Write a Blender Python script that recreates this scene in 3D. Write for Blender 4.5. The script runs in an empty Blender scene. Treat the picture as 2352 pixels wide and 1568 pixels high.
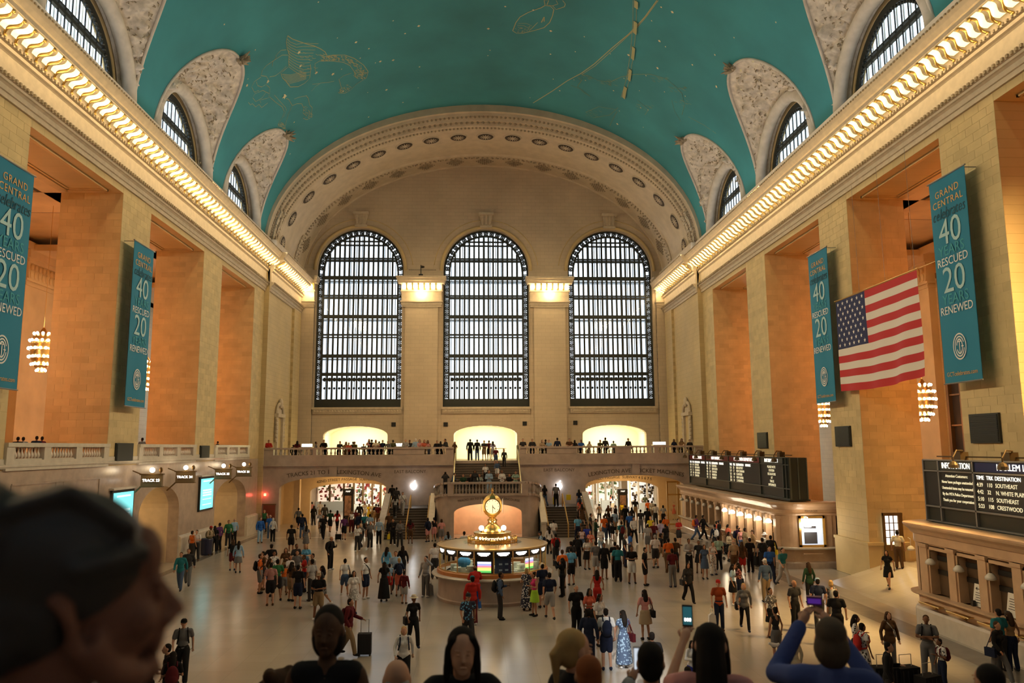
import bpy, bmesh, math, random
from mathutils import Vector, Matrix, noise
random.seed(7)
PI = math.pi
sc = bpy.context.scene
COL = sc.collection

# ------------------------------------------------------------------ camera
W_PX, H_PX, F_PX = 2352.0, 1568.0, 1769.97
EYE = Vector((0, 0, 6.5))
PITCH, YAW, ROLL = math.radians(7.8374), math.radians(2.67772), math.radians(-0.35556)
FW = Vector((math.sin(YAW)*math.cos(PITCH), math.cos(YAW)*math.cos(PITCH), math.sin(PITCH)))
R0 = Vector((math.cos(YAW), -math.sin(YAW), 0)); U0 = R0.cross(FW)
RT = R0*math.cos(ROLL) + U0*math.sin(ROLL); UP = U0*math.cos(ROLL) - R0*math.sin(ROLL)
cam_data = bpy.data.cameras.new('camera')
cam_data.sensor_width = 36.0
cam_data.lens = F_PX/W_PX*36.0
cam_data.clip_start = 0.05; cam_data.clip_end = 400
cam_data.dof.use_dof = True
cam_data.dof.focus_distance = 38.0
cam_data.dof.aperture_fstop = 2.2
cam = bpy.data.objects.new('camera', cam_data)
cam.matrix_world = Matrix(((RT.x, UP.x, -FW.x, EYE.x), (RT.y, UP.y, -FW.y, EYE.y), (RT.z, UP.z, -FW.z, EYE.z), (0, 0, 0, 1)))
COL.objects.link(cam); sc.camera = cam

def ray(x, y):
    return FW + RT*((x - 1176)/F_PX) - UP*((y - 784)/F_PX)
def on_z(x, y, z):
    """the point of the horizontal plane z that a photograph pixel looks at"""
    r = ray(x, y); return EYE + r*((z - EYE.z)/r.z)
def on_y(x, y, yy):
    r = ray(x, y); return EYE + r*(yy/r.y)

# ------------------------------------------------------------------ view, world, sun
sc.view_settings.view_transform = 'Standard'
sc.view_settings.look = 'None'
sc.view_settings.gamma = 1.0
sc.view_settings.use_curve_mapping = False
sc.view_settings.exposure = 0.0
cy = sc.cycles
cy.max_bounces = 6; cy.diffuse_bounces = 3; cy.glossy_bounces = 3; cy.transmission_bounces = 4; cy.transparent_max_bounces = 12
cy.sample_clamp_indirect = 4.0
cy.caustics_reflective = False; cy.caustics_refractive = False
cy.use_denoising = True

SKY = 2.5
world = bpy.data.worlds.new('overcast_sky'); sc.world = world; world.use_nodes = True
nt = world.node_tree; bg = nt.nodes['Background']
bg.inputs['Color'].default_value = (0.80, 0.90, 1.0, 1); bg.inputs['Strength'].default_value = SKY

def light(name, kind, loc, power, color, size=None, size_y=None, target=None, radius=None, spread=None):
    d = bpy.data.lights.new(name, kind); d.energy = power; d.color = color
    if kind == 'AREA':
        d.size = size
        if size_y: d.shape = 'RECTANGLE'; d.size_y = size_y
        if spread: d.spread = spread
    if radius is not None and kind in ('POINT', 'SPOT'): d.shadow_soft_size = radius
    o = bpy.data.objects.new(name, d); COL.objects.link(o); o.location = loc
    if target is not None:
        v = Vector(target) - Vector(loc)
        o.rotation_euler = v.to_track_quat('-Z', 'Y').to_euler()
    return o

sun = light('sun', 'SUN', (0, -40, 40), 5.0, (1.0, 0.95, 0.86), target=(3.68, -8, 15.04))
sun.data.angle = math.radians(0.6)

def portal(x, y, z, w, h, target):
    o = light('window_light', 'AREA', (x, y, z), 1, (1, 1, 1), w, h, target)
    o.data.cycles.is_portal = True

# hall dimensions (metres): x across, y along, z up; floor of the hall is z = 0
XL, XR, XC = -17.47, 19.13, 0.83
YE, YF, YW = 74.86, 63.5, -9.0
for cx_ in (0.97-12.37, 0.97, 0.97+12.37):
    portal(cx_, YE+1.6, 19.3, 8.4, 17.8, (cx_, 0, 19.3))
    portal(cx_, YW-0.6, 19.3, 8.4, 17.8, (cx_, 50, 19.3))
BAYS = [11.0, 22.5, 33.95, 45.45, 56.95]
for yb in BAYS:
    portal(XL-1.3, yb, 26.0, 7.6, 4.2, (XC, yb, 26.0))
    portal(XR+1.3, yb, 26.0, 7.6, 4.2, (XC, yb, 26.0))

# lamps with no body in view: those of the place, and added fills
WARM = (1.0, 0.68, 0.30); AMBER = (1.0, 0.245, 0.015)
for s in (-1, 1):
    X = (lambda p: XL + p) if s < 0 else (lambda p: XR - p)
    # lamps lying on top of the cornice, washing the painted ceiling
    light('cornice_wash', 'AREA', (X(0.9), 38, 22.95), 480, (1.0, 0.93, 0.84), 0.5, 66, (X(6.0), 38, 34), spread=2.6).rotation_euler = \
        (0, math.radians(-22 if s > 0 else 22) + PI, 0)
    # fill strip added above the cornice edge, brightening the piers opposite
    o = light('added_pier_fill', 'AREA', (X(1.5), 38, 23.0), 3000, (1.0, 0.80, 0.47), 0.3, 60, (X(36), 38, 13.0), spread=1.9)
    o.rotation_euler = (0, (math.radians(-74) if s < 0 else math.radians(74)), 0)
    # amber lamps of the side galleries
    for yb in (22.5, 33.9, 45.4, 57.0):
        light('gallery_lamp', 'POINT', (X(-4.6), yb-1.5, 13.5), 410, AMBER, radius=0.5)
        light('gallery_lamp', 'POINT', (X(-4.6), yb-1.5, 8.0), 270, AMBER, radius=0.5)

light('added_floor_fill', 'AREA', (20.9, 33.6, 17.5), 330, (1.0, 0.66, 0.23), 3.2, 6.0, (20.9, 33.61, 0), spread=.62)  # fill added to warm the floor of the south gallery
light('added_floor_fill', 'AREA', (21.3, 22.0, 17.5), 620, (1.0, 0.62, 0.22), 2.5, 5.0, (15.6, 28.0, 0), spread=.7)  # second added fill, warming the hall floor by the ticket office
for sx in (-16.0, 17.7):
    light('added_end_wall_fill', 'AREA', (sx, 46.0, 23.1), 300, (1.0, 0.68, 0.30), 2.0, 1.0, (XC, 76.0, 11.0), spread=1.0)  # fill added to brighten the lower east wall

# ------------------------------------------------------------------ materials
MATS = {}
def lin(c):
    """an sRGB triple 0-255 as linear"""
    return tuple(((v/255)/12.92 if v/255 <= 0.04045 else ((v/255+0.055)/1.055)**2.4) for v in c)
def mat(name, color, rough=0.6, metal=0.0, emit=None, strength=0.0, noise_amt=0.0, noise_scale=2.0, bump=0.0, bump_scale=8.0, spec=0.5, coat=0.0, stretch=None):
    if name in MATS: return MATS[name]
    m = bpy.data.materials.new(name); m.use_nodes = True
    t = m.node_tree; b = t.nodes['Principled BSDF']
    b.inputs['Base Color'].default_value = (*color, 1); b.inputs['Roughness'].default_value = rough
    b.inputs['Metallic'].default_value = metal
    b.inputs['Specular IOR Level'].default_value = spec
    if coat: b.inputs['Coat Weight'].default_value = coat
    if emit: b.inputs['Emission Color'].default_value = (*emit, 1); b.inputs['Emission Strength'].default_value = strength
    if noise_amt or bump:
        g = t.nodes.new('ShaderNodeNewGeometry')
        mp = t.nodes.new('ShaderNodeMapping'); t.links.new(g.outputs['Position'], mp.inputs['Vector'])
        if stretch: mp.inputs['Scale'].default_value = stretch
        n = t.nodes.new('ShaderNodeTexNoise'); n.inputs['Scale'].default_value = noise_scale; n.inputs['Detail'].default_value = 5
        t.links.new(mp.outputs['Vector'], n.inputs['Vector'])
        if noise_amt:
            r = t.nodes.new('ShaderNodeValToRGB')
            r.color_ramp.elements[0].position = 0.3; r.color_ramp.elements[1].position = 0.7
            r.color_ramp.elements[0].color = (*[c*(1-noise_amt) for c in color], 1)
            r.color_ramp.elements[1].color = (*[min(1, c*(1+noise_amt)) for c in color], 1)
            t.links.new(n.outputs['Fac'], r.inputs['Fac']); t.links.new(r.outputs['Color'], b.inputs['Base Color'])
        if bump:
            n2 = t.nodes.new('ShaderNodeTexNoise'); n2.inputs['Scale'].default_value = bump_scale; n2.inputs['Detail'].default_value = 4
            t.links.new(mp.outputs['Vector'], n2.inputs['Vector'])
            bp = t.nodes.new('ShaderNodeBump'); bp.inputs['Strength'].default_value = bump; bp.inputs['Distance'].default_value = 0.03
            t.links.new(n2.outputs['Fac'], bp.inputs['Height']); t.links.new(bp.outputs['Normal'], b.inputs['Normal'])
    MATS[name] = m
    return m

def ashlar(name, color, course=0.36, length=0.85, axis='y', var=0.035, mortar=0.80, rough=0.7):
    """dressed stone: courses and joints as fine relief, for walls too far off to pick the blocks apart"""
    m = mat(name, color, rough)
    t = m.node_tree; b = t.nodes['Principled BSDF']
    g = t.nodes.new('ShaderNodeNewGeometry'); s = t.nodes.new('ShaderNodeSeparateXYZ'); t.links.new(g.outputs['Position'], s.inputs[0])
    c = t.nodes.new('ShaderNodeCombineXYZ')
    t.links.new(s.outputs['Y' if axis == 'y' else 'X'], c.inputs[0]); t.links.new(s.outputs['Z'], c.inputs[1])
    br = t.nodes.new('ShaderNodeTexBrick')
    br.inputs['Scale'].default_value = 1.0; br.inputs['Brick Width'].default_value = length; br.inputs['Row Height'].default_value = course
    br.inputs['Mortar Size'].default_value = 0.012; br.inputs['Mortar Smooth'].default_value = 0.3
    br.inputs['Color1'].default_value = (*[v*(1-var) for v in color], 1)
    br.inputs['Color2'].default_value = (*[min(1, v*(1+var*0.7)) for v in color], 1)
    br.inputs['Mortar'].default_value = (*[v*mortar for v in color], 1)
    t.links.new(c.outputs[0], br.inputs['Vector'])
    n = t.nodes.new('ShaderNodeTexNoise'); n.inputs['Scale'].default_value = 0.35; n.inputs['Detail'].default_value = 6
    t.links.new(g.outputs['Position'], n.inputs['Vector'])
    mx = t.nodes.new('ShaderNodeMixRGB'); mx.blend_type = 'MULTIPLY'; mx.inputs['Fac'].default_value = 0.5
    t.links.new(br.outputs['Color'], mx.inputs['Color1']); t.links.new(n.outputs['Color'], mx.inputs['Color2'])
    r = t.nodes.new('ShaderNodeValToRGB'); r.color_ramp.elements[0].color = (.72, .72, .72, 1); r.color_ramp.elements[1].color = (1.15, 1.15, 1.15, 1)
    t.links.new(n.outputs['Fac'], r.inputs['Fac']); mx.inputs['Fac'].default_value = 1.0; t.links.new(r.outputs['Color'], mx.inputs['Color2'])
    t.links.new(mx.outputs['Color'], b.inputs['Base Color'])
    bp = t.nodes.new('ShaderNodeBump'); bp.inputs['Strength'].default_value = 0.5; bp.inputs['Distance'].default_value = 0.02; bp.invert = True
    t.links.new(br.outputs['Fac'], bp.inputs['Height']); t.links.new(bp.outputs['Normal'], b.inputs['Normal'])
    return m

STONE = (0.60, 0.475, 0.26)
M_STONE = mat('caen_stone', STONE, 0.75, noise_amt=0.13, noise_scale=0.6)
M_ASH_Y = ashlar('ashlar_along_hall', STONE, axis='y')
M_ASH_X = ashlar('ashlar_across_hall', (0.60, 0.50, 0.38), axis='x')
M_BLOCKS = [mat('stone_block_'+w, tuple(v*k for v in STONE), 0.72, noise_amt=0.10, noise_scale=1.5) for w, k in (('pale', 1.05), ('plain', 1.0), ('dull', 0.96), ('dark', 0.90))]
M_TRIM = mat('carved_stone', (0.58, 0.50, 0.39), 0.7, noise_amt=0.1, noise_scale=3.0)
M_TRIM_D = mat('carved_stone_dark', (0.34, 0.28, 0.20), 0.8, noise_amt=0.3, noise_scale=6.0, bump=0.6, bump_scale=14)  # darker, mottled tone of the carved stone
M_PLASTER = mat('pale_plaster', (0.60, 0.55, 0.50), 0.8, noise_amt=0.12, noise_scale=2.0)
M_RELIEF = mat('relief_plaster', (0.66, 0.60, 0.53), 0.8, noise_amt=0.25, noise_scale=3.0, bump=1.0, bump_scale=5)
M_TEAL = mat('painted_ceiling', (0.036, 0.245, 0.30), 0.75, noise_amt=0.16, noise_scale=0.25, stretch=(1, 1, 1))
M_GOLD_PAINT = mat('gold_paint', (0.42, 0.42, 0.22), 0.6)
M_GOLD = mat('gilt_metal', (0.85, 0.58, 0.20), 0.32, 1.0)
M_BRASS = mat('brass', (0.75, 0.52, 0.20), 0.3, 1.0)
M_BRONZE = mat('dark_bronze', (0.20, 0.13, 0.06), 0.4, 0.8)
M_IRON = mat('window_iron', (0.030, 0.036, 0.036), 0.5, 0.3)
M_IRON_IN = mat('inner_window_iron', (0.45, 0.50, 0.55), 0.6)
M_MARBLE = mat('tennessee_marble', (0.44, 0.365, 0.32), 0.32, noise_amt=0.14, noise_scale=1.6, bump=0.02)
M_MARBLE_P = mat('pinkish_marble', (0.42, 0.33, 0.27), 0.28, noise_amt=0.16, noise_scale=2.2)
M_MARBLE_L = mat('light_marble', (0.60, 0.55, 0.48), 0.25, noise_amt=0.08, noise_scale=3)
M_BLACK = mat('black_panel', (0.012, 0.013, 0.014), 0.45)
M_BOARD = mat('board_casing', (0.030, 0.036, 0.034), 0.4, 0.3)
M_GREY = mat('steel_grey', (0.30, 0.31, 0.32), 0.4, 0.7)
M_DARKWOOD = mat('dark_wood', (0.08, 0.035, 0.015), 0.5)
M_PADGLOW = mat('glowing_gilt_pad', (1, .9, .7), 0.4, emit=(1.0, 0.80, 0.42), strength=1.2)  # for the cornice pads: lamplight put in as emission
M_BULB = mat('lit_bulb', (1, .9, .7), 0.3, emit=(1.0, 0.80, 0.45), strength=14)
M_BULBW = mat('lit_globe', (1, .95, .85), 0.3, emit=(1.0, 0.90, 0.72), strength=16)
M_LITTEXT = mat('lit_lettering', (1, .95, .8), 0.5, emit=(1.0, 0.97, 0.86), strength=1.6)
M_FLAPTEXT = mat('flap_lettering', (.9, .85, .6), 0.5, emit=(1.0, 0.88, 0.55), strength=0.75)
M_LITWHITE = mat('lit_white_panel', (1, 1, 1), 0.5, emit=(1.0, 0.97, 0.90), strength=3.0)
M_SCREEN = mat('cyan_screen', (0.1, 0.6, 0.7), 0.3, emit=(0.22, 0.80, 0.86), strength=1.1)
M_ENGRAVE = mat('engraved_lettering', (0.10, 0.075, 0.055), 0.7)
M_STEP = mat('stair_tread_stone', (0.085, 0.07, 0.06), 0.5, noise_amt=0.15)
M_NOSING = mat('stair_nosing', (0.20, 0.16, 0.13), 0.4)

mg = bpy.data.materials.new('window_glass'); mg.use_nodes = True
t = mg.node_tree; t.nodes.clear()
o_ = t.nodes.new('ShaderNodeOutputMaterial'); mx = t.nodes.new('ShaderNodeMixShader'); tr = t.nodes.new('ShaderNodeBsdfTransparent'); gl = t.nodes.new('ShaderNodeBsdfGlossy')
tr.inputs['Color'].default_value = (0.93, 0.96, 0.97, 1); gl.inputs['Roughness'].default_value = 0.05; mx.inputs['Fac'].default_value = 0.06
t.links.new(tr.outputs[0], mx.inputs[1]); t.links.new(gl.outputs[0], mx.inputs[2]); t.links.new(mx.outputs[0], o_.inputs[0])
M_GLASS = mg

# ------------------------------------------------------------------ mesh helpers
class MB:
    """collects shapes, links them as one mesh object"""
    def __init__(self): self.v = []; self.f = []; self.m = []; self.mi = 0; self.smooth = False
    def add(self, vs, fs):
        b = len(self.v); self.v += [tuple(p) for p in vs]; self.f += [tuple(b+i for i in q) for q in fs]; self.m += [self.mi]*len(fs); return self
    def box(self, x0, x1, y0, y1, z0, z1):
        x0, x1 = min(x0, x1), max(x0, x1); y0, y1 = min(y0, y1), max(y0, y1); z0, z1 = min(z0, z1), max(z0, z1)
        return self.add([(x0,y0,z0),(x1,y0,z0),(x1,y1,z0),(x0,y1,z0),(x0,y0,z1),(x1,y0,z1),(x1,y1,z1),(x0,y1,z1)],
            [(0,3,2,1),(4,5,6,7),(0,1,5,4),(1,2,6,5),(2,3,7,6),(3,0,4,7)])
    def bar(self, a, b, w, h=None, up=(0,0,1)):
        a, b = Vector(a), Vector(b); d = (b-a).normalized(); h = h or w
        u = Vector(up); 
        if abs(d.dot(u)) > 0.98: u = Vector((1,0,0))
        s = d.cross(u).normalized(); u = s.cross(d)
        c = [(-1,-1),(1,-1),(1,1),(-1,1)]
        return self.add([a+s*(w/2*i)+u*(h/2*j) for i,j in c]+[b+s*(w/2*i)+u*(h/2*j) for i,j in c],
            [(0,1,2,3),(7,6,5,4),(0,4,5,1),(1,5,6,2),(2,6,7,3),(3,7,4,0)])
    def tube(self, pts, r, n=8, cap=True):
        pts = [Vector(p) for p in pts]; rs = r if isinstance(r, (list, tuple)) else [r]*len(pts)
        vs = []; fs = []; ref = None
        for i, p in enumerate(pts):
            d = (pts[min(i+1, len(pts)-1)] - pts[max(i-1, 0)]).normalized()
            if ref is None: ref = Vector((0,0,1)) if abs(d.z) < 0.9 else Vector((1,0,0))
            s = d.cross(ref).normalized(); u = s.cross(d); ref = u
            for k in range(n):
                a = 2*PI*k/n; vs.append(p + (s*math.cos(a)+u*math.sin(a))*rs[i])
        for i in range(len(pts)-1):
            for k in range(n):
                k2 = (k+1) % n; fs.append((i*n+k, i*n+k2, (i+1)*n+k2, (i+1)*n+k))
        if cap: fs.append(tuple(range(n-1, -1, -1))); fs.append(tuple((len(pts)-1)*n+k for k in range(n)))
        return self.add(vs, fs)
    def lathe(self, prof, c=(0,0,0), n=16, a0=0, a1=2*PI, cap=False):
        full = abs(a1-a0-2*PI) < 1e-6; m = n if full else n+1
        vs = []; fs = []
        for r, z in prof:
            for k in range(m):
                a = a0+(a1-a0)*k/n; vs.append((c[0]+r*math.cos(a), c[1]+r*math.sin(a), c[2]+z))
        for i in range(len(prof)-1):
            for k in range(n):
                k2 = (k+1) % m; fs.append((i*m+k, i*m+k2, (i+1)*m+k2, (i+1)*m+k))
        if cap: fs.append(tuple(range(m-1, -1, -1))); fs.append(tuple((len(prof)-1)*m+k for k in range(m)))
        return self.add(vs, fs)
    def ball(self, c, r, n=12, m=8):
        rx, ry, rz = r if isinstance(r, (tuple, list)) else (r, r, r)
        vs = [(c[0], c[1], c[2]-rz)]; fs = []
        for j in range(1, m):
            t = PI*j/m
            for k in range(n):
                a = 2*PI*k/n; vs.append((c[0]+rx*math.sin(t)*math.cos(a), c[1]+ry*math.sin(t)*math.sin(a), c[2]-rz*math.cos(t)))
        vs.append((c[0], c[1], c[2]+rz)); L = len(vs)-1
        for k in range(n): fs.append((0, 1+(k+1)%n, 1+k)); fs.append((L, 1+(m-2)*n+k, 1+(m-2)*n+(k+1)%n))
        for j in range(m-2):
            for k in range(n): fs.append((1+j*n+k, 1+j*n+(k+1)%n, 1+(j+1)*n+(k+1)%n, 1+(j+1)*n+k))
        return self.add(vs, fs)
    def grid(self, fn, nu, nv):
        vs = [fn(i/nu, j/nv) for j in range(nv+1) for i in range(nu+1)]
        fs = [(j*(nu+1)+i, j*(nu+1)+i+1, (j+1)*(nu+1)+i+1, (j+1)*(nu+1)+i) for j in range(nv) for i in range(nu)]
        return self.add(vs, fs)
    def prism(self, poly, fn, d0, d1):
        """poly of (a, b), fn(a, b, d) -> point"""
        n = len(poly); vs = [fn(a, b, d0) for a, b in poly]+[fn(a, b, d1) for a, b in poly]
        fs = [tuple(range(n-1, -1, -1)), tuple(range(n, 2*n))]+[(i, (i+1)%n, n+(i+1)%n, n+i) for i in range(n)]
        return self.add(vs, fs)
    def sweep(self, prof, pts):
        """prof of (offset, z) carried along pts: list of (origin xy, outward xy)"""
        n = len(prof); vs = []; fs = []
        for (px, py), (nx, ny) in pts:
            for p, z in prof: vs.append((px+nx*p, py+ny*p, z))
        for i in range(len(pts)-1):
            for k in range(n-1): fs.append((i*n+k, i*n+k+1, (i+1)*n+k+1, (i+1)*n+k))
        fs.append(tuple(range(n))); fs.append(tuple(range((len(pts)-1)*n, len(pts)*n)))
        return self.add(vs, fs)
    def mesh(self, name, mats):
        me = bpy.data.meshes.new(name); me.from_pydata(self.v, [], self.f)
        for m in (mats if isinstance(mats, (list, tuple)) else [mats]): me.materials.append(m)
        if any(self.m): me.polygons.foreach_set('material_index', self.m)
        if self.smooth: me.polygons.foreach_set('use_smooth', [True]*len(self.f))
        me.update(); return me
    def build(self, name, mats, parent=None, smooth=None, loc=None):
        if smooth is not None: self.smooth = smooth
        return inst(name, self.mesh(name, mats), parent, loc)

def inst(name, me, parent=None, loc=None, rotz=0.0, scale=None):
    o = bpy.data.objects.new(name, me); COL.objects.link(o)
    if parent is not None: o.parent = parent
    if loc is not None: o.location = loc
    if rotz: o.rotation_euler = (0, 0, rotz)
    if scale is not None: o.scale = (scale,)*3 if isinstance(scale, (int, float)) else scale
    return o
def tag(o, label, cat, group=None):
    o['label'] = label; o['category'] = cat
    if group: o['group'] = group
    return o
def empty(name, loc=(0,0,0), rotz=0):
    o = bpy.data.objects.new(name, None); COL.objects.link(o); o.location = loc; o.rotation_euler = (0,0,rotz); o.empty_display_size = 0.1; return o
def structure(o, label=None):
    o['kind'] = 'structure'
    if label: o['label'] = label
    return o
def stuff(o): o['kind'] = 'stuff'; return o

_text_cache = {}
def text_mesh(s, size, depth=0.0, align='CENTER', bend=None, spacing=1.0, shear=0.0):
    """flat or slightly thick letters as a mesh in the local x/y plane; bend(x, y) -> (x, y)"""
    cu = bpy.data.curves.new('lettering', 'FONT'); cu.body = s; cu.size = size; cu.align_x = align; cu.align_y = 'CENTER'
    cu.extrude = depth; cu.space_character = spacing; cu.shear = shear; cu.resolution_u = 3
    o = bpy.data.objects.new('lettering', cu); COL.objects.link(o)
    dg = bpy.context.evaluated_depsgraph_get()
    me = bpy.data.meshes.new_from_object(o.evaluated_get(dg))
    bpy.data.objects.remove(o); bpy.data.curves.remove(cu)
    if bend:
        for v in me.vertices:
            x, y = bend(v.co.x, v.co.y); v.co.x, v.co.y = x, y
    return me
def put_text(name, s, size, m, origin, xdir, ydir, parent=None, fit=None, **kw):
    me = text_mesh(s, size, **kw)
    X, Y = Vector(xdir).normalized(), Vector(ydir).normalized(); O = Vector(origin)
    if fit:
        xs = [v.co.x for v in me.vertices]; w = max(xs)-min(xs); k = fit/w if w > fit else 1.0
    else: k = 1.0
    for v in me.vertices:
        v.co = O + X*(v.co.x*k) + Y*v.co.y + X.cross(Y)*v.co.z
    me.materials.clear(); me.materials.append(m)
    return inst(name, me, parent)
# ================================================================== STRUCTURE
LINTEL = 19.1
OPEN = [(6.7, 14.7), (18.17, 26.2), (29.64, 37.68), (40.99, 49.14), (52.69, 60.51)]
PIERS = [(14.7, 18.17), (26.2, 29.64), (37.68, 40.99), (49.14, 52.69)]
GAL_Z = {-1: 5.75, 1: 0.0}          # gallery floors behind the openings
DEPTH = 3.0                          # thickness of the piers
BACK = 11.5                          # rear wall of the galleries

def arch_curve(c, hw, spring, rise, n=20):
    return [(c-hw*math.cos(PI*i/n), spring+rise*math.sin(PI*i/n)) for i in range(n+1)]
def holed_wall(mb, fn, a0, a1, z0, z1, holes, d0, d1, n=20):
    """a wall of thickness d0..d1 in the (a, z) plane with arched holes (centre, half width, foot, spring, rise)"""
    cur = a0
    for c, hw, foot, spring, rise in sorted(holes):
        if c-hw > cur: mb.prism([(cur, z0), (c-hw, z0), (c-hw, z1), (cur, z1)], fn, d0, d1)
        if foot > z0: mb.prism([(c-hw, z0), (c+hw, z0), (c+hw, foot), (c-hw, foot)], fn, d0, d1)
        ac = arch_curve(c, hw, spring, rise, n)
        for (p, q) in zip(ac, ac[1:]):
            mb.prism([p, q, (q[0], z1), (p[0], z1)], fn, d0, d1)
        cur = c+hw
    if cur < a1: mb.prism([(cur, z0), (a1, z0), (a1, z1), (cur, z1)], fn, d0, d1)

# floor of polished marble, glossy enough to mirror the windows
def floor_mat():
    m = mat('polished_floor', (0.40, 0.35, 0.30), 0.22)
    t = m.node_tree; b = t.nodes['Principled BSDF']
    g = t.nodes.new('ShaderNodeNewGeometry')
    br = t.nodes.new('ShaderNodeTexBrick'); br.offset = 0.0
    br.inputs['Scale'].default_value = 1.0; br.inputs['Brick Width'].default_value = 0.9; br.inputs['Row Height'].default_value = 0.9
    br.inputs['Mortar Size'].default_value = 0.008
    br.inputs['Color1'].default_value = (0.375, 0.335, 0.295, 1); br.inputs['Color2'].default_value = (0.405, 0.362, 0.32, 1); br.inputs['Mortar'].default_value = (0.345, 0.308, 0.27, 1)
    t.links.new(g.outputs['Position'], br.inputs['Vector'])
    n = t.nodes.new('ShaderNodeTexNoise'); n.inputs['Scale'].default_value = 0.5; n.inputs['Detail'].default_value = 8
    t.links.new(g.outputs['Position'], n.inputs['Vector'])
    r = t.nodes.new('ShaderNodeValToRGB'); r.color_ramp.elements[0].color = (.86, .86, .86, 1); r.color_ramp.elements[1].color = (1.1, 1.1, 1.1, 1)
    t.links.new(n.outputs['Fac'], r.inputs['Fac'])
    mx = t.nodes.new('ShaderNodeMixRGB'); mx.blend_type = 'MULTIPLY'; mx.inputs['Fac'].default_value = 1
    t.links.new(br.outputs['Color'], mx.inputs['Color1']); t.links.new(r.outputs['Color'], mx.inputs['Color2']); t.links.new(mx.outputs['Color'], b.inputs['Base Color'])
    return m
M_FLOOR = floor_mat()
fl = structure(MB().box(XL-12, XR+12, YW-1, 96, -0.3, 0).build('floor', M_FLOOR))
M_BAND = mat('floor_band', (0.20, 0.17, 0.145), 0.25, noise_amt=0.1)
M_BANDL = mat('pale_floor_band', (0.62, 0.57, 0.50), 0.22, noise_amt=0.06)
bands = MB(); bands.box(XL+0.9, XR-0.9, 58.9, 59.25, 0, 0.004)
bands.build('border_band', M_BANDL, fl)
bands = MB(); bands.box(14.9, 15.9, 0, 62, 0, 0.004); bands.box(18.95, 19.35, 29.5, 41.5, 0, 0.004)
bands.box(XL+0.7, XL+1.2, 0, 62.6, 0, 0.004)
bands.build('border_band', M_BAND, fl)

block_cache = {}
def block_mesh(dx, dy, dz, k):
    key = (round(dx, 3), round(dy, 3), round(dz, 3), k)
    if key not in block_cache:
        b = MB(); x, y, z = dx/2, dy/2, dz/2; e = 0.007
        b.box(-x+e, x-e, -y+e, y-e, -z+e, z-e); block_cache[key] = b.mesh('stone_block', M_BLOCKS[k])
    return block_cache[key]
COURSE = 0.34
def courses(parent, axis, plane, a0, a1, z0, z1, single, rnd):
    """stone facing on a plane: axis 'x' faces across the hall, 'y' along it; blocks stand 15 mm proud with open joints"""
    nz = max(1, round((z1-z0)/COURSE)); dz = (z1-z0)/nz; na = max(1, round((a1-a0)/0.80)); da = (a1-a0)/na; T = 0.03
    mb = MB(); n = 0
    for r in range(nz):
        off = 0 if r % 2 else 0.5
        edges = [a0]+[a0+da*(i+off) for i in range(0 if off else 1, na)]+[a1]
        for p, q in zip(edges, edges[1:]):
            if q-p < 0.05: continue
            k = rnd.choice([0, 1, 1, 1, 2, 2, 3]); c = (p+q)/2; zc = z0+dz*(r+.5)
            if single:
                me = block_mesh(T, q-p, dz, k) if axis == 'x' else block_mesh(q-p, T, dz, k)
                inst('stone_block', me, parent, (plane, c, zc) if axis == 'x' else (c, plane, zc)); n += 1
            else:
                mb.mi = k; e = 0.007
                if axis == 'x': mb.box(plane-T/2+e, plane+T/2-e, p+e, q-e, zc-dz/2+e, zc+dz/2-e)
                else: mb.box(p+e, q-e, plane-T/2+e, plane+T/2-e, zc-dz/2+e, zc+dz/2-e)
    if not single:
        stuff(mb.build('stone_courses', M_BLOCKS, parent))
    return n

CORN = [(0, 19.42), (0.10, 19.42), (0.10, 19.62), (0.16, 19.64), (0.16, 19.84), (0.24, 19.90), (0.30, 19.92), (0.30, 20.02), (0.36, 20.04), (0.36, 20.16), (0.14, 20.20),
        (0.14, 21.02), (0.20, 21.06), (0.30, 21.10), (0.30, 21.24), (0.42, 21.26), (0.42, 21.34), (0.30, 21.36), (0.30, 22.02), (1.06, 22.06), (1.10, 22.08), (1.10, 22.26),
        (1.18, 22.28), (1.30, 22.46), (1.38, 22.62), (1.38, 22.70), (0.60, 22.74), (0.45, 23.2), (0.42, 23.78), (-0.5, 23.8)]
def scroll_console_mesh():
    """the little S-shaped bracket between two glow-coloured cornice pads; depth along +x from the wall, z up"""
    b = MB(); pts = []
    for i in range(13):
        t = i/12; pts.append((0.34+0.62*t, 0.12*math.sin(t*2*PI)*(1-0.2*t), 22.0-0.50*(1-t)**1.2))
    b.tube(pts, [0.045+0.02*math.sin(PI*i/12) for i in range(13)], 6)
    b.ball((1.02, 0, 21.98), (0.07, 0.09, 0.07), 8, 6); b.ball((0.36, 0, 21.47), (0.06, 0.08, 0.07), 8, 6)
    return b
CONSOLE = scroll_console_mesh()
walls = {}
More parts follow.
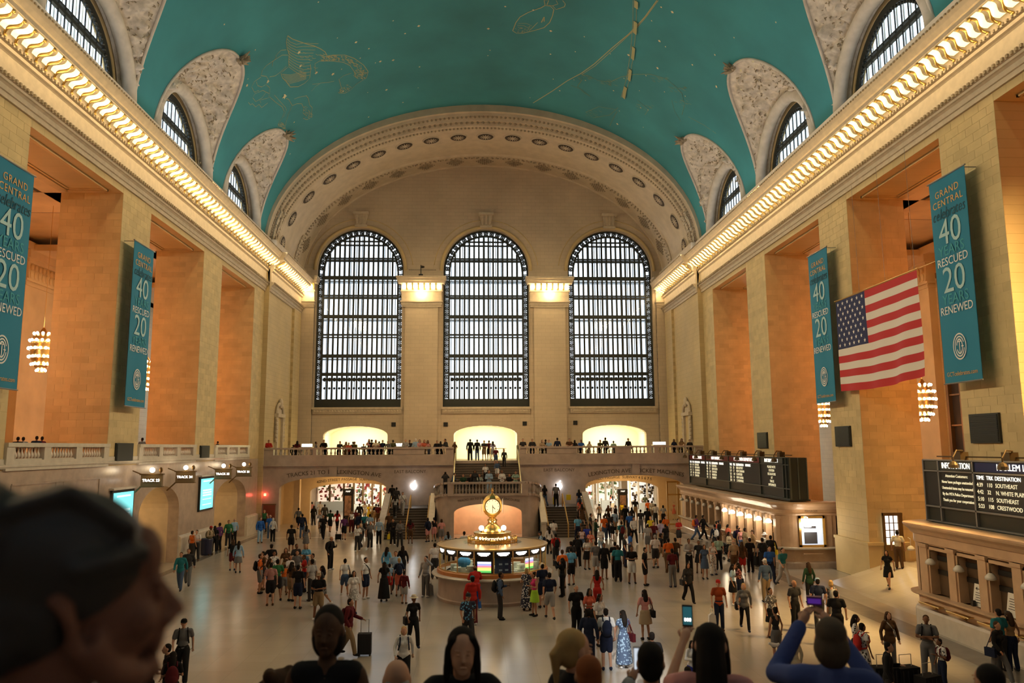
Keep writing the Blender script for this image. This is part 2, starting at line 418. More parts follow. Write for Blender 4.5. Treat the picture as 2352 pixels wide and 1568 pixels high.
for s in (-1, 1):
    side = 'left' if s < 0 else 'right'
    X = (lambda p: XL + p) if s < 0 else (lambda p: XR - p)
    rnd = random.Random(11+s)
    gz = GAL_Z[s]
    fn = lambda a, z, d: (X(d), a, z)
    # ---- main body of the long wall: lintel band, end pieces, low wall
    w = MB()
    w.box(X(0), X(-DEPTH), YW, 63.3, LINTEL, 19.45)
    w.box(X(0), X(-0.45), YW, YE, 19.45, 23.8); w.box(X(-0.45), X(-DEPTH), YW, YE, 19.45, 23.2)
    w.box(X(0), X(-DEPTH), YW, 6.7, 0, LINTEL)
    w.box(X(0), X(-DEPTH), 60.51, 63.3, 0, LINTEL)
    w.box(X(0.4), X(-DEPTH), 63.3, YE, 0, 23.8)
    w.box(X(0.62), X(0.3), 71.4, 74.0, 5.4, 19.4)          # end pilaster
    for a, b_ in PIERS: w.box(X(0), X(-DEPTH), a, b_, 0, LINTEL)
    wall = structure(w.build('wall_'+side, M_ASH_Y)); walls[s] = wall
    # ---- stone facing in courses
    zf = gz if s > 0 else 5.9
    for a, b_ in PIERS:
        near = (26 < a < 27) if s > 0 else (37 < a < 38)
        if a > 15: courses(wall, 'x', X(0), a, b_, zf if s < 0 else 3.9, LINTEL+0.3, near, rnd)
        if a > 30: courses(wall, 'y', a, min(X(0), X(-DEPTH)), max(X(0), X(-DEPTH)), zf, LINTEL, (37 < a < 38) and s < 0, rnd)
    courses(wall, 'y', 60.51, min(X(0), X(-DEPTH)), max(X(0), X(-DEPTH)), zf, LINTEL, False, rnd)
    courses(wall, 'x', X(0), 60.51, 63.3, 5.9, 19.4, False, rnd)
    # ---- soffit mouldings over every opening
    for a, b_ in OPEN[1:]:
        m_ = MB(); x0, x1 = min(X(-0.5), X(-2.5)), max(X(-0.5), X(-2.5))
        for k, (e, dz) in enumerate(((0.0, 0.10), (0.14, 0.05))):
            A, B, P, Q = a+0.5+e, b_-0.5-e, x0+e, x1-e; t_ = 0.10
            m_.box(P, Q, A, A+t_, LINTEL-dz, LINTEL); m_.box(P, Q, B-t_, B, LINTEL-dz, LINTEL)
            m_.box(P, P+t_, A, B, LINTEL-dz, LINTEL); m_.box(Q-t_, Q, A, B, LINTEL-dz, LINTEL)
        m_.build('soffit_moulding', M_STONE, wall)
    # ---- cornice
    c = MB()
    nrm = (1, 0) if s < 0 else (-1, 0)
    c.sweep([(p, z) for p, z in CORN], [((X(0), y), nrm) for y in (YW, 63.3)])
    c.sweep([(p, z) for p, z in CORN], [((X(0.4), y), nrm) for y in (63.3, YE)])
    cor = structure(c.build('trim_1' if s < 0 else 'trim_2', M_TRIM), 'moulded cornice with glow-coloured pads between gilt scrolls along the '+('north' if s < 0 else 'south')+' wall')
    # dentils and beads as fine rows
    d = MB(); y = 18.0
    while y < YE-0.2:
        q = 0.4 if y > 63.3 else 0
        d.box(X(0.36+q), X(0.44+q), y, y+0.10, 20.03, 20.16); d.box(X(0.42+q), X(0.48+q), y, y+0.07, 21.25, 21.35)
        d.box(X(1.38+q), X(1.43+q), y, y+0.09, 22.60, 22.68)
        d.box(X(0.52+q), X(0.60+q), y, y+0.12, 22.85, 23.02)
        y += 0.24
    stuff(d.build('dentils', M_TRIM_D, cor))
    cm = bpy.data.meshes.new('scroll_console')
    vs = [((v[0] if s < 0 else -v[0]), v[1]*s, v[2]) for v in CONSOLE.v]
    cm.from_pydata(vs, [], CONSOLE.f); cm.materials.append(M_GOLD); cm.polygons.foreach_set('use_smooth', [True]*len(CONSOLE.f)); cm.update()
    bm_ = MB(); sg = 1 if s < 0 else -1
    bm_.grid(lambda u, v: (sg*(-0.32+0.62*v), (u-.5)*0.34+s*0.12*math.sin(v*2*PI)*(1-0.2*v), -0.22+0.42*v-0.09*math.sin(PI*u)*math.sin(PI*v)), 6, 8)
    bm_.smooth = True; bm_ = bm_.mesh('bulb_or_glow_pad', M_PADGLOW)  # gilt pad given its own glow in place of reflected lamplight
    y = 21.0; i = 0
    while y < YE-0.3:
        q = 0.4 if y > 63.3 else 0
        inst('scroll_console', cm, cor, (X(0)+(q if s < 0 else -q), y, 0))
        inst('bulb_or_glow_pad', bm_, cor, (X(0.78+q), y+0.335, 21.80))
        light('cornice_lamp', 'POINT', (X(1.12+q), y+0.335, 21.30), 12, WARM, radius=0.05)
        y += 0.67; i += 1
    # ---- gallery behind the openings
    g = MB(); X3, XB = X(-DEPTH), X(-BACK)
    g.box(X3, XB, YW, YE, LINTEL+0.9, LINTEL+1.1)                     # upper ceiling
    for a, b_ in OPEN: 
        pass
    for a, b_ in [(YW, 6.7)]+PIERS+[(60.51, YE)]: g.box(X3, XB, a, b_, LINTEL, LINTEL+0.4)
    g.box(X3, X(-DEPTH-0.9), YW, YE, LINTEL, LINTEL+0.5); g.box(X(-BACK+0.9), XB, YW, YE, LINTEL, LINTEL+0.5)
    structure(g.build('ceiling', M_STONE))
    g = MB(); g.box(XB, X(-BACK-0.4), YW, YE, 0, LINTEL+1); 
    bw = structure(g.build('wall_'+('north' if s < 0 else 'south'), M_ASH_Y))
    for a, b_ in PIERS[1:]+[(60.61, 64.1)]:
        p = MB(); p.box(XB, X(-BACK+0.5), a, b_, gz, 17.2); p.box(XB, X(-BACK+0.58), a-0.08, b_+0.08, 16.9, 17.1)
        p.box(XB, X(-BACK+0.62), a-0.12, b_+0.12, 17.2, 17.35)
        p.box(XB, X(-BACK+0.75), a-0.25, b_+0.25, 18.35, 18.6); p.box(XB, X(-BACK+0.9), a-0.4, b_+0.4, 18.6, LINTEL)
        p.prism([(a, 17.35), (b_, 17.35), (b_+0.2, 18.35), (a-0.2, 18.35)], fn, -BACK, -BACK+0.66)
        n_ = 8
        for k in range(n_):
            yy = a+(b_-a)*(k+.5)/n_; p.ball((X(-BACK+0.66), yy, 17.62), (0.12, 0.15, 0.26), 6, 5); p.ball((X(-BACK+0.70), yy, 18.1), (0.12, 0.16, 0.22), 6, 5)
        p.build('gallery_pilaster', M_STONE, bw)
    for wi, (a, b_) in enumerate(OPEN[2:]):
        f = MB(); A, B = a+0.9, b_-0.9; xf = X(-BACK+0.12); top = 17.4
        f.box(XB, X(-BACK+0.3), A-0.25, A, gz, top+.3); f.box(XB, X(-BACK+0.3), B, B+0.25, gz, top+.3); f.box(XB, X(-BACK+0.34), A-0.3, B+0.3, top, top+0.35)
        for k in range(1, 6): yy = A+(B-A)*k/6; f.box(XB, X(-BACK+0.22), yy-0.06, yy+0.06, gz, top)
        for k in range(1, 9):
            zz = gz+(top-gz)*k/9; f.box(XB, X(-BACK+0.25), A, B, zz-(0.16 if k % 3 == 0 else 0.05), zz+(0.16 if k % 3 == 0 else 0.05))
        wn = f.build('window_'+str(20+wi+(5 if s > 0 else 0)), M_BRONZE); structure(wn)
        gp = MB(); gp.box(X(-BACK+0.02), X(-BACK+0.06), A, B, gz, top); gp.build('pane', mat('dark_glass', (0.03, 0.03, 0.035), 0.15), wn)
    # skylight grid over the gallery, seen through the openings
    for a, b_ in OPEN[2:]:
        k_ = MB(); A, B = a+5.4, b_+2.9
        x0, x1 = min(X(-4.0), X(-8.0)), max(X(-4.0), X(-8.0))
    for yc_ in (39.0, 50.4):
        k_ = MB(); x0, x1 = min(X(-DEPTH-0.2), X(-7.5)), max(X(-DEPTH-0.2), X(-7.5))
        for q in range(6): xx = x0+(x1-x0)*q/5; k_.box(xx-0.10, xx+0.10, yc_-2.0, yc_+2.0, LINTEL+0.02, LINTEL+0.22)
        for q in range(4): yy = yc_-2.0+4.0*q/3; k_.box(x0, x1, yy-0.12, yy+0.12, LINTEL+0.02, LINTEL+0.22)
        k_.box(x0, x1, yc_-2.0, yc_+2.0, LINTEL+0.5, LINTEL+0.52)
        sk = structure(k_.build('window_'+str(30+int(yc_)+(1 if s > 0 else 0)), M_BLACK))
        pn = MB()
        for q in range(5):
            for r in range(3):
                if (q*2+r*3+(s > 0)) % 4: continue
                xa = x0+(x1-x0)*q/5; ya = yc_-2+4*r/3
                pn.box(xa+.18, xa+(x1-x0)/5-.18, ya+.2, ya+4/3-.2, LINTEL+0.40, LINTEL+0.42)
        pn.build('pane', mat('skylight_pane', (.8, .9, 1), .4, emit=(.8, .9, 1), strength=1.2), sk)

# gallery floor (north side) with parapet and balusters, low wall under it with arched doorways
low = MB(); lf = lambda a, z, d: (XL+d, a, z)
holed_wall(low, lf, YW, 63.3, 0, 5.75, [(44.3, 2.75, 0, 3.1, 1.4), (56.8, 3.5, 0, 3.0, 1.4), (33.5, 2.75, 0, 3.1, 1.4)], 0.02, -0.6)
low.box(XL-BACK, XL-0.6, YW, YE, 5.45, 5.75)
lw = low.build('low_wall', M_MARBLE_P, walls[-1])
for c_, hw, rise in ((33.5, 2.75, 1.4), (44.3, 2.75, 1.4), (56.8, 3.5, 1.4)):
    v = MB(); ac = arch_curve(c_, hw, 3.1 if hw < 3 else 3.0, rise, 16)
    ac = [(c_-hw, 0)]+ac+[(c_+hw, 0)]
    for p, q in zip(ac, ac[1:]): v.add([(XL-.6, p[0], p[1]), (XL-.6, q[0], q[1]), (XL-8.5, q[0], q[1]), (XL-8.5, p[0], p[1])], [(0,1,2,3)])
    v.add([(XL-8.5, p[0], p[1]) for p in ac], [tuple(range(len(ac)))])
    v.build('track_passage', mat('passage_stone', (0.62, 0.50, 0.34), 0.6, noise_amt=0.08), walls[-1])
    light('passage_lamp', 'POINT', (XL-3.0, c_, 3.6), 130, (1.0, 0.66, 0.30), radius=0.2)
dd = MB(); dd.box(XL-8.4, XL-8.3, 44.9, 46.9, 0, 2.9); structure(dd.build('door_1', M_BLACK))
rl = MB(); rl.sweep([(0, 5.80), (0.10, 5.82), (0.16, 5.90), (0.16, 5.96), (0.04, 6.0), (0.04, 6.18), (0, 6.2)], [((XL, y), (1, 0)) for y in (YW, 60.51)])
rl.build('string_course', M_MARBLE_L, walls[-1])
def baluster_mesh(h, r=0.085, n=8):
    b = MB(); P = [(0.75, 0), (0.75, 0.06), (0.45, 0.09), (0.62, 0.16), (1.0, 0.30), (0.92, 0.42), (0.5, 0.62), (0.38, 0.76), (0.55, 0.82), (0.38, 0.86), (0.72, 0.93), (0.72, 1.0)]
    b.lathe([(r*p, h*z) for p, z in P], n=n, cap=True); b.smooth = True; return b
BAL_L = baluster_mesh(0.50).mesh('baluster', M_MARBLE_L)
for (a, b_) in OPEN[1:]:
    pr = MB(); pr.box(XL+0.12, XL-0.28, a, b_, 5.75, 6.14); pr.box(XL+0.16, XL-0.32, a, b_, 6.64, 6.80)
    for k in range(4):
        yy = a+(b_-a-0.5)*k/3; pr.box(XL+0.12, XL-0.28, yy, yy+0.5, 6.14, 6.64)
    ball = structure(pr.build('trim_%d' % (3+int(a) % 7), M_MARBLE_L), 'stone balustrade closing a bay of the north gallery')
    for k in range(3):
        y0 = a+0.5+(b_-a-0.5)*k/3; y1 = a+(b_-a-0.5)*(k+1)/3; n_ = 9
        for q in range(n_): inst('baluster', BAL_L, ball, (XL-0.08, y0+(y1-y0)*(q+.5)/n_, 6.14))
# thin pipes or corner beads beside the north piers, panels under the gallery
pp = MB()
for a, b_ in OPEN[1:3]:
    pp.box(XL+.02, XL+.06, a+0.6, b_-0.6, 5.18, 5.26); 
    for yy in (a+0.6, (a+b_)/2-0.3, (a+b_)/2+0.3, b_-0.6): pp.box(XL+.02, XL+.06, yy-0.04, yy+0.04, 1.4, 5.2)
pp.build('wall_panel_moulding', M_MARBLE_P, walls[-1])
bs = MB()
for s_, lst in ((-1, [(46.9+.2, 53.3), (60.3, 63.2)]), (1, [(29.8, 29.9)])):
    for a, b_ in lst:
        if s_ < 0: bs.sweep([(0.02, 0), (0.22, 0), (0.22, 1.35), (0.16, 1.45), (0.02, 1.5)], [((XL, y), (1, 0)) for y in (a, b_)])
bs.build('plinth', M_MARBLE_L, walls[-1])
bs = MB()
for a, b_ in PIERS[1:]:
    x_e = 21.1 if 37 < a < 38 else XR+DEPTH+.1
    bs.box(XR-0.12, x_e, a-0.12, b_+0.12, 0, 1.68); bs.box(XR-0.16, x_e, a-0.16, b_+0.16, 1.68, 1.82)
bs.build('plinth', M_STONE, walls[1])
rm = MB()
for a, b_ in ((29.64, 37.56), (18.17, 26.1)):
    rm.prism([(16.9 if a > 29 else 19.2, 0), (XR+1.0, .92), (XR+11, .92), (XR+11, -.1), (16.9, -.1)], lambda p, z, d: (p, d, z), a, b_)
rm.box(XR+DEPTH, XR+11, 26.1, 41.4, -.1, .92)
structure(rm.build('floor', M_FLOOR))

# ------------------------------------------------------------------ painted barrel vault with lunettes
VA, VB, VZ = 18.5, 12.4, 23.5
def vault(y, th): return (XC+VA*math.cos(th), y, VZ+VB*math.sin(th))
LW, LH = 4.45, 6.35
def lun_z(dy):
    u = min(1, abs(dy)/LW)
    return 24.0 + LH*(1-u**2.35)**(1/2.1)
def lun_th(y):
    z = 23.8
    for c in BAYS:
        if abs(y-c) < LW: z = max(z, lun_z(y-c))
    return math.asin((z-VZ)/VB)
ys = [YW]
for c in BAYS:
    ys += [c-LW-0.01]+[c-LW*math.cos(PI*k/28) for k in range(29)]+[c+LW+0.01]
ys.append(63.35)
ys = sorted(ys)
vm = MB(); NT = 40
rows = []
for y in ys:
    t0 = lun_th(y); rows.append([vault(y, t0+(PI-2*t0)*k/NT) for k in range(NT+1)])
vm.add([p for r in rows for p in r], [(j*(NT+1)+k, j*(NT+1)+k+1, (j+1)*(NT+1)+k+1, (j+1)*(NT+1)+k) for j in range(len(rows)-1) for k in range(NT)])
ceil = structure(vm.build('ceiling_vault', M_TEAL, smooth=True)); ceil.name = 'ceiling'
tip = MB()
for s in (-1, 1):
    X = (lambda p: XL + p) if s < 0 else (lambda p: XR - p)
    for bi, c in enumerate(BAYS):
        if c < 20: continue
        # curved plaster surface between window arch and vault, with raised ornament
        WR = 4.0; WX = X(-0.75)
        def surf(u, v, c=c, s=s, WX=WX):
            a = PI*u
            cyv = LW*math.copysign(abs(math.cos(a))**0.85, math.cos(a))*-1
            zb = lun_z(cyv); th = math.asin(min(1, (zb-VZ)/VB)); bx = XC+s*VA*math.cos(th)
            A = Vector((WX, c-WR*math.cos(a), 24.0+WR*math.sin(a))); B = Vector((bx, c+cyv, zb))
            p = A.lerp(B, v); w_ = math.sin(PI*v)
            p.x += s*0.35*w_*math.sin(a)
            if 0.10 < v < 0.90 and 0.03 < u < 0.97:
                q = Vector((p.y*0.9, p.z*0.9, c*3.1+s)); n1 = abs(noise.noise(q*1.9))*1.3+abs(noise.noise(q*4.3))*0.9+noise.noise(q*0.9)*0.5-0.5
                amt = max(0, n1+0.15)*0.62*min(1, (v-.10)*8)*min(1, (.90-v)*8)
                p.x -= s*amt; p.z -= 0.3*amt
            return p
        g = MB(); g.grid(surf, 120, 44); lun = structure(g.build('trim_%d' % (20+bi*2+(s > 0)), M_RELIEF, smooth=True), 'relief plaster lunette hood')
        # raised rim along the vault, roll moulding round the window
        r_ = MB(); r_.tube([Vector(surf(k/48, 1.0))+Vector((-s*0.02, 0, -0.02)) for k in range(49)], 0.09, 6)
        r_.tube([(X(-0.25), c-4.25*math.cos(PI*k/32), 23.9+4.15*math.sin(PI*k/32)) for k in range(33)], 0.36, 10)
        r_.build('roll_moulding', M_PLASTER, lun, smooth=True)
        # curling garlands on the hood, and dark leaf bits standing for crevice shade
        for m__, n__, nm__ in ((M_TRIM_D, 190, 'leaf_crevice_shade'), (M_PLASTER, 90, 'garland_relief')):
            b = MB()
            for k in range(n__):
                u = min(.95, max(.05, rnd.gauss(.5, .24) if k % 2 else rnd.uniform(.06, .94))); v = rnd.uniform(.14, .86); P0 = Vector(surf(u, v)); P0.x -= s*.05
                d = Vector((0, rnd.uniform(-1, 1), rnd.uniform(-1, 1))).normalized()*rnd.uniform(.10, .30)
                b.tube([P0, P0+d*.5+Vector((-s*.07, d.z*.3, -d.y*.3)), P0+d], [.02, rnd.uniform(.03, .065), .012], 4)
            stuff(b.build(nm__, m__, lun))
        # leafy finial at the tip
        b = MB(); T = Vector(surf(0.5, 1.0))
        for k in range(16):
            d = Vector((-s*rnd.uniform(0.1, .9), rnd.uniform(-.55, .55), rnd.uniform(-.5, .35)))
            b.tube([T, T+d*0.4+Vector((0, 0, -.1)), T+d*0.9], [0.10, 0.13, 0.02], 5)
        b.ball(T, 0.25, 8, 6); b.build('finial', M_TRIM_D, lun)
        # window: outer frame arch, bars, panes
        wx = X(-0.95); f = MB(); wr = 3.72
        for k in range(28):
            a0, a1 = PI*k/28, PI*(k+1)/28
            q = [(c-rr*math.cos(a), 24.0+rr*math.sin(a)) for rr, a in ((wr-0.30, a0), (wr+0.1, a0), (wr+0.1, a1), (wr-0.30, a1))]
            f.prism(q, lambda a, z, d: (X(d), a, z), -1.05, -0.85)
        for k in range(40):
            a = PI*(k+.5)/40; f.ball((X(-0.85), c-(wr-.42)*math.cos(a), 24.0+(wr-.42)*math.sin(a)), 0.10, 5, 4)
        NB = 13
        for k in range(1, NB):
            yy = c-wr+2*wr*k/NB; zz = 24.0+math.sqrt(max(0, (wr-.2)**2-(yy-c)**2))
            f.box(X(-0.92), X(-0.97), yy-0.03, yy+0.03, 23.2, zz)
        hw_ = math.sqrt(wr*wr-1.9**2); f.box(X(-0.86), X(-1.04), c-hw_, c+hw_, 25.78, 25.96); f.box(X(-0.86), X(-1.04), c-hw_+.1, c+hw_-.1, 26.08, 26.16)
        f.box(X(-0.86), X(-1.04), c-wr, c+wr, 23.15, 23.4)
        win = structure(f.build('window_%d' % (4+bi*2+(s > 0)), M_IRON))
        for k in range(NB):
            ya, yb_ = c-wr+2*wr*k/NB+.05, c-wr+2*wr*(k+1)/NB-.05
            za = 24.0+math.sqrt(max(0.0, (wr-.15)**2-max(abs(ya-c), abs(yb_-c))**2)); pm = MB()
            pm.box(X(-0.94), X(-0.95), ya, yb_, 23.4, max(za, 24.1)); pm.build('pane', M_GLASS, win)
        # second skin of bars a step behind
        f = MB()
        for k in range(14): yy = c-3.9+7.8*k/13; f.box(X(-1.75), X(-1.80), yy-0.03, yy+0.03, 23.2, 28.2)
        f.build('outer_mullion', M_IRON_IN, win)
# solid masonry behind the lunettes and above the cornice, so that light enters by the windows only
for s in (-1, 1):
    X = (lambda p: XL + p) if s < 0 else (lambda p: XR - p)
    m_ = MB(); holed_wall(m_, lambda a, z, d: (X(d), a, z), YW, YE, 23.2, 36.5, [(c, 3.8, 23.3, 24.0, 3.8) for c in BAYS], -0.80, -1.3, 18)
    m_.build('clerestory_wall', M_STONE, walls[s])
rf = MB(); rf.box(XL-1.5, XR+1.5, YW-1, YE+2.5, 36.5, 36.8); structure(rf.build('roof', M_STONE))

# ------------------------------------------------------------------ the great end arch
STN = [(63.30, 35.92, 18.52, 23.5), (63.30, 35.30, 18.28, 23.4), (63.55, 35.26, 18.24, 23.4), (63.62, 35.05, 18.18, 23.3), (63.80, 35.02, 18.16, 23.3), (63.95, 34.72, 18.04, 23.2),
       (64.25, 34.70, 18.02, 23.2), (64.35, 34.45, 17.92, 23.1), (64.75, 34.40, 17.90, 23.1), (65.0, 34.22, 17.84, 23.0), (67.2, 34.22, 17.82, 23.0), (67.3, 34.32, 17.86, 23.0), (70.6, 34.34, 17.84, 22.9), (70.8, 34.20, 17.78, 22.9),
       (71.2, 34.20, 17.78, 22.9), (71.3, 34.42, 17.84, 22.9), (71.9, 34.42, 17.84, 22.9), (72.0, 34.55, 17.9, 22.9), (74.6, 34.70, 17.9, 22.9), (74.65, 34.60, 17.84, 22.9), (YE+.05, 34.60, 17.84, 22.9)]
def ring_pt(st, a, off=0.0):
    y, zt, aa, zb = st; return Vector((XC+(aa-off)*math.cos(a), y, zb+(zt-zb-off)*math.sin(a)))
g = MB(); NA = 72
g.add([ring_pt(st, PI*k/NA) for st in STN for k in range(NA+1)], [(j*(NA+1)+k, j*(NA+1)+k+1, (j+1)*(NA+1)+k+1, (j+1)*(NA+1)+k) for j in range(len(STN)-1) for k in range(NA)])
M_SOFF = mat('arch_plaster', (0.56, 0.475, 0.36), 0.75, noise_amt=0.1, noise_scale=1.2)
ring = structure(g.build('trim_11', M_SOFF), 'deep coffered end arch framing the three tall windows')
g = MB()
for st, n_, sz in ((STN[4], 150, 0.12), (STN[6], 120, 0.15), (STN[8], 170, 0.10), (STN[14], 130, 0.11), (STN[16], 110, 0.10)):
    for k in range(n_):
        a = PI*(k+.5)/n_; p = ring_pt(st, a, 0.03); p.y -= 0.05; g.ball(p, (sz*.9, sz*1.3, sz*.9), 5, 4)
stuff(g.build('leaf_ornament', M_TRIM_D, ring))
g = MB()                       # thick foliage climbing the feet of the arch
for a0, a1 in ((0.01, 0.30), (PI-0.30, PI-0.01)):
    for k in range(160):
        a = rnd.uniform(a0, a1); st = STN[rnd.choice([5, 7, 8, 13, 15])]; p = ring_pt(st, a, 0.05); g.ball(p, (rnd.uniform(.06, .16), rnd.uniform(.1, .22), rnd.uniform(.1, .2)), 5, 4)
stuff(g.build('foliage_relief', M_TRIM, ring))
def arc_angles(st, spacing, count, yy):
    """angles symmetrical about the crown at even arc spacing"""
    out = [PI/2]; tab = []; L = 0; prev = None
    for k in range(2001):
        a = PI/2+(PI/2)*k/2000; p = ring_pt(st, a)
        if prev is not None: L += (p-prev).length
        prev = p; tab.append((L, a))
    for i in range(1, count+1):
        a = next((a for l, a in tab if l >= spacing*i), None)
        if a: out += [a, PI-a]
    return out
def ros_mesh():
    b = MB(); b.mi = 1
    b.lathe([(0.0, 0.05), (0.70, 0.05), (0.72, 0.03)], n=24); b.mi = 0  # dark disc coloured as the shade of a recess
    b.lathe([(0.70, 0.0), (0.72, 0.09), (0.77, 0.10), (0.80, 0.0)], n=24)
    for k in range(12):
        a = 2*PI*k/12; c_, s_ = math.cos(a), math.sin(a)
        b.add([(0.10*c_-0.03*s_, 0.10*s_+0.03*c_, 0.09), (0.10*c_+0.03*s_, 0.10*s_-0.03*c_, 0.09), (0.46*c_+0.045*s_, 0.46*s_-0.045*c_, 0.11), (0.52*c_, 0.52*s_, 0.09), (0.46*c_-0.045*s_, 0.46*s_+0.045*c_, 0.11)], [(0,1,2,3,4)])
    b.ball((0, 0, 0.10), (0.12, 0.12, 0.10), 8, 6); return b.mesh('rosette', [M_TRIM, mat('rosette_recess_shade', (0.055, 0.04, 0.028), 0.8)])
RM = ros_mesh()
stR = (66.1, 34.22, 17.83, 23.0)
def place_on_arch(name, me, st, a):
    p = ring_pt(st, a, 0.012); aa, bb = st[2], st[1]-st[3]
    nrm = Vector((-math.cos(a)/aa, 0, -math.sin(a)/bb)).normalized()
    o = inst(name, me, ring); xa = Vector((0, 1, 0)); ya = nrm.cross(xa)
    o.matrix_local = Matrix(((xa.x, ya.x, nrm.x, p.x), (xa.y, ya.y, nrm.y, p.y), (xa.z, ya.z, nrm.z, p.z), (0, 0, 0, 1))); return o
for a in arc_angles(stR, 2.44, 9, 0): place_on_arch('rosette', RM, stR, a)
b = MB()
for i in range(-4, 5):
    for j in range(-3, 4):
        if abs(i)*0.9+abs(j)*1.1 <= 4.2: b.box(j*.24-.09, j*.24+.09, i*.2-.07, i*.2+.07, 0, 0.06+0.02*((i+j) % 2))
LM = b.mesh('lattice_ornament', M_TRIM_D)
stL = (73.2, 34.62, 17.88, 22.9)
for a in arc_angles(stL, 2.9, 7, 0): place_on_arch('lattice_ornament', LM, stL, a)

# ------------------------------------------------------------------ east wall with three great windows
WINX = [0.97-12.37, 0.97, 0.97+12.37]; WHW = 4.22; WZ0, WSP = 10.42, 23.92
ef = lambda a, z, d: (a, YE+d, z)
ew = MB(); holed_wall(ew, ef, XL-0.5, XR+0.5, 9.9, 36.6, [(c, WHW, WZ0, WSP, WHW) for c in WINX], 0, 1.5, 28)
ALC = [(-11.55, 3.06), (0.89, 3.06), (13.42, 3.12)]
holed_wall(ew, ef, XL-0.5, XR+0.5, 5.4, 9.9, [(c, h, 5.45, 7.75, 0.88) for c, h in ALC], 0, 0.8, 16)
east = structure(ew.build('wall_east', M_ASH_X))
M_LITSTONE = mat('alcove_plaster', (0.80, 0.76, 0.60), 0.6)
for c, h in ALC:
    a_ = MB(); ac = [(c-h, 5.45)]+arch_curve(c, h, 7.75, 0.88, 12)+[(c+h, 5.45)]
    for p, q in zip(ac, ac[1:]): a_.add([(p[0], YE+.8, p[1]), (q[0], YE+.8, q[1]), (q[0], YE+4.2, q[1]), (p[0], YE+4.2, p[1])], [(0,1,2,3)])
    a_.add([(p[0], YE+4.2, p[1]) for p in ac], [tuple(range(len(ac)))]); a_.box(c-h-.2, c+h+.2, YE+.5, YE+4.4, 5.2, 5.45)
    a_.build('alcove', M_LITSTONE, east)
    light('alcove_lamp', 'AREA', (c, YE+1.6, 8.35), 420, (1.0, 0.90, 0.55), 4.6, 1.2, (c, YE+2.6, 5))
# pilasters with lamp-lit capitals
CAPS = [(-17.1, -15.75), (-7.28, -3.40), (5.30, 9.10), (17.85, 18.8)]
cap_bulb = MB(); cap_bulb.ball((0, 0, 0), (0.20, 0.14, 0.24), 8, 6); cap_bulb = cap_bulb.mesh('bulb_or_glow_pad', M_BULB)
for i, (a, b_) in enumerate(CAPS):
    p = MB(); wide = b_-a > 2; e = 0.35 if wide else 0.12
    p.box(a+(0.35 if wide else 0), b_-(0.35 if wide else 0), YE-0.35, YE+.1, 5.45, 20.2); p.box(a, b_, YE-0.12, YE+.1, 5.45, 20.2)
    pil = p.build('pilaster', M_ASH_X, east)
    q = MB()
    for z0, z1, d in ((20.15, 20.35, .45), (20.35, 20.62, .55), (20.62, 20.75, .7), (20.75, 21.65, .5), (21.65, 21.8, .7), (21.8, 22.42, .55), (22.42, 22.62, 1.15), (22.62, 22.85, 1.35), (22.85, 23.05, 1.5)):
        k = (d-.45)*.45; q.box(a-k if wide or i else a, b_+k, YE-d, YE, z0, z1)
    cap = q.build('capital', M_TRIM, pil)
    n_ = 7 if wide else 2
    for k in range(n_):
        xx = a-0.05+(b_-a+.1)*(k+.5)/n_; inst('bulb_or_glow_pad', cap_bulb, cap, (xx, YE-.82, 22.1))
        if k < n_-1 or not wide:
            xs_ = xx+(b_-a)/n_*.5; sc_ = MB(); sc_.tube([(xs_, YE-.5, 21.85), (xs_, YE-.95, 22.0), (xs_, YE-1.05, 22.4)], 0.09, 6); sc_.build('scroll_console', M_GOLD, cap)
    light('capital_lamp', 'POINT', ((a+b_)/2, YE-1.1, 21.5), 250 if wide else 110, WARM, radius=0.3)
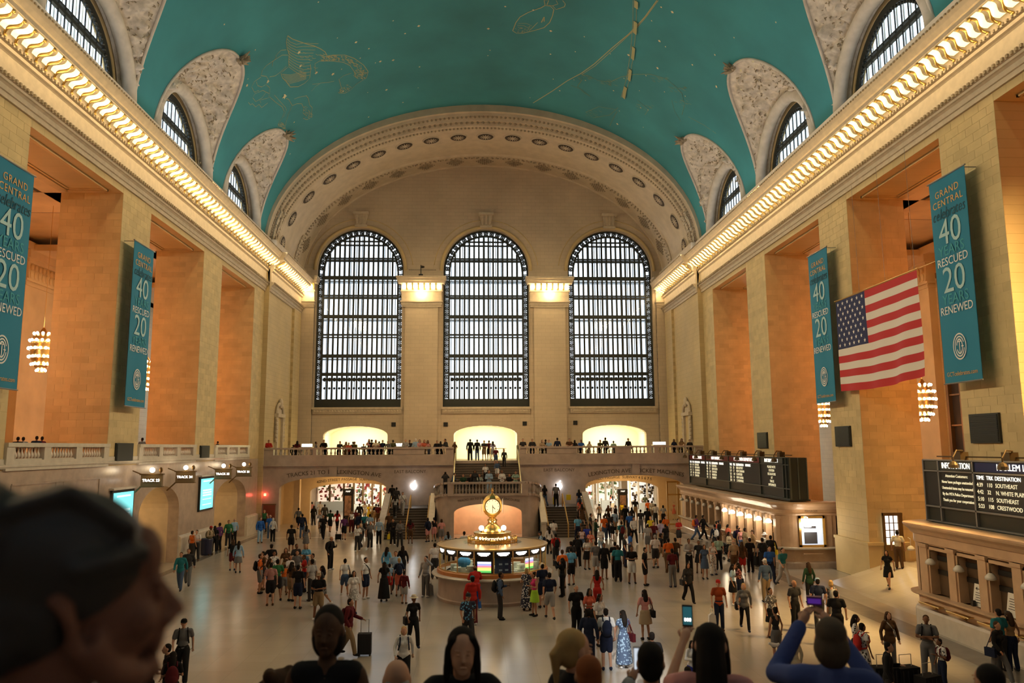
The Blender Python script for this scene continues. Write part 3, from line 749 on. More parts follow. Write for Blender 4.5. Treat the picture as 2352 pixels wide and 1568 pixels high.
# sills, keystones, arch mouldings
for i, c in enumerate(WINX):
    q = MB(); q.box(c-WHW-.1, c+WHW+.1, YE-.4, YE+.3, 10.22, WZ0); q.box(c-WHW, c+WHW, YE-.3, YE, 9.95, 10.22); q.box(c-WHW, c+WHW, YE-.2, YE, 9.8, 9.95)
    for k in range(30): xx = c-WHW+2*WHW*(k+.5)/30; q.ball((xx, YE-.3, 10.08), (.10, .05, .08), 5, 4)
    q.build('window_sill', M_TRIM, east)
    q = MB(); q.tube([(c-(WHW+.22)*math.cos(PI*k/28), YE-.02, WSP+(WHW+.22)*math.sin(PI*k/28)) for k in range(29)], 0.16, 6)
    q.tube([(c-(WHW+.95)*math.cos(PI*(k+1)/30), YE-.0, WSP+(WHW+.95)*math.sin(PI*(k+1)/30)) for k in range(29)], 0.05, 5)
    q.build('arch_moulding', M_STONE, east, smooth=True)
    q = MB(); zt = WSP+WHW
    q.box(c-.75, c+.75, YE-.55, YE, zt+1.35, zt+1.6); q.box(c-.6, c+.6, YE-.4, YE, zt+.1, zt+.3)
    q.prism([(c-.45, zt+.3), (c+.45, zt+.3), (c+.62, zt+1.35), (c-.62, zt+1.35)], ef, -.32, 0)
    for k in (-1, 0, 1): q.box(c+k*.36-.06, c+k*.36+.06, YE-.42, YE-.3, zt+.35, zt+1.3)
    q.build('keystone', M_TRIM, east)
    # ---- the iron window
    f = MB(); fr = 0.66
    f.box(c-WHW, c-WHW+.17, YE+.45, YE+.7, WZ0, WSP); f.box(c+WHW-.17, c+WHW, YE+.45, YE+.7, WZ0, WSP)
    f.box(c-WHW+fr-.17, c-WHW+fr, YE+.45, YE+.7, WZ0, WSP); f.box(c+WHW-fr, c+WHW-fr+.17, YE+.45, YE+.7, WZ0, WSP)
    f.box(c-WHW, c+WHW, YE+.42, YE+.7, WZ0, WZ0+.82)
    for r0, r1 in ((WHW-.17, WHW+.02), (WHW-fr-.02, WHW-fr+.16)):
        for k in range(32):
            a0, a1 = PI*k/32, PI*(k+1)/32
            f.prism([(c-r0*math.cos(a0), WSP+r0*math.sin(a0)), (c-r1*math.cos(a0), WSP+r1*math.sin(a0)), (c-r1*math.cos(a1), WSP+r1*math.sin(a1)), (c-r0*math.cos(a1), WSP+r0*math.sin(a1))], ef, .45, .7)
    win = structure(f.build('window_%d' % (i+1), M_IRON), 'tall round-arched iron window in the east wall')
    # scroll tracery of the border
    tr_ = MB(); R_ = WHW-fr/2-.02
    def ringlet(cx_, cz_, rr):
        for k in range(8):
            a0, a1 = 2*PI*k/8, 2*PI*(k+1)/8
            tr_.bar((cx_+rr*math.cos(a0), YE+.56, cz_+rr*math.sin(a0)), (cx_+rr*math.cos(a1), YE+.56, cz_+rr*math.sin(a1)), .125, .08, (0, 1, 0))
        tr_.ball((cx_, YE+.56, cz_), (.11, .05, .11), 6, 4)
    z = WZ0+1.1
    while z < WSP:
        for sgn in (-1, 1): ringlet(c+sgn*R_, z, .19); tr_.bar((c+sgn*R_-.25, YE+.56, z+.31), (c+sgn*R_+.25, YE+.56, z+.31), .10, .07, (0, 1, 0))
        z += 0.62
    for k in range(21):
        a = PI*(k+.5)/21; ringlet(c-R_*math.cos(a), WSP+R_*math.sin(a), .19)
    iw = WHW-fr; NB = 15
    for k in range(NB): ringlet(c-iw+2*iw*(k+.5)/NB, 13.15, .15); ringlet(c-iw+2*iw*(k+.5)/NB, 12.3, .07)
    stuff(tr_.build('scroll_tracery', M_IRON, win))
    rinner = WHW-fr
    def ztop(x): return WSP+math.sqrt(max(0, rinner*rinner-(x-c)**2))
    for k in range(1, NB):
        xx = c-iw+2*iw*k/NB; bwid = .17
        MB().box(xx-bwid/2, xx+bwid/2, YE+.5, YE+.64, WZ0+.8, ztop(xx)).build('mullion', M_IRON, win)
    HB = [(26.55, .14), (26.95, .14), (24.93, .13), (25.22, .13), (23.25, .36), (21.18, .13), (21.47, .13), (19.35, .34), (17.28, .13), (17.57, .13), (15.45, .34), (13.65, .30)]
    hb = sorted(HB)
    for z, hh in hb:
        hwz = iw if z < WSP else math.sqrt(max(0, rinner**2-(z-WSP)**2))
        MB().box(c-hwz, c+hwz, YE+.46, YE+.68, z-hh/2, z+hh/2).build('transom', M_IRON, win)
    lv = [WZ0+.82, 13.65, 15.45, 17.42, 19.35, 21.32, 23.25, 25.07, 26.75, 28.2]
    for k in range(NB):
        xa, xb = c-iw+2*iw*k/NB+.05, c-iw+2*iw*(k+1)/NB-.05; zt = min(ztop(xa), ztop(xb))
        for z0, z1 in zip(lv, lv[1:]):
            z1 = min(z1-.1, zt); z0 += .1
            if z1-z0 > 0.2:
                me = bpy.data.meshes.new('pane'); me.from_pydata([(xa, YE+.57, z0), (xb, YE+.57, z0), (xb, YE+.57, z1), (xa, YE+.57, z1)], [], [(0,1,2,3)]); me.materials.append(M_GLASS); inst('pane', me, win)
    # second skin of the double window, a walkway's width behind
    f = MB()
    for k in range(0, 16): xx = c-WHW+2*WHW*k/15+.16; f.box(xx-.035, xx+.035, YE+1.9, YE+1.98, WZ0-1, 29)
    for z in (13.9, 17.7, 21.6, 25.4): f.box(c-WHW-1, c+WHW+1, YE+1.9, YE+1.98, z-.07, z+.07)
    for z in (15.2, 19.1, 23.0): f.box(c-WHW-.5, c+WHW+.5, YE+.9, YE+1.9, z-.04, z+.04)
    f.build('outer_sash', M_IRON_IN, win)
    # small black louvred boxes beside the alcoves
for x_, z_ in ((-7.93, 8.77), (-2.95, 8.75), (4.68, 8.8), (9.6, 8.85)):
    q = MB(); q.box(x_-.2, x_+.2, YE-.12, YE, z_-.2, z_+.2)
    for k in range(4): q.box(x_-.17, x_+.17, YE-.15, YE-.12, z_-.16+k*.1, z_-.12+k*.1)
    tag(q.build('wall_loudspeaker', M_BLACK), {-7.93: 'small black square loudspeaker beside the northern alcove', -2.95: 'small black square loudspeaker just north of the middle alcove', 4.68: 'small black square loudspeaker just south of the middle alcove', 9.6: 'small black square loudspeaker beside the southern alcove'}[x_], 'loudspeaker', 'loudspeakers on the east wall')

# west wall behind the viewer, with the same three windows
ww = MB(); wf = lambda a, z, d: (a, YW-d, z)
holed_wall(ww, wf, XL-0.5, XR+0.5, 0, 36.6, [(c, WHW, WZ0, WSP, WHW) for c in WINX], 0, 1.2, 20)
for c in WINX:
    for k in range(1, 8): xx = c-WHW+2*WHW*k/8; ww.box(xx-.1, xx+.1, YW-.5, YW-.4, WZ0, WSP+math.sqrt(WHW**2-(xx-c)**2))
    for k in range(1, 7): zz = WZ0+k*2.2; ww.box(c-WHW, c+WHW, YW-.5, YW-.4, zz-.12, zz+.12)
structure(ww.build('wall_west', M_ASH_X))
ob = MB(); ob.box(-40, 40, -34, -30, 0, 40); ob.box(-40, -2.6, -34, -30.5, 40, 62); ob.box(-.3, 40, -34, -30.5, 40, 62)  # unseen slab and towers, added to cut west daylight and shape the sun patch
for k in range(18): ob.box(-40, 40, -30, -29.7, 1+k*2.2, 1.9+k*2.2)
tag(ob.build('daylight_blocker', mat('blocker_grey', (.16, .15, .14), .6)), 'added unseen slab outside the west windows that holds back daylight', 'blocker')

# ------------------------------------------------------------------ east balcony: arcade wall, floor, parapet
bf = MB(); ff = lambda a, z, d: (a, YF+d, z)
ARCH_N, ARCH_S = (-11.5, 4.25, 0, 3.35, 0.92), (12.95, 4.05, 0, 3.35, 0.86)
holed_wall(bf, ff, XL+.4, -1.85, 0, 5.42, [ARCH_N], 0, 0.7, 24)
holed_wall(bf, ff, 3.55, XR-.4, 0, 5.42, [ARCH_S], 0, 0.7, 24)
bf.box(-1.85, 3.55, YF+1.2, YF+1.5, 0, 5.3)
bf.box(XL+.4, XR-.4, YF+.7, YE+1, 5.25, 5.45)
for a, b_ in ((XL+.4, -1.85), (3.55, XR-.4)): 
    bf.box(a, b_, YF-.10, YF, 5.02, 5.12); bf.box(a, b_, YF-.22, YF+.3, 5.12, 5.22)
    bf.box(a, b_, YF, YF+.4, 5.42, 6.0)
bf.box(-11.8, -11.2, YF-.14, YF, 4.3, 5.12); bf.box(12.75, 13.35, YF-.14, YF, 4.28, 5.12)
arc = structure(bf.build('wall_balcony', M_MARBLE))
# passages below: inner arches and side walls
ps = MB(); M_PASS = mat('passage_wall', (0.66, 0.52, 0.35), 0.5, noise_amt=0.07)
holed_wall(ps, ff, XL+.4, -6.6, 0, 5.2, [(-10.9, 3.75, 0, 2.75, 0.72)], 6.5, 7.0, 20)
holed_wall(ps, ff, 8.4, XR-.4, 0, 5.2, [(13.1, 3.30, 0, 2.75, 0.72)], 6.5, 7.0, 20)
for x_ in (XL+.4, -6.9, 8.55, XR-.5): ps.box(x_, x_+.12, YF+.7, 95, 0, 5.2)
ps.box(XL+.4, XR-.4, YF+.7, 95, 5.2, 5.24); ps.box(XL+.4, -6.6, YF+7, 95, 4.2, 4.3); ps.box(8.4, XR-.4, YF+7, 95, 4.2, 4.3)
ps.box(XL, XR, 95, 95.3, 0, 5.2)
for x_ in (-15.3, 17.6): ps.box(x_, x_+.5, YF+3, YF+3.5, 0, 5.2)
psg = structure(ps.build('wall_passage', M_PASS))
for (x_, y_, e, c_) in ((-11.5, YF+3.4, 230, (1, .60, .22)), (13, YF+3.4, 230, (1, .60, .22)), (-11, 76, 520, (1, .86, .62)), (13, 76, 700, (1, .88, .66)), (-11, 86, 420, (1, .86, .62)), (13, 86, 520, (1, .9, .7))):
    light('passage_light', 'AREA', (x_, y_, 4.15 if y_ > 70 else 4.9), e, c_, 3.0, 3.0, (x_, y_, 0))

# engraved words over the arches
def arc_text(s, size, c, z0, hw, rise, xs, parent, off):
    """words following a segmental arch, centred on x = xs"""
    def bend(x, y):
        xx = xs+x; u = max(-.99, min(.99, (xx-c)/hw)); zz = z0+rise*math.sqrt(1-u*u)
        sl = -rise*u/hw/math.sqrt(1-u*u); n_ = math.hypot(1, sl)
        return x - y*sl/n_, zz+off+y/n_
    me = text_mesh(s, size, 0.01, bend=bend)
    for v in me.vertices: v.co = Vector((xs+v.co.x, YF-0.015-v.co.z, v.co.y))
    me.materials.clear(); me.materials.append(M_ENGRAVE); return inst('lettering', me, parent)
arc_text('TRACKS 21 TO 11', 0.46, -11.5, 3.35, 5.2, 0.98, -13.35, arc, .30)
arc_text('LEXINGTON AVE', 0.46, -11.5, 3.35, 5.2, 0.98, -9.45, arc, .30)
arc_text('LEXINGTON AVE', 0.46, 12.95, 3.35, 5.0, 0.92, 10.9, arc, .30)
arc_text('TICKET MACHINES', 0.46, 12.95, 3.35, 5.0, 0.92, 15.1, arc, .30)
put_text('lettering', 'EAST BALCONY', 0.36, M_ENGRAVE, (-5.35, YF-.01, 4.62), (1, 0, 0), (0, 0, 1), arc)
put_text('lettering', 'EAST BALCONY', 0.36, M_ENGRAVE, (6.75, YF-.01, 4.66), (1, 0, 0), (0, 0, 1), arc)
for c_, hw_, sp_, t_ in ((-10.9, 3.75, 2.75, '42ND STREET PASSAGE  SUBWAY 4 5 6 7 S'), (13.1, 3.30, 2.75, 'STREET PASSAGE  SUBWAY 4 5 6 7 S')):
    def bend(x, y, hw=hw_, sp=sp_):
        u = max(-.97, min(.97, x/(hw+.5))); zz = sp+.72*math.sqrt(1-u*u)
        sl = -.72*u/(hw+.5)/math.sqrt(1-u*u); return x-y*sl, zz+.34+y
    me = text_mesh(t_, .34, .01, bend=bend)
    for v in me.vertices: v.co = Vector((c_+v.co.x, YF+6.48-v.co.z, v.co.y))
    me.materials.clear(); me.materials.append(M_ENGRAVE); inst('lettering', me, psg)

# parapet of the balcony: coping, solid panels and runs of balusters
BZ0, BZ1 = 5.98, 6.45
BAL_E = baluster_mesh(BZ1-BZ0, 0.095).mesh('baluster', M_MARBLE_L)
px2x = lambda px: on_y(px, 1036, YF).x
solid = [(XL+.4, px2x(628)), (px2x(718), px2x(727)), (px2x(903), px2x(975)), (px2x(1024), -1.85), (3.55, px2x(1209)), (px2x(1256), px2x(1325)), (px2x(1413), px2x(1450)), (px2x(1503), px2x(1512)), (px2x(1598), XR-.4)]
pm = MB()
for a, b_ in solid: pm.box(a, b_, YF, YF+.4, BZ0, BZ1)
pm.box(XL+.4, -1.85, YF-.08, YF+.48, BZ1, BZ1+.14); pm.box(3.55, XR-.4, YF-.08, YF+.48, BZ1, BZ1+.14)
par = structure(pm.build('trim_12', M_MARBLE), 'pale stone parapet of the east balcony with runs of balusters')
for (a, b_), (c_, d_) in zip(solid, solid[1:]):
    if b_ < 0 < c_: continue
    n_ = max(2, round((c_-b_)/0.33))
    for k in range(n_): inst('baluster', BAL_E, par, (b_+(c_-b_)*(k+.5)/n_, YF+.2, BZ0))

# ------------------------------------------------------------------ east staircase
st = MB()
def steps(mb, x0, x1, y0, z0, n, rise, run, dirn=1):
    for k in range(n):
        mb.mi = 0; mb.box(x0, x1, y0+dirn*k*run, y0+dirn*n*run, z0+k*rise, z0+(k+1)*rise-.03)
        mb.mi = 1; mb.box(x0, x1, y0+dirn*(k*run-.03), y0+dirn*(k+1)*run, z0+(k+1)*rise-.03, z0+(k+1)*rise)
stair_root = []
LZ = 1.95
for x0, x1, nm in ((-6.65, -3.45, 'north'), (5.1, 8.3, 'south')):
    b = MB(); steps(b, x0, x1, 57.3, 0, 12, LZ/12, 0.30); b.mi = 0; b.box(x0, x1, 60.9, YF, 0, LZ)
    so = b.build('staircase', [M_STEP, M_NOSING]); tag(so, 'dark stone flight rising to the lower landing on the %s side' % nm, 'staircase'); stair_root.append(so)
    for xx, z_hi in ((x0-.17, 0), (x1+.17, 0)):
        q = MB()
        q.prism([(57.1, 0), (61.0, 0), (61.0, LZ+1.0), (57.1, 1.05)], lambda a, z, d, xx=xx: (xx+d, a, z), -.17, .17)
        q.prism([(57.0, 1.05), (61.0, LZ+1.0), (61.0, LZ+1.1), (57.0, 1.15)], lambda a, z, d, xx=xx: (xx+d, a, z), -.23, .23)
        q.build('side_wall', M_MARBLE_L, so)
    q = MB(); xm = (x0+x1)/2; q.tube([(xm, 57.2, 0), (xm, 57.2, .95), (xm, 60.9, LZ+.95), (xm, 60.9, LZ)], .05, 8)
    q.build('handrail', M_BRASS, so)
    for xx in (x0+.12, x1-.12): MB().tube([(xx, 57.0, .9), (xx, 60.9, LZ+.9)], .04, 8).build('handrail', M_BRASS, so)
# middle block under the upper landing, with curved corners and an arched recess
cb = MB(); CL = 3.0
path = []
for k in range(9): a = PI*.5*k/8; path.append((-1.9-1.15*math.sin(a)-.0, 57.9+1.6*(1-math.cos(a))))
path = [(-3.05, 60.9)]+path[::-1]
path = path+[(3.6+(-1.9-p[0]), p[1]) for p in path[::-1]]
def ztop_path(p):
    d = max(0, p[1]-57.9); return 3.0-min(1.0, (d/3.0)**1.3*1.05)
n0 = len(path)
tops = [ztop_path(p) for p in path]
hole = (0.86, 3.05, 0, 1.85, 0.62)
for i in range(len(path)-1):
    (xa, ya), (xb, yb2) = path[i], path[i+1]
    if abs(ya-57.9) < 1e-3 and abs(yb2-57.9) < 1e-3:
        holed_wall(cb, lambda a, z, d: (a, 57.9+d, z), xa, xb, 0, 3.0, [(0.86, min(2.5, (xb-xa)/2-.05), 0, 1.75, .66)], 0, .5, 16)
    else:
        cb.add([(xa, ya, 0), (xb, yb2, 0), (xb, yb2, tops[i+1]), (xa, ya, tops[i])], [(0,1,2,3)])
cb.box(-3.0, 4.7, 60.6, YF+1.2, 0, 2.95); cb.box(-2.0, 3.7, 58.2, 60.6, 2.7, 2.95)
cb.add([(p[0], p[1], min(2.95, t_)) for p, t_ in zip(path, tops)], [tuple(range(n0))])
cb_o = cb.build('stair_landing', M_MARBLE); tag(cb_o, 'curved stone landing block with an arched recess behind the clock booth', 'landing')
rc = MB(); M_RECESS = mat('recess_marble', (0.70, 0.50, 0.36), 0.45, noise_amt=0.08)
rc.box(-1.8, 3.6, 60.2, 60.4, 0, 2.7); rc.box(-1.8, -1.65, 58.4, 60.3, 0, 2.7); rc.box(3.45, 3.6, 58.4, 60.3, 0, 2.7)
rc.build('recess', M_RECESS, cb_o)
light('recess_lamp', 'AREA', (0.86, 58.75, 2.6), 95, (1, .62, .34), 4.4, .3, (0.86, 60.3, .8))
# words round the recess
def bend(x, y):
    u = max(-.95, min(.95, x/3.4)); return x, 1.75+.80*math.sqrt(1-u*u)+.26+y
for t_, xs in (('TRACKS 101 TO 117', -1.25), ('DINING CONCOURSE', 1.25)):
    me = text_mesh(t_, .22, .01, bend=lambda x, y, xs=xs: (x, bend(x+xs, y)[1]))
    for v in me.vertices: v.co = Vector((0.86+xs+v.co.x, 57.885-v.co.z, v.co.y))
    me.materials.clear(); me.materials.append(M_ENGRAVE); inst('lettering', me, cb_o)
# parapet on the middle block
pr = MB()
pts3 = [Vector((p[0], p[1], t_)) for p, t_ in zip(path, tops)]
for a, b_ in zip(pts3, pts3[1:]):
    d = (b_-a); n_ = Vector((-d.y, d.x, 0)).normalized()
    for z0, z1, w_ in ((0.0, .16, .13), (.86, 1.0, .17)):
        pr.add([a-n_*w_+Vector((0,0,z0)), a+n_*w_+Vector((0,0,z0)), b_+n_*w_+Vector((0,0,z0)), b_-n_*w_+Vector((0,0,z0)), a-n_*w_+Vector((0,0,z1)), a+n_*w_+Vector((0,0,z1)), b_+n_*w_+Vector((0,0,z1)), b_-n_*w_+Vector((0,0,z1))],
            [(0,3,2,1), (4,5,6,7), (0,1,5,4), (1,2,6,5), (2,3,7,6), (3,0,4,7)])
for xx in (-1.9, 3.6): pr.box(xx-.22, xx+.22, 57.75, 58.1, 3.0, 3.9)
parp = structure(pr.build('trim_13', M_MARBLE), 'curved baluster rail of the middle landing')
BAL_C = baluster_mesh(.70, .10).mesh('baluster', mat('baluster_stone', (.30, .26, .22), .5))
for k in range(20): inst('baluster', BAL_C, parp, (-1.6+4.9*(k+.5)/20, 57.9, 3.16))
for i in (2, 4, 6): 
    for P_, Q_ in ((pts3[i], pts3[i+1]), (pts3[n0-1-i], pts3[n0-2-i])):
        m__ = P_.lerp(Q_, .5); inst('baluster', BAL_C, parp, (m__.x, m__.y, m__.z+.16))
# side flights from lower landings to the middle landing, and the middle flight up to the balcony
for sgn, x_ in ((1, -3.45), (-1, 5.1)):
    b = MB()
    for k in range(6): b.box(x_-sgn*.3+sgn*k*.3, x_+sgn*2.0, 61.1, YF-.1, LZ, LZ+(k+1)*.17)
    structure(b.build('trim_%d' % (14+(sgn < 0)), M_STEP))
b = MB(); NS = 14; steps(b, -1.75, 3.45, 60.6, 2.95, NS, (5.42-2.95)/NS, .30)
b.mi = 0; b.box(-1.85, 3.55, 60.6+NS*.3, YF+2.2, 2.95, 5.42)
mf = b.build('staircase', [M_STEP, M_NOSING]); tag(mf, 'wide dark flight of steps climbing to the gap in the balcony', 'staircase')
PB = mat('pale_brass', (.85, .75, .45), .3, 1.0)
for xx in (-1.75, 3.45): MB().tube([(xx, 60.4, 2.95), (xx, 60.4, 3.9), (xx, 64.8, 6.4), (xx, 64.8, 5.42)], .06, 8).build('handrail', PB, mf); MB().box(xx-.1, xx+.1, 64.7, 65.0, 5.4, 6.7).build('rail_post', PB, mf)
MB().tube([(1.15, 64.9, 5.4), (1.15, 64.9, 6.5)], .04, 8).build('rail_post', PB, mf)
# ================================================================== FIGURES PAINTED ON THE CEILING
def on_vault(x, y):
    r = ray(x, y)
    A = (r.x/VA)**2+(r.z/VB)**2; B = 2*(-r.x*XC/VA**2+r.z*(6.5-VZ)/VB**2); C_ = (XC/VA)**2+((6.5-VZ)/VB)**2-1
    t = (-B+math.sqrt(B*B-4*A*C_))/2/A; p = EYE+r*t
    return p.y, math.atan2((p.z-VZ)/VB, (p.x-XC)/VA)
def vp(q, off=0.02):
    y, th = q; return Vector((XC+(VA-off)*math.cos(th), y, VZ+(VB-off)*math.sin(th)))
paint = MB()
def stroke(pts, w=0.07):
    """a painted line lying on the vault; pts are (y, angle) on its surface"""
    w *= .62 if w < .3 else .8
    P = [vp(q) for q in pts]
    if len(P) < 2: return
    vs = []
    for i, p in enumerate(P):
        d = (P[min(i+1, len(P)-1)]-P[max(0, i-1)]); n_ = Vector((p.x-XC, 0, p.z-VZ))
        sdir = d.cross(n_)
        if sdir.length < 1e-6: sdir = Vector((0, 1, 0))
        sdir.normalize(); vs += [p-sdir*w/2, p+sdir*w/2]
    paint.add(vs, [(2*i, 2*i+1, 2*i+3, 2*i+2) for i in range(len(P)-1)])
def px(pts, w=0.07, k=6.534, ox=550, oy=60):
    out = []
    Q = [(ox+a/k, oy+b/k) for a, b in pts]
    for (a, b), (c, d) in zip(Q, Q[1:]):
        n_ = max(1, int(math.hypot(c-a, d-b)/6))
        out += [(a+(c-a)*i/n_, b+(d-b)*i/n_) for i in range(n_)]
    out.append(Q[-1]); stroke([on_vault(*q) for q in out], w)
# winged horse
px([(720,140),(700,230),(715,340),(745,420),(735,520),(740,600),(690,640),(620,700),(640,770),(700,830),(760,910),(880,905),(980,850),(1050,780),(1070,640),(1060,570)], .08)
px([(720,140),(790,190),(900,230),(1020,270),(1110,290),(1210,335),(1280,380),(1310,430),(1300,480)], .08)
for k in range(11):
    y0 = 190+k*42; px([(712+k*3, y0), (760+k*4, y0+45), (850+k*3, y0+80+k*2), (960, y0+60+k*8), (1060+max(0, 5-k)*25, y0+70+k*5)], .05)
for k in range(8):
    px([(640+k*12, 720+k*24), (760, 730+k*18), (880, 700+k*18), (1000, 690+k*14)], .05)
rp = random.Random(5)
for k in range(26):
    a, b = rp.uniform(900, 1290), rp.uniform(360, 800)
    if b > 300+(1400-a)*1.1: continue
    px([(a, b), (a+28, b+16), (a+60, b+10)], .05)
def hatch_band(path, width, n, w=.05):
    for k in range(n):
        i = rp.randrange(len(path)-1); t_ = rp.random(); a = path[i][0]*(1-t_)+path[i+1][0]*t_; b = path[i][1]*(1-t_)+path[i+1][1]*t_
        a += rp.uniform(-width, width); b += rp.uniform(-width, width); px([(a, b), (a+rp.uniform(8, 34), b+rp.uniform(-4, 26))], w)
hatch_band([(1230,480),(1400,470),(1560,480),(1680,520),(1780,600),(1870,700)], 36, 150)
hatch_band([(1760,700),(1860,740)], 60, 60)
px([(1230,460),(1400,430),(1580,430),(1720,480),(1860,580),(1930,680),(1900,780)], .07); px([(1130,560),(1200,520),(1400,520),(1560,540),(1660,590),(1720,680),(1740,760)], .06)
px([(1130,560),(1130,640),(1150,700)], .05)
px([(1880,790),(1760,860),(1660,960),(1590,1000),(1490,1000),(1530,930),(1510,860),(1490,790),(1560,740),(1680,700)], .06); hatch_band([(1500,980),(1620,900)], 40, 30, .04)
px([(700,350),(620,360),(550,430),(540,480),(500,530),(490,600)], .06); px([(730,430),(640,430),(560,480),(470,540),(400,590),(340,660),(320,740),(400,750),(430,800),(400,870),(330,910),(270,890),(250,830)], .06)
px([(450,760),(540,740),(620,680),(700,600)], .06)
px([(320,760),(220,830),(180,910),(220,990),(290,960)], .06); px([(400,880),(450,920),(450,1010),(400,990),(350,960),(230,1010),(195,1070),(240,1130),(330,1080),(390,1000)], .06)
px([(130,1140),(160,1180),(190,1160),(240,1210),(290,1170),(330,1220),(420,1150)], .06); px([(440,1020),(440,1070),(300,1110),(320,1150)], .05)
px([(450,1060),(540,1140),(640,1210),(670,1280),(640,1370),(590,1440),(570,1530),(630,1555),(680,1510),(700,1420),(740,1300),(790,1190),(740,1100),(700,1080)], .06)
px([(520,1030),(600,1120),(690,1220),(700,1260),(660,1360)], .05)
px([(790,1190),(860,1160),(930,1160),(960,1220),(950,1300),(1000,1340),(950,1380),(1010,1400),(1070,1370),(1080,1290),(1090,1220),(1050,1180),(1030,1080),(1000,1040)], .06)
px([(820,1090),(900,1060),(1010,1040)], .05); px([(1080,970),(1140,900),(1220,850),(1340,840),(1420,820)], .05); px([(1090,870),(1200,855)], .04)
hatch_band([(600,1480),(660,1520)], 40, 24, .04); hatch_band([(960,1230),(1060,1340)], 40, 30, .04)
# fish, and the faint rider and bands to the south
K2 = dict(k=4.704, ox=1150, oy=0)
px([(130,330),(165,240),(210,180),(300,130),(440,80),(480,55),(540,65),(575,100),(560,170),(530,240),(470,295),(370,325),(240,355),(170,355),(130,330)], .09, **K2)
px([(480,55),(470,2),(520,2),(500,50),(560,60),(600,100),(690,70),(700,40),(670,2)], .08, **K2); px([(560,60),(620,40),(600,2)], .06, **K2)
px([(180,270),(250,275),(300,300),(310,330),(360,280),(400,240)], .06, **K2); px([(440,240),(470,180),(470,230)], .12, **K2); px([(190,250),(280,250),(340,280)], .05, **K2)
hatch = [(150,330),(230,300),(300,330)]
for k in range(26):
    a, b = rp.uniform(150, 320), rp.uniform(280, 350); px([(a, b), (a+14, b+8)], .05, **K2)
px([(1690,2),(1560,180),(1470,280),(1380,370),(1200,520),(1010,690),(870,790),(720,870),(560,980),(350,1110)], .10, **K2)
px([(1705,2),(1570,185),(1480,290),(1210,540),(1020,710),(880,800)], .06, **K2)
for e in (-18, 18): px([(1450+e,2),(1448+e,200),(1435+e,420),(1410+e,640),(1380+e,840),(1320+e,1050)], .05, **K2)
for y0, y1, xa, xb in ((2,80,1450,1450),(225,355,1445,1438),(500,630,1425,1412),(740,860,1390,1375),(930,1050,1340,1318)): px([(xa,y0),(xb,y1)], .62, **K2)
FN = len(paint.f); paint.mi = 1
px([(870,800),(960,820),(1060,870),(1190,880),(1300,830),(1450,800),(1620,800),(1790,850),(1890,930),(1960,1010),(1990,1130),(1960,1240)], .07, **K2)
px([(760,920),(870,960),(970,1040),(900,1000),(830,930),(880,860)], .07, **K2); px([(1240,1180),(1060,1150),(920,1210),(1000,1270),(1180,1240),(1270,1160)], .06, **K2)
px([(1480,1080),(1600,1180),(1560,1240)], .06, **K2); px([(1850,1080),(1880,1200),(1950,1310)], .06, **K2); px([(1180,1360),(1210,1290),(1260,1200)], .06, **K2); px([(2030,1260),(2200,1350),(2330,1440)], .06, **K2)
for k in range(110):
    i = rp.randrange(7); a0 = [(900,830),(1150,880),(1700,840),(1900,960),(1950,1100),(1000,1220),(1550,1150)][i]; a, b = a0[0]+rp.uniform(-90, 90), a0[1]+rp.uniform(-35, 35); px([(a, b), (a+30, b+14)], .05, **K2)
fig = paint.build('constellation_figure', [M_GOLD_PAINT, mat('faint_gold_paint', (0.20, 0.30, 0.19), 0.7)], ceil)
star = MB()
for k in range(150):
    y = rp.uniform(24, 62); th = math.radians(rp.uniform(28, 150)); r_ = rp.choice([.05, .06, .08, .12])
    p = vp((y, th), .03); u = Vector((0, 1, 0)); n_ = Vector((math.cos(th), 0, math.sin(th))); v = u.cross(n_)
    star.add([p+u*r_, p+v*r_, p-u*r_, p-v*r_], [(0,1,2,3)])
for a, b in ((680,1045),(1150,695),(1400,715),(890,390),(425,825)):
    q = on_vault(550+a/6.534, 60+b/6.534); p = vp(q, .03); u = Vector((0, 1, 0)); n_ = Vector((math.cos(q[1]), 0, math.sin(q[1]))); v = u.cross(n_)
    r_ = .30 if a == 680 else .17; star.add([p+(u*math.cos(PI*k/5)+v*math.sin(PI*k/5))*(r_ if k % 2 else r_*.5) for k in range(10)], [tuple(range(10))])
stuff(star.build('painted_star', mat('star_paint', (0.75, 0.70, 0.45), .5), ceil))

# ================================================================== INFORMATION BOOTH WITH CLOCK
BX, BY = 0.72, 35.3
booth = tag(empty('information_booth', (BX, BY, 0)), 'round information booth of pale marble, brass and glass in mid hall', 'booth')
b = MB(); b.lathe([(2.42, 0), (2.46, .12), (2.40, .16), (2.40, .98), (2.44, 1.02)], n=48); b.build('base', M_MARBLE, booth, smooth=False)
b = MB(); b.lathe([(2.05, 1.0), (2.50, 1.0), (2.66, 1.03), (2.70, 1.08), (2.66, 1.12), (2.05, 1.14)], n=48); b.build('counter', M_MARBLE_L, booth)
b = MB(); b.lathe([(2.46, 1.12), (2.46, 1.26), (2.40, 1.30), (2.36, 1.30)], n=48); b.build('leaflet_rack', mat('rack_wood', (.42, .16, .04), .4), booth)
NF = 18; RB = 2.36; HDR = mat('booth_header', (.02, .018, .016), .3)
for k in range(NF): a = 2*PI*(k+.5)/NF; MB().tube([(RB*math.cos(a), RB*math.sin(a), 1.28), (RB*math.cos(a), RB*math.sin(a), 2.26)], .028, 6).build('brass_post', M_BRASS, booth)
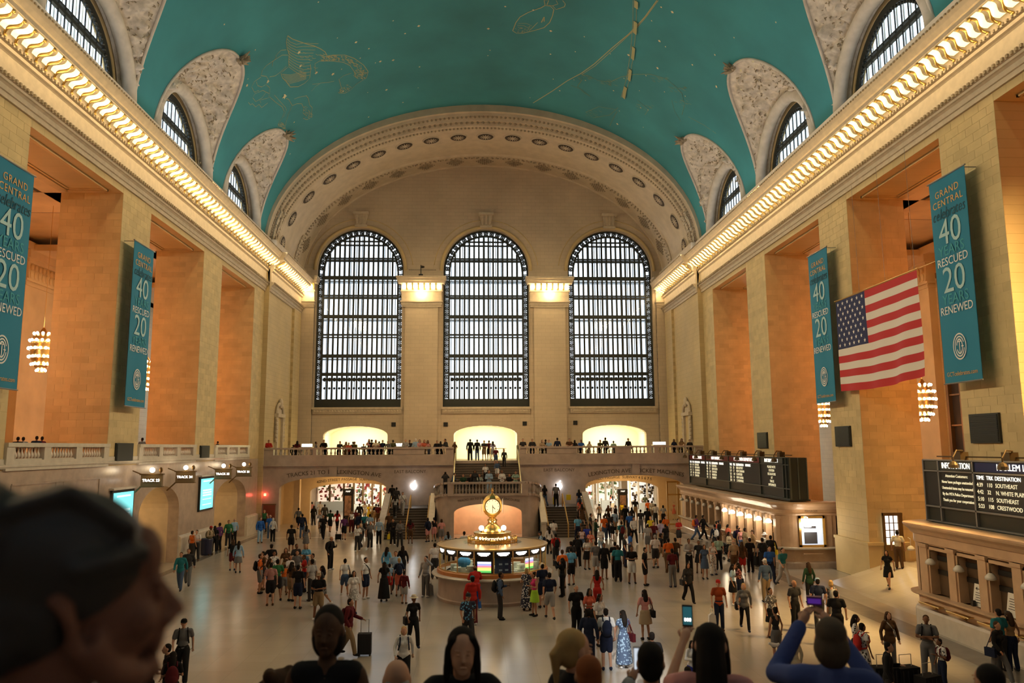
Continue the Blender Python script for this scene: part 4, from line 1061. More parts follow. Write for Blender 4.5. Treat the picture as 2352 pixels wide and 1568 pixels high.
b = MB(); b.lathe([(RB+.04, 1.28), (RB+.04, 1.33), (RB-.03, 1.33)], n=NF, a0=PI/NF, a1=2*PI+PI/NF); b.lathe([(RB+.03, 2.22), (RB+.10, 2.24), (RB+.10, 2.30), (RB-.02, 2.32)], n=NF, a0=PI/NF, a1=2*PI+PI/NF); b.build('brass_rim', M_BRASS, booth)
BG = M_GLASS
rot = lambda a, x, z, r: (r*math.cos(a)-x*math.sin(a), r*math.sin(a)+x*math.cos(a), z)
hw = RB*math.sin(PI/NF)-.03; rr = RB*math.cos(PI/NF)
for k in range(NF):
    a = 2*PI*k/NF
    if a > PI and True or a < .5 or a > PI-.5:
        g = MB(); g.add([rot(a, -hw, 1.32, rr), rot(a, hw, 1.32, rr), rot(a, hw, 1.96, rr), rot(a, -hw, 1.96, rr)], [(0,1,2,3)]); g.build('pane', BG, booth)
    h = MB(); h.add([rot(a, -hw, 1.95, rr+.01), rot(a, hw, 1.95, rr+.01), rot(a, hw, 2.23, rr+.01), rot(a, -hw, 2.23, rr+.01)], [(0,1,2,3)]); h.mi = 1
    for w_, z0, z1 in ((.27, 2.11, 2.17), (.21, 2.06, 2.11), (.14, 2.03, 2.06)): h.add([rot(a, -w_, z0, rr+.025), rot(a, w_, z0, rr+.025), rot(a, w_, z1, rr+.025), rot(a, -w_, z1, rr+.025)], [(0,1,2,3)])
    h.build('header_sign', [HDR, M_LITWHITE], booth)
def facet_panel(name, ang, w_, z0, z1, m, r_=None, off=0):
    g = MB(); r_ = r_ or rr-.05; g.add([rot(ang, off-w_, z0, r_), rot(ang, off+w_, z0, r_), rot(ang, off+w_, z1, r_), rot(ang, off-w_, z1, r_)], [(0,1,2,3)]); return g.build(name, m, booth)
front = 2*PI*13/NF      # facets just south and north of the facet that looks west
aN, aS = 2*PI*13/NF, 2*PI*14/NF
facet_panel('screen_casing', aN, hw, 1.3, 1.96, M_BLACK); facet_panel('poster', aS, hw*.92, 1.3, 1.96, mat('blue_poster', (.015, .04, .12), .5))
sp = MB(); 
for i, c_ in enumerate([(.55, .6, 1.0), (.75, .8, 1.0), (.35, .3, .8), (1.0, .25, .3), (1.0, .65, .1), (.55, .9, .25), (.1, .5, .1)]): pass
def screen(ang, r_):
    hts = [(1.36, 1.44, (.10, .45, .10)), (1.44, 1.50, (.65, .85, .20)), (1.50, 1.57, (1.0, .62, .15)), (1.57, 1.64, (1.0, .22, .28)), (1.64, 1.72, (.35, .35, .9)), (1.72, 1.80, (.75, .82, 1.0))]
    for z0, z1, c_ in hts:
        nm = 'screen_stripe_%.2f' % z0; g = MB(); g.add([rot(ang, -.28, z0, r_), rot(ang, .30, z0, r_), rot(ang, .30, z1, r_), rot(ang, -.28, z1, r_)], [(0,1,2,3)])
        g.build('screen_stripe', mat(nm, c_, .4, emit=c_, strength=1.6), booth)
screen(aN, rr-.03); screen(2*PI*16/NF, rr-.3)
for q in range(4):
    g = MB(); x_, z_ = (-.18 if q % 2 else .08), (1.42 if q < 2 else 1.66); g.add([rot(aS, x_, z_, rr-.03), rot(aS, x_+.14, z_, rr-.03), rot(aS, x_+.14, z_+.07, rr-.03), rot(aS, x_, z_+.07, rr-.03)], [(0,1,2,3)]); g.build('poster_panel', mat('poster_pale', (.35, .5, .7), .5), booth)
# things inside the glass: core column, shelves, papers, blue chair back
g = MB(); g.lathe([(.55, 1.0), (.55, 2.2)], n=16); g.build('core', mat('core_metal', (.5, .36, .12), .35, .8), booth)
g = MB()
for k in range(26):
    a = PI+PI*(k+.5)/26; r_ = rp.uniform(1.0, 1.9); g.box(r_*math.cos(a)-.16, r_*math.cos(a)+.16, r_*math.sin(a)-.1, r_*math.sin(a)+.1, 1.15, 1.15+rp.uniform(.12, .5))
g.build('desk_clutter', mat('clutter', (.55, .55, .42), .5, noise_amt=.7, noise_scale=3), booth)
g = MB(); g.ball((-1.25, -1.2, 1.66), (.30, .2, .22), 12, 8); g.build('chair_back', mat('blue_fabric', (.03, .22, .42), .7), booth)
light('booth_lamp', 'AREA', (BX, BY, 2.16), 70, (1, .93, .72), 3.6, 3.6, (BX, BY, 0))
for k in range(NF*2):
    b = MB(); a0, a1 = 2*PI*(k+.5)/(NF*2), 2*PI*(k+1.5)/(NF*2); e = .012
    p = [(.95, 2.36), (2.46, 2.29)]
    b.add([(p[0][0]*math.cos(a0+e*2), p[0][0]*math.sin(a0+e*2), p[0][1]), (p[1][0]*math.cos(a0+e), p[1][0]*math.sin(a0+e), p[1][1]), (p[1][0]*math.cos(a1-e), p[1][0]*math.sin(a1-e), p[1][1]), (p[0][0]*math.cos(a1-e*2), p[0][0]*math.sin(a1-e*2), p[0][1])], [(0,1,2,3)])
    b.build('roof_panel', mat('roof_glass', (.22, .27, .27), .18, .4), booth)
b = MB(); b.lathe([(2.46, 2.26), (2.47, 2.30), (1.0, 2.355), (0, 2.36)], n=36)
b.build('roof', M_BRASS, booth)
b = MB(); b.lathe([(1.10, 2.34), (1.10, 2.40)], n=32)
for k in range(56): a = 2*PI*k/56; b.tube([(1.10*math.cos(a), 1.10*math.sin(a), 2.36), (1.10*math.cos(a), 1.10*math.sin(a), 2.56)], .014, 4); b.ball((1.10*math.cos(a), 1.10*math.sin(a), 2.57), .022, 4, 3)
b.tube([(1.10*math.cos(2*PI*k/32), 1.10*math.sin(2*PI*k/32), 2.50) for k in range(33)], .014, 4)
b.build('brass_cresting', M_BRASS, booth)
b = MB(); b.lathe([(.80, 2.36), (.80, 2.72), (.84, 2.72), (.84, 2.78), (.2, 2.80)], n=32); b.build('sign_drum', M_GOLD, booth)
me = text_mesh('Information', .20, .004, spacing=1.05)
for v in me.vertices:
    a = -PI/2+v.co.x/.82; v.co = Vector((.82*math.cos(a), .82*math.sin(a), 2.56+v.co.y))
me.materials.clear(); me.materials.append(M_LITTEXT); inst('lettering', me, booth)
g = MB()
for k in (-2, -1.35, 1.35, 2): a = -PI/2+k*.56; g.ball((.80*math.cos(a), .80*math.sin(a), 2.56), .055, 8, 6)
g.build('bulb_or_glow_pad', M_BULB, booth)
for sx in (-.49, .49):
    g = MB(); g.ball((sx, -.35, 2.98), .115, 12, 8); g.build('globe', M_BULBW, booth); g = MB(); g.tube([(sx, -.35, 2.78), (sx, -.35, 2.88)], .045, 8); g.build('globe_stand', M_BRASS, booth)
clk = tag(empty('clock', (BX, BY, 0)), 'four-faced brass clock with opal faces crowning the information booth', 'clock')
b = MB(); b.lathe([(.50, 2.80), (.48, 2.88), (.36, 3.0), (.24, 3.10), (.18, 3.22), (.22, 3.26), (.22, 3.32), (.15, 3.36), (.13, 3.44)], (0, 0, 0), 24); b.build('pedestal', M_BRASS, clk, smooth=True)
ZC = 3.92; b = MB()
b.lathe([(.12, -.52), (.20, -.48), (.24, -.42), (.34, -.36), (.44, -.2), (.47, 0), (.44, .2), (.34, .36), (.24, .44), (.12, .50), (.05, .55), (.04, .62)], (0, 0, ZC), 8, PI/8, 2*PI+PI/8)
b.ball((0, 0, ZC+.66), .06, 8, 6)
for k in range(6): a = 2*PI*k/6; b.tube([(0, 0, ZC+.68), (.05*math.cos(a), .05*math.sin(a), ZC+.78)], .012, 4)
b.build('case', M_GOLD, clk)
for k in range(4):
    a = -PI/2+k*PI/2; ux = Vector((math.cos(a), math.sin(a), 0)); vx = Vector((-math.sin(a), math.cos(a), 0)); O = ux*.455+Vector((0, 0, ZC))
    def disc(mb, r0, r1, d, n=32): mb.add([O+ux*d+vx*(r*math.cos(2*PI*q/n))+Vector((0, 0, r*math.sin(2*PI*q/n))) for r in (r0, r1) for q in range(n)], [(q, (q+1) % n, n+(q+1) % n, n+q) for q in range(n)])
    g = MB(); disc(g, 0.001, .315, .01); fc = g.build('dial', mat('opal_dial', (.95, .85, .65), .4, emit=(1.0, .78, .46), strength=1.05), clk)
    g = MB(); disc(g, .315, .36, .03); disc(g, .36, .36, .0); g.build('bezel', M_GOLD, clk)
    g = MB()
    for q in range(12):
        t_ = 2*PI*q/12; c_ = vx*math.sin(t_)+Vector((0, 0, math.cos(t_))); g.bar(O+ux*.016+c_*.24, O+ux*.016+c_*.285, .022, .004, ux)
    g.build('numeral', mat('dial_ink', (.25, .15, .08), .5), fc)
    g = MB(); g.bar(O+ux*.03, O+ux*.03+Vector((0, 0, -.25)), .022, .006, ux); t_ = math.radians(135); g.bar(O+ux*.035, O+ux*.035+(vx*math.sin(t_)+Vector((0, 0, math.cos(t_))))*.17, .028, .006, ux)
    g.bar(O+ux*.03, O+ux*.03+Vector((0, 0, .07)), .02, .006, ux); g.build('hand', M_BLACK, fc)
light('clock_glow', 'POINT', (BX, BY-1.1, 3.3), 14, WARM, radius=.15)

# ================================================================== TICKET OFFICES ALONG THE SOUTH WALL
M_TK = mat('ticket_marble', (.52, .355, .23), .35, noise_amt=.12, noise_scale=2)
M_GRILLE = mat('window_grille', (.26, .15, .06), .4, .7)
shade_b = MB(); shade_b.lathe([(.03, .10), (.05, .08), (.10, .05), (.155, -.02), (.165, -.10), (.14, -.15)], n=14); shade_b.add([(0, 0, -.15)], [])
def lamp_parts(parent, x, y, lit, sx=-1):
    g = MB(); g.tube([(x+.55, y, 2.72), (x+.25, y, 2.80), (x, y, 2.76), (x, y, 2.52)], .018, 6); g.box(x-.03, x+.03, y-.03, y+.03, 2.48, 2.55)
    arm = g.build('lamp_arm', M_BRONZE, parent)
    g = MB(); g.lathe([(.04, .10), (.10, .06), (.165, -.02), (.175, -.10), (.10, -.13), (0, -.13)], (x, y, 2.42), 12)
    g.build('lamp_shade', M_BULBW if lit else mat('frosted_shade', (.62, .60, .55), .25), arm, smooth=True)
def ticket_office(y0, y1, pitch, first, lit, label, xf=16.3, xb=19.5, H=3.5):
    """counter hall block running along the south wall, y0 its near end and y1 its far end"""
    t = tag(empty('ticket_office', (xf, (y0+y1)/2, 0)), label, 'ticket office'); oy = (y0+y1)/2
    L = lambda y: y-oy
    b = MB(); b.box(.45, xb-xf, L(y0)+.5, L(y1), 0, H-.1); b.box(.0, .5, L(y0)+.9, L(y1), 0, 1.05)
    b.box(0, .5, L(y0)+.9, L(y1), 2.72, H-.12)
    # rounded near corner
    def corner(r0, z0, z1, e=0.0):
        pts = [(.9-(.9+e)*math.cos(PI/2*k/8), L(y0)+.9-(.9+e)*math.sin(PI/2*k/8)) for k in range(9)]
        b.add([(p[0], p[1], z) for z in (z0, z1) for p in pts]+[(.9, L(y0)+.9, z1)], [(k, k+1, 10+k, 9+k) for k in range(8)]+[tuple(range(9, 18))+(18,)])
    corner(0, 0, H-.1); b.box(.9, xb-xf, L(y0), L(y0)+.6, 0, H-.1)
    b.build('office_body', M_TK, t)
    b = MB()
    def ledge(prof, name, m):
        mb = MB(); path = [((0, L(y1)), (-1, 0)), ((0, L(y0)+.9), (-1, 0))]
        for k in range(1, 9):
            a = PI/2*k/8; path.append(((.9-.9*math.cos(a), L(y0)+.9-.9*math.sin(a)), (-math.cos(a), -math.sin(a))))
        path.append(((xb-xf, L(y0)), (0, -1))); mb.sweep(prof, path); return mb.build(name, m, t)
    ledge([(0, H-.75), (.05, H-.72), (.08, H-.62), (.03, H-.58), (.03, H-.42), (.10, H-.38), (.18, H-.28), (.30, H-.18), (.36, H-.10), (.36, H-.02), (.30, H), (-.5, H)], 'cornice_ledge', M_TK)
    ledge([(0, .98), (.22, 1.0), (.26, 1.04), (.26, 1.10), (0, 1.12)], 'counter_ledge', M_MARBLE_L)
    ledge([(0, 0), (.10, 0), (.10, .28), (.06, .34), (0, .36)], 'plinth', M_MARBLE_P)
    y = first; k = 0
    while y < y1-.5:
        for yy in (y-pitch/2,):
            b = MB(); b.box(-.06, .36, L(yy)-.17, L(yy)+.17, 1.1, 2.74); b.box(-.10, .3, L(yy)-.21, L(yy)+.21, 2.58, 2.72); b.box(-.10, .3, L(yy)-.21, L(yy)+.21, 1.1, 1.22); b.build('pilaster', M_TK, t)
        g = MB(); g.box(.34, .40, L(y)-pitch/2+.17, L(y)+pitch/2-.17, 1.1, 2.72); w_ = g.build('ticket_window', M_BLACK if k % 3 else mat('dim_window', (.03, .028, .025), .3), t)
        g = MB()
        for q in range(5): yy = L(y)-pitch/2+.2+(pitch-.4)*q/4; g.box(.28, .32, yy-.02, yy+.02, 1.12, 2.7)
        for z in (1.14, 1.75, 2.1, 2.45, 2.66): g.box(.28, .32, L(y)-pitch/2+.18, L(y)+pitch/2-.18, z-.03, z+.03)
        g.box(.25, .33, L(y)-.36, L(y)+.36, 1.82, 2.02); g.build('brass_grille', M_GRILLE, w_)
        lamp_parts(t, -.12, L(y), k in lit)
        if k in lit: light('ticket_lamp', 'POINT', (xf-.12, y, 2.2), 26, (1, .78, .48), radius=.10)
        y += pitch; k += 1
    # brass bag rail under the counter
    yy = y0+1.2
    while yy < min(y1, y0+16):
        g = MB(); g.tube([(-.34, L(yy), .80), (-.34, L(yy+1.1), .80)], .028, 6); g.tube([(-.02, L(yy+.2), .86), (-.34, L(yy+.2), .80)], .02, 5); g.tube([(-.02, L(yy+.9), .86), (-.34, L(yy+.9), .80)], .02, 5); yy += pitch; g.build('bag_rail', M_BRASS, t)
    return t, L
tk, TL = ticket_office(41.7, 61.9, 1.52, 43.0, (0, 1, 2, 3, 4, 5), 'long marble ticket office with six glowing lamps over its windows')
# its rounded end: lit window with glass, notice box, small engraved word
e = MB(); e.box(1.02, 2.45, TL(41.7)-.10, TL(41.7), 1.12, 1.24); e.box(1.02, 1.14, TL(41.7)-.10, TL(41.7), 1.12, 2.75); e.box(2.33, 2.45, TL(41.7)-.10, TL(41.7), 1.12, 2.75); e.box(1.02, 2.45, TL(41.7)-.10, TL(41.7), 2.63, 2.75)
e.build('end_window_frame', M_BRASS, tk)
e = MB(); e.box(1.14, 2.33, TL(41.7)-.03, TL(41.7)-.01, 1.24, 2.63); ewn = e.build('end_window', mat('lit_office_glass', (.6, .68, .8), .3, emit=(.62, .72, .92), strength=.85, noise_amt=.5, noise_scale=9), tk)
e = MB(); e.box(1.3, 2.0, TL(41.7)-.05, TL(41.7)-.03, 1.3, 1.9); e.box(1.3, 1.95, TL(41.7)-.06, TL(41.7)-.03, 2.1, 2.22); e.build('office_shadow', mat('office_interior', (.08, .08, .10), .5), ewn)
e = MB(); e.lathe([(.03, .10), (.12, .05), (.175, -.04), (.17, -.12), (0, -.13)], (1.42, TL(41.7)-.28, 2.32), 12); e.tube([(1.42, TL(41.7)-.02, 2.72), (1.42, TL(41.7)-.28, 2.7), (1.42, TL(41.7)-.28, 2.42)], .018, 6); e.build('lamp_shade', M_BULBW, tk, smooth=True)
e = MB(); e.box(.9, 2.6, TL(41.7)-.22, TL(41.7), 1.02, 1.12); e.tube([(1.15, TL(41.7)-.2, .78), (2.2, TL(41.7)-.2, .78)], .03, 6); e.build('shelf', M_TK, tk)
put_text('lettering', 'MANAGER', .15, M_ENGRAVE, (1.75, TL(41.7)-.045, 3.0), (1, 0, 0), (0, 0, 1), tk)
nb_ = MB(); nb_.box(19.75-16.3, 20.4-16.3, TL(41.7)-.10, TL(41.7), 1.05, 2.12); nb_.box(19.83-16.3, 20.32-16.3, TL(41.7)-.13, TL(41.7)-.10, 1.15, 2.0); nb_.build('notice_box', M_BRONZE, tk)
ext = MB(); ext.box(3.1, 4.6, TL(41.7), TL(42.6), 0, 3.45); ext.build('end_panel', M_TK, tk)
for z0, z1, x0, x1 in ((1.2, 2.9, 2.85, 3.35),): 
    q = MB(); q.box(2.8, 2.86, TL(41.7)-.03, TL(41.7), 1.15, 2.85); q.box(3.32, 3.38, TL(41.7)-.03, TL(41.7), 1.15, 2.85); q.build('panel_moulding', M_TK, tk)
light('end_window_lamp', 'POINT', (17.7, 41.0, 2.2), 22, (1, .85, .62), radius=.1)
tk2, TL2 = ticket_office(28.95, -2.0+.0 if False else 48.0, 1.62, 27.1, (), '') if False else (None, None)

def near_office():
    """the same kind of block nearer the viewer; here its far end is the rounded one"""
    xf, y0, y1, H = 16.2, 8.0, 28.95, 3.7
    t = tag(empty('ticket_office', (xf, 18.0, 0)), 'closed marble ticket office with unlit lamps and paper notices in its windows', 'ticket office')
    L = lambda y: y-18.0
    b = MB(); b.box(.45, 3.3, L(y0), L(y1)-.2, 0, H-.1); b.box(0, .5, L(y0), L(y1)-.6, 0, 1.2); b.box(0, .5, L(y0), L(y1)-.6, 2.95, H-.1)
    pts = [(.6-.6*math.cos(PI/2*k/6), L(y1)-.6+.6*math.sin(PI/2*k/6)) for k in range(7)]
    b.add([(p[0], p[1], z) for z in (0, H-.1) for p in pts]+[(.6, L(y1)-.6, H-.1)], [(k, k+1, 8+k, 7+k) for k in range(6)]+[tuple(range(7, 14))+(14,)])
    b.box(.6, 3.3, L(y1)-.6, L(y1), 0, H-.1); b.build('office_body', M_TK, t)
    def ledge(prof, name, m):
        mb = MB(); path = [((0, L(y0)), (-1, 0)), ((0, L(y1)-.6), (-1, 0))]
        for k in range(1, 7): a = PI/2*k/6; path.append(((.6-.6*math.cos(a), L(y1)-.6+.6*math.sin(a)), (-math.cos(a), math.sin(a))))
        path.append(((3.3, L(y1)), (0, 1))); mb.sweep(prof, path); return mb.build(name, m, t)
    ledge([(0, 2.98), (.05, 3.0), (.05, 3.28), (.12, 3.32), (.22, 3.45), (.34, 3.55), (.38, 3.62), (.38, 3.68), (.30, H), (-.5, H)], 'cornice_ledge', M_TK)
    ledge([(0, 1.12), (.20, 1.15), (.26, 1.19), (.26, 1.25), (0, 1.28)], 'counter_ledge', M_TK)
    ledge([(0, 0), (.14, 0), (.14, .62), (.10, .70), (0, .72)], 'plinth', M_MARBLE_L)
    k = 0; y = 27.1
    MB().box(-.05, .2, L(28.1)-.12, L(28.1)+.12, 1.25, 2.98).build('pilaster', M_TK, t)
    while y > y0+1:
        b = MB()
        for yy in (y+.81,): b.box(-.07, .36, L(yy)-.20, L(yy)+.20, 1.25, 2.98); b.box(-.11, .3, L(yy)-.24, L(yy)+.24, 2.86, 2.98)
        b.build('pilaster', M_TK, t); b = MB(); b.box(-.02, .3, L(y)-.61, L(y)-.53, 1.25, 2.9); b.box(-.02, .3, L(y)+.53, L(y)+.61, 1.25, 2.9); b.box(-.02, .3, L(y)-.6, L(y)+.6, 2.8, 2.9); b.build('window_surround', M_TK, t)
        g = MB(); g.box(.30, .36, L(y)-.55, L(y)+.55, 1.25, 2.85); w_ = g.build('ticket_window', mat('shuttered_window', (.10, .065, .04), .4), t)
        g = MB()
        for z in (2.45, 2.05): g.box(.26, .30, L(y)-.35, L(y)+.5, z-.02, z+.02)
        g.box(.25, .30, L(y)-.4, L(y)+.5, 1.95, 2.12); g.box(.25, .30, L(y)-.4, L(y)+.5, 2.45, 2.60)
        g.build('window_slot', M_BLACK, w_)
        lamp_parts(t, -.10, L(y)+.35, False)
        if k in (1, 2):
            g = MB(); q = .34; g.add([(.12, L(y)-q, 1.28), (.12, L(y)+q*.3, 1.28), (.22, L(y)+q*.2, 1.98), (.22, L(y)-q, 1.98)], [(0,1,2,3)]); pp_ = g.build('paper_notice', mat('paper', (.78, .76, .70), .7), w_)
            g = MB()
            if k == 1: g.bar((.19, L(y)-.24, 1.83), (.19, L(y)-.02, 1.83), .02, .004, (1, 0, 0)); g.bar((.19, L(y)-.04, 1.83), (.19, L(y)-.10, 1.88), .02, .004, (1, 0, 0)); g.bar((.19, L(y)-.04, 1.83), (.19, L(y)-.10, 1.78), .02, .004, (1, 0, 0))
            for r in range(5): z = 1.40+r*.075+(.0 if k == 1 else .1); g.box(.115+(z-1.28)*.13, .12+(z-1.28)*.13, L(y)-.28, L(y)-.02+rp.uniform(-.05, .03), z, z+.018)
            g.build('printed_line', M_BLACK, pp_)
            g = MB(); g.box(-.02, .08, L(y)-.14, L(y)-.02, 1.28, 1.46); g.build('card_reader', M_BLACK, w_)
        y -= 1.62; k += 1
    yy = 27.9
    while yy > y0+2: 
        g = MB(); g.tube([(-.36, L(yy), .95), (-.36, L(yy-1.2), .95)], .03, 6); g.box(-.42, -.12, L(yy)-1.1, L(yy)-.1, .93, .96)
        g.tube([(0, L(yy-.5), .75), (-.3, L(yy-.5), .93)], .03, 5); yy -= 1.62; g.build('bag_rail', M_BRASS, t)
    return t
near_office()
for yy in (26.0, 20.0): light('added_office_fill', 'POINT', (14.6, yy, 5.2), 32, (1, .62, .28), radius=.3)  # fill lights added in mid-air to warm the ticket offices
light('added_office_fill', 'POINT', (17.6, 40.6, 3.0), 14, (1, .60, .26), radius=.3)

# ================================================================== DEPARTURE BOARDS
def board(y0, y1, z0, z1, x, depth, cols, label, far=True):
    """y0 near end, y1 far end; seen from the hall the text runs from the far end to the near end"""
    t = tag(empty('departure_board', (x, (y0+y1)/2, 0)), label, 'board'); oy = (y0+y1)/2; L = lambda y: y-oy
    b = MB(); b.box(.06, depth, L(y0), L(y1), z0, z1); b.box(-.10, depth+.1, L(y0)-.05, L(y1)+.05, z0-.08, z0); b.build('casing', M_BOARD, t)
    b = MB()
    for z, h in ((z1, .05), (z1-.40, .05), (z0+.55, .06), (z0+.02, .04)): b.box(-.03, .07, L(y0), L(y1), z-h/2, z+h/2)
    ys_ = [c['a'] for c in cols]+[y1]
    for yy in ys_+[y0]: b.box(-.03, .07, L(yy)-.035, L(yy)+.035, z0, z1)
    if far:
        for yy in (y0+.45,): b.box(-.03, .07, L(yy)-.03, L(yy)+.03, z0, z1)
        for yy in (0.0, depth*.5, depth): b.box(yy-.03, yy+.03, L(y0)-.03, L(y0)+.02, z0, z1)
    b.build('frame_rail', M_GREY if not far else mat('rail_paint', (.10, .12, .115), .35, .5), t)
    for c in cols:
        a, e = c['a'], c['b']          # near and far edge of the column
        g = MB(); g.box(.03, .06, L(a)+.06, L(e)-.06, z0+.60, z1-.44); pn = g.build('panel', mat('flap_panel', (.018, .020, .024), .5), t)
        g = MB(); g.box(.02, .06, L(a)+.06, L(e)-.06, z1-.36, z1-.05); g.build('header', c['hm'], pn)
        if c.get('head'): put_text('lettering', c['head'], .30, M_LITTEXT, (.01, L((a+e)/2+c.get('hs', 0)), z1-.20), (0, -1, 0), (0, 0, 1), pn, fit=abs(e-a)*.8, depth=.004)
        rows = c['rows']; n_ = len(rows); zt = z1-.56; dz = (zt-(z0+.66))/max(1, n_-1) if not c.get('dz') else c['dz']
        for i, r in enumerate(rows):
            z = zt-i*dz
            if isinstance(r, str):
                put_text('lettering', r, c.get('size', .19), M_FLAPTEXT, (.018, L((a+e)/2), z), (0, -1, 0), (0, 0, 1), pn, fit=abs(e-a)*.88, depth=.003)
            else:
                for tx, pos in zip(r, c['pos']):
                    put_text('lettering', tx, c.get('size', .19), M_LITTEXT if i == 0 else M_FLAPTEXT, (.018, L(e-pos), z), (0, -1, 0), (0, 0, 1), pn, align='LEFT', depth=.003)
    yy = y0+1.2; k = 0; LB = mat('lamp_bronze', (.10, .07, .035), .45, .6)
    while yy < y1:
        b = MB(); b.tube([(.3, L(yy+.5), z1+.05), (.2, L(yy+.3), z1+.34), (-.15, L(yy+.1), z1+.36), (-.36, L(yy), z1+.12), (-.36, L(yy), z1-.04)], .028, 6)
        b.lathe([(.02, .10), (.10, .06), (.16, -.04), (.17, -.14), (.05, -.16)], (-.36, L(yy), z1-.10), 10); b.box(.1, .4, L(yy+.3), L(yy+.7), z1+.02, z1+.3); b.build('picture_lamp', LB, t)
        yy += 2.55 if not far else 3.1; k += 1
    MB().box(.3, .36, L(y0)+.4, L(y1)-.4, z1+.10, z1+.15).build('conduit', LB, t)
    return t
HM_D = mat('header_grey', (.05, .055, .05), .4); HM_R = mat('header_maroon', (.16, .015, .02), .4); HM_B = mat('header_blue', (.008, .02, .11), .4)
dest = lambda *a: [('TIME', 'TRK', 'DESTINATION', 'REMARKS')]+list(a)
P4 = (.15, .85, 1.45, 3.2)
cols2 = [dict(a=57.2, b=61.6, hm=HM_R, head='NEW HAVEN LINE', rows=dest(('4:34', '104', 'STAMFORD', ''), ('4:37', '27', 'NEW HAVEN', ''), ('4:41', '15', 'S. NORWALK', ''), ('5:07', '106', 'NEW HAVEN', ''), ('5:12', '19', 'STAMFORD', '')), pos=P4, size=.22),
    dict(a=51.9, b=57.2, hm=HM_R, head='NEW HAVEN LINE', rows=dest(('4:35', '103', 'STAMFORD', ''), ('4:38', '29', 'NEW HAVEN', ''), ('4:56', '107', 'STAMFORD', ''), ('5:02', '25', 'HARRISON', ''), ('5:11', '23', 'DANBURY', '')), pos=P4, size=.22),
    dict(a=46.1, b=51.9, hm=HM_R, head='NEW HAVEN DEPARTURES', rows=dest(('5:16', '28', 'BRIDGEPORT', ''), ('5:19', '17', 'NEW CANAAN', ''), ('5:21', '110', 'STAMFORD', ''), ('5:26', '14', 'NEW HAVEN', ''), ('5:30', '18', 'S. NORWALK', '')), pos=P4, size=.22),
    dict(a=42.6, b=46.1, hm=HM_D, head='INFORMATION', rows=['PLEASE NOTE', 'MASKED FLAPS'.replace('MASKED FLAPS', 'STATION'), 'ESCALATORS', 'AT', 'TRACK', 'ENTRANCES'], size=.2)]
board(41.7, 61.6, 3.62, 5.86, 17.0, .95, cols2, 'long dark departure board with four lit columns standing on the lamp-lit ticket office')
cols1 = [dict(a=28.0, b=28.95, hm=HM_D, rows=[]),
    dict(a=26.0, b=28.0, hm=HM_D, head='INFORMATION', rows=['Attention Customers:', 'Never leave packages unattended', 'Unattended items may be removed', 'By the MTA Police Department', 'Thank you for your cooperation'], size=.145, dz=.215),
    dict(a=20.6, b=26.0, hm=HM_B, head='HARLEM LINE', hs=.6, rows=[('TIME', 'TRK', 'DESTINATION', ''), ('4:39', '110', 'SOUTHEAST', ''), ('4:42', '32', 'N. WHITE PLAINS', ''), ('5:10', '115', 'SOUTHEAST', ''), ('5:23', '108', 'CRESTWOOD', '')], pos=(.10, .62, 1.05, 3.5), size=.19, dz=.235)]
board(10.0, 28.95, 3.70, 5.95, 17.0, .9, cols1, 'dark departure board headed information above the closed ticket office', far=False)

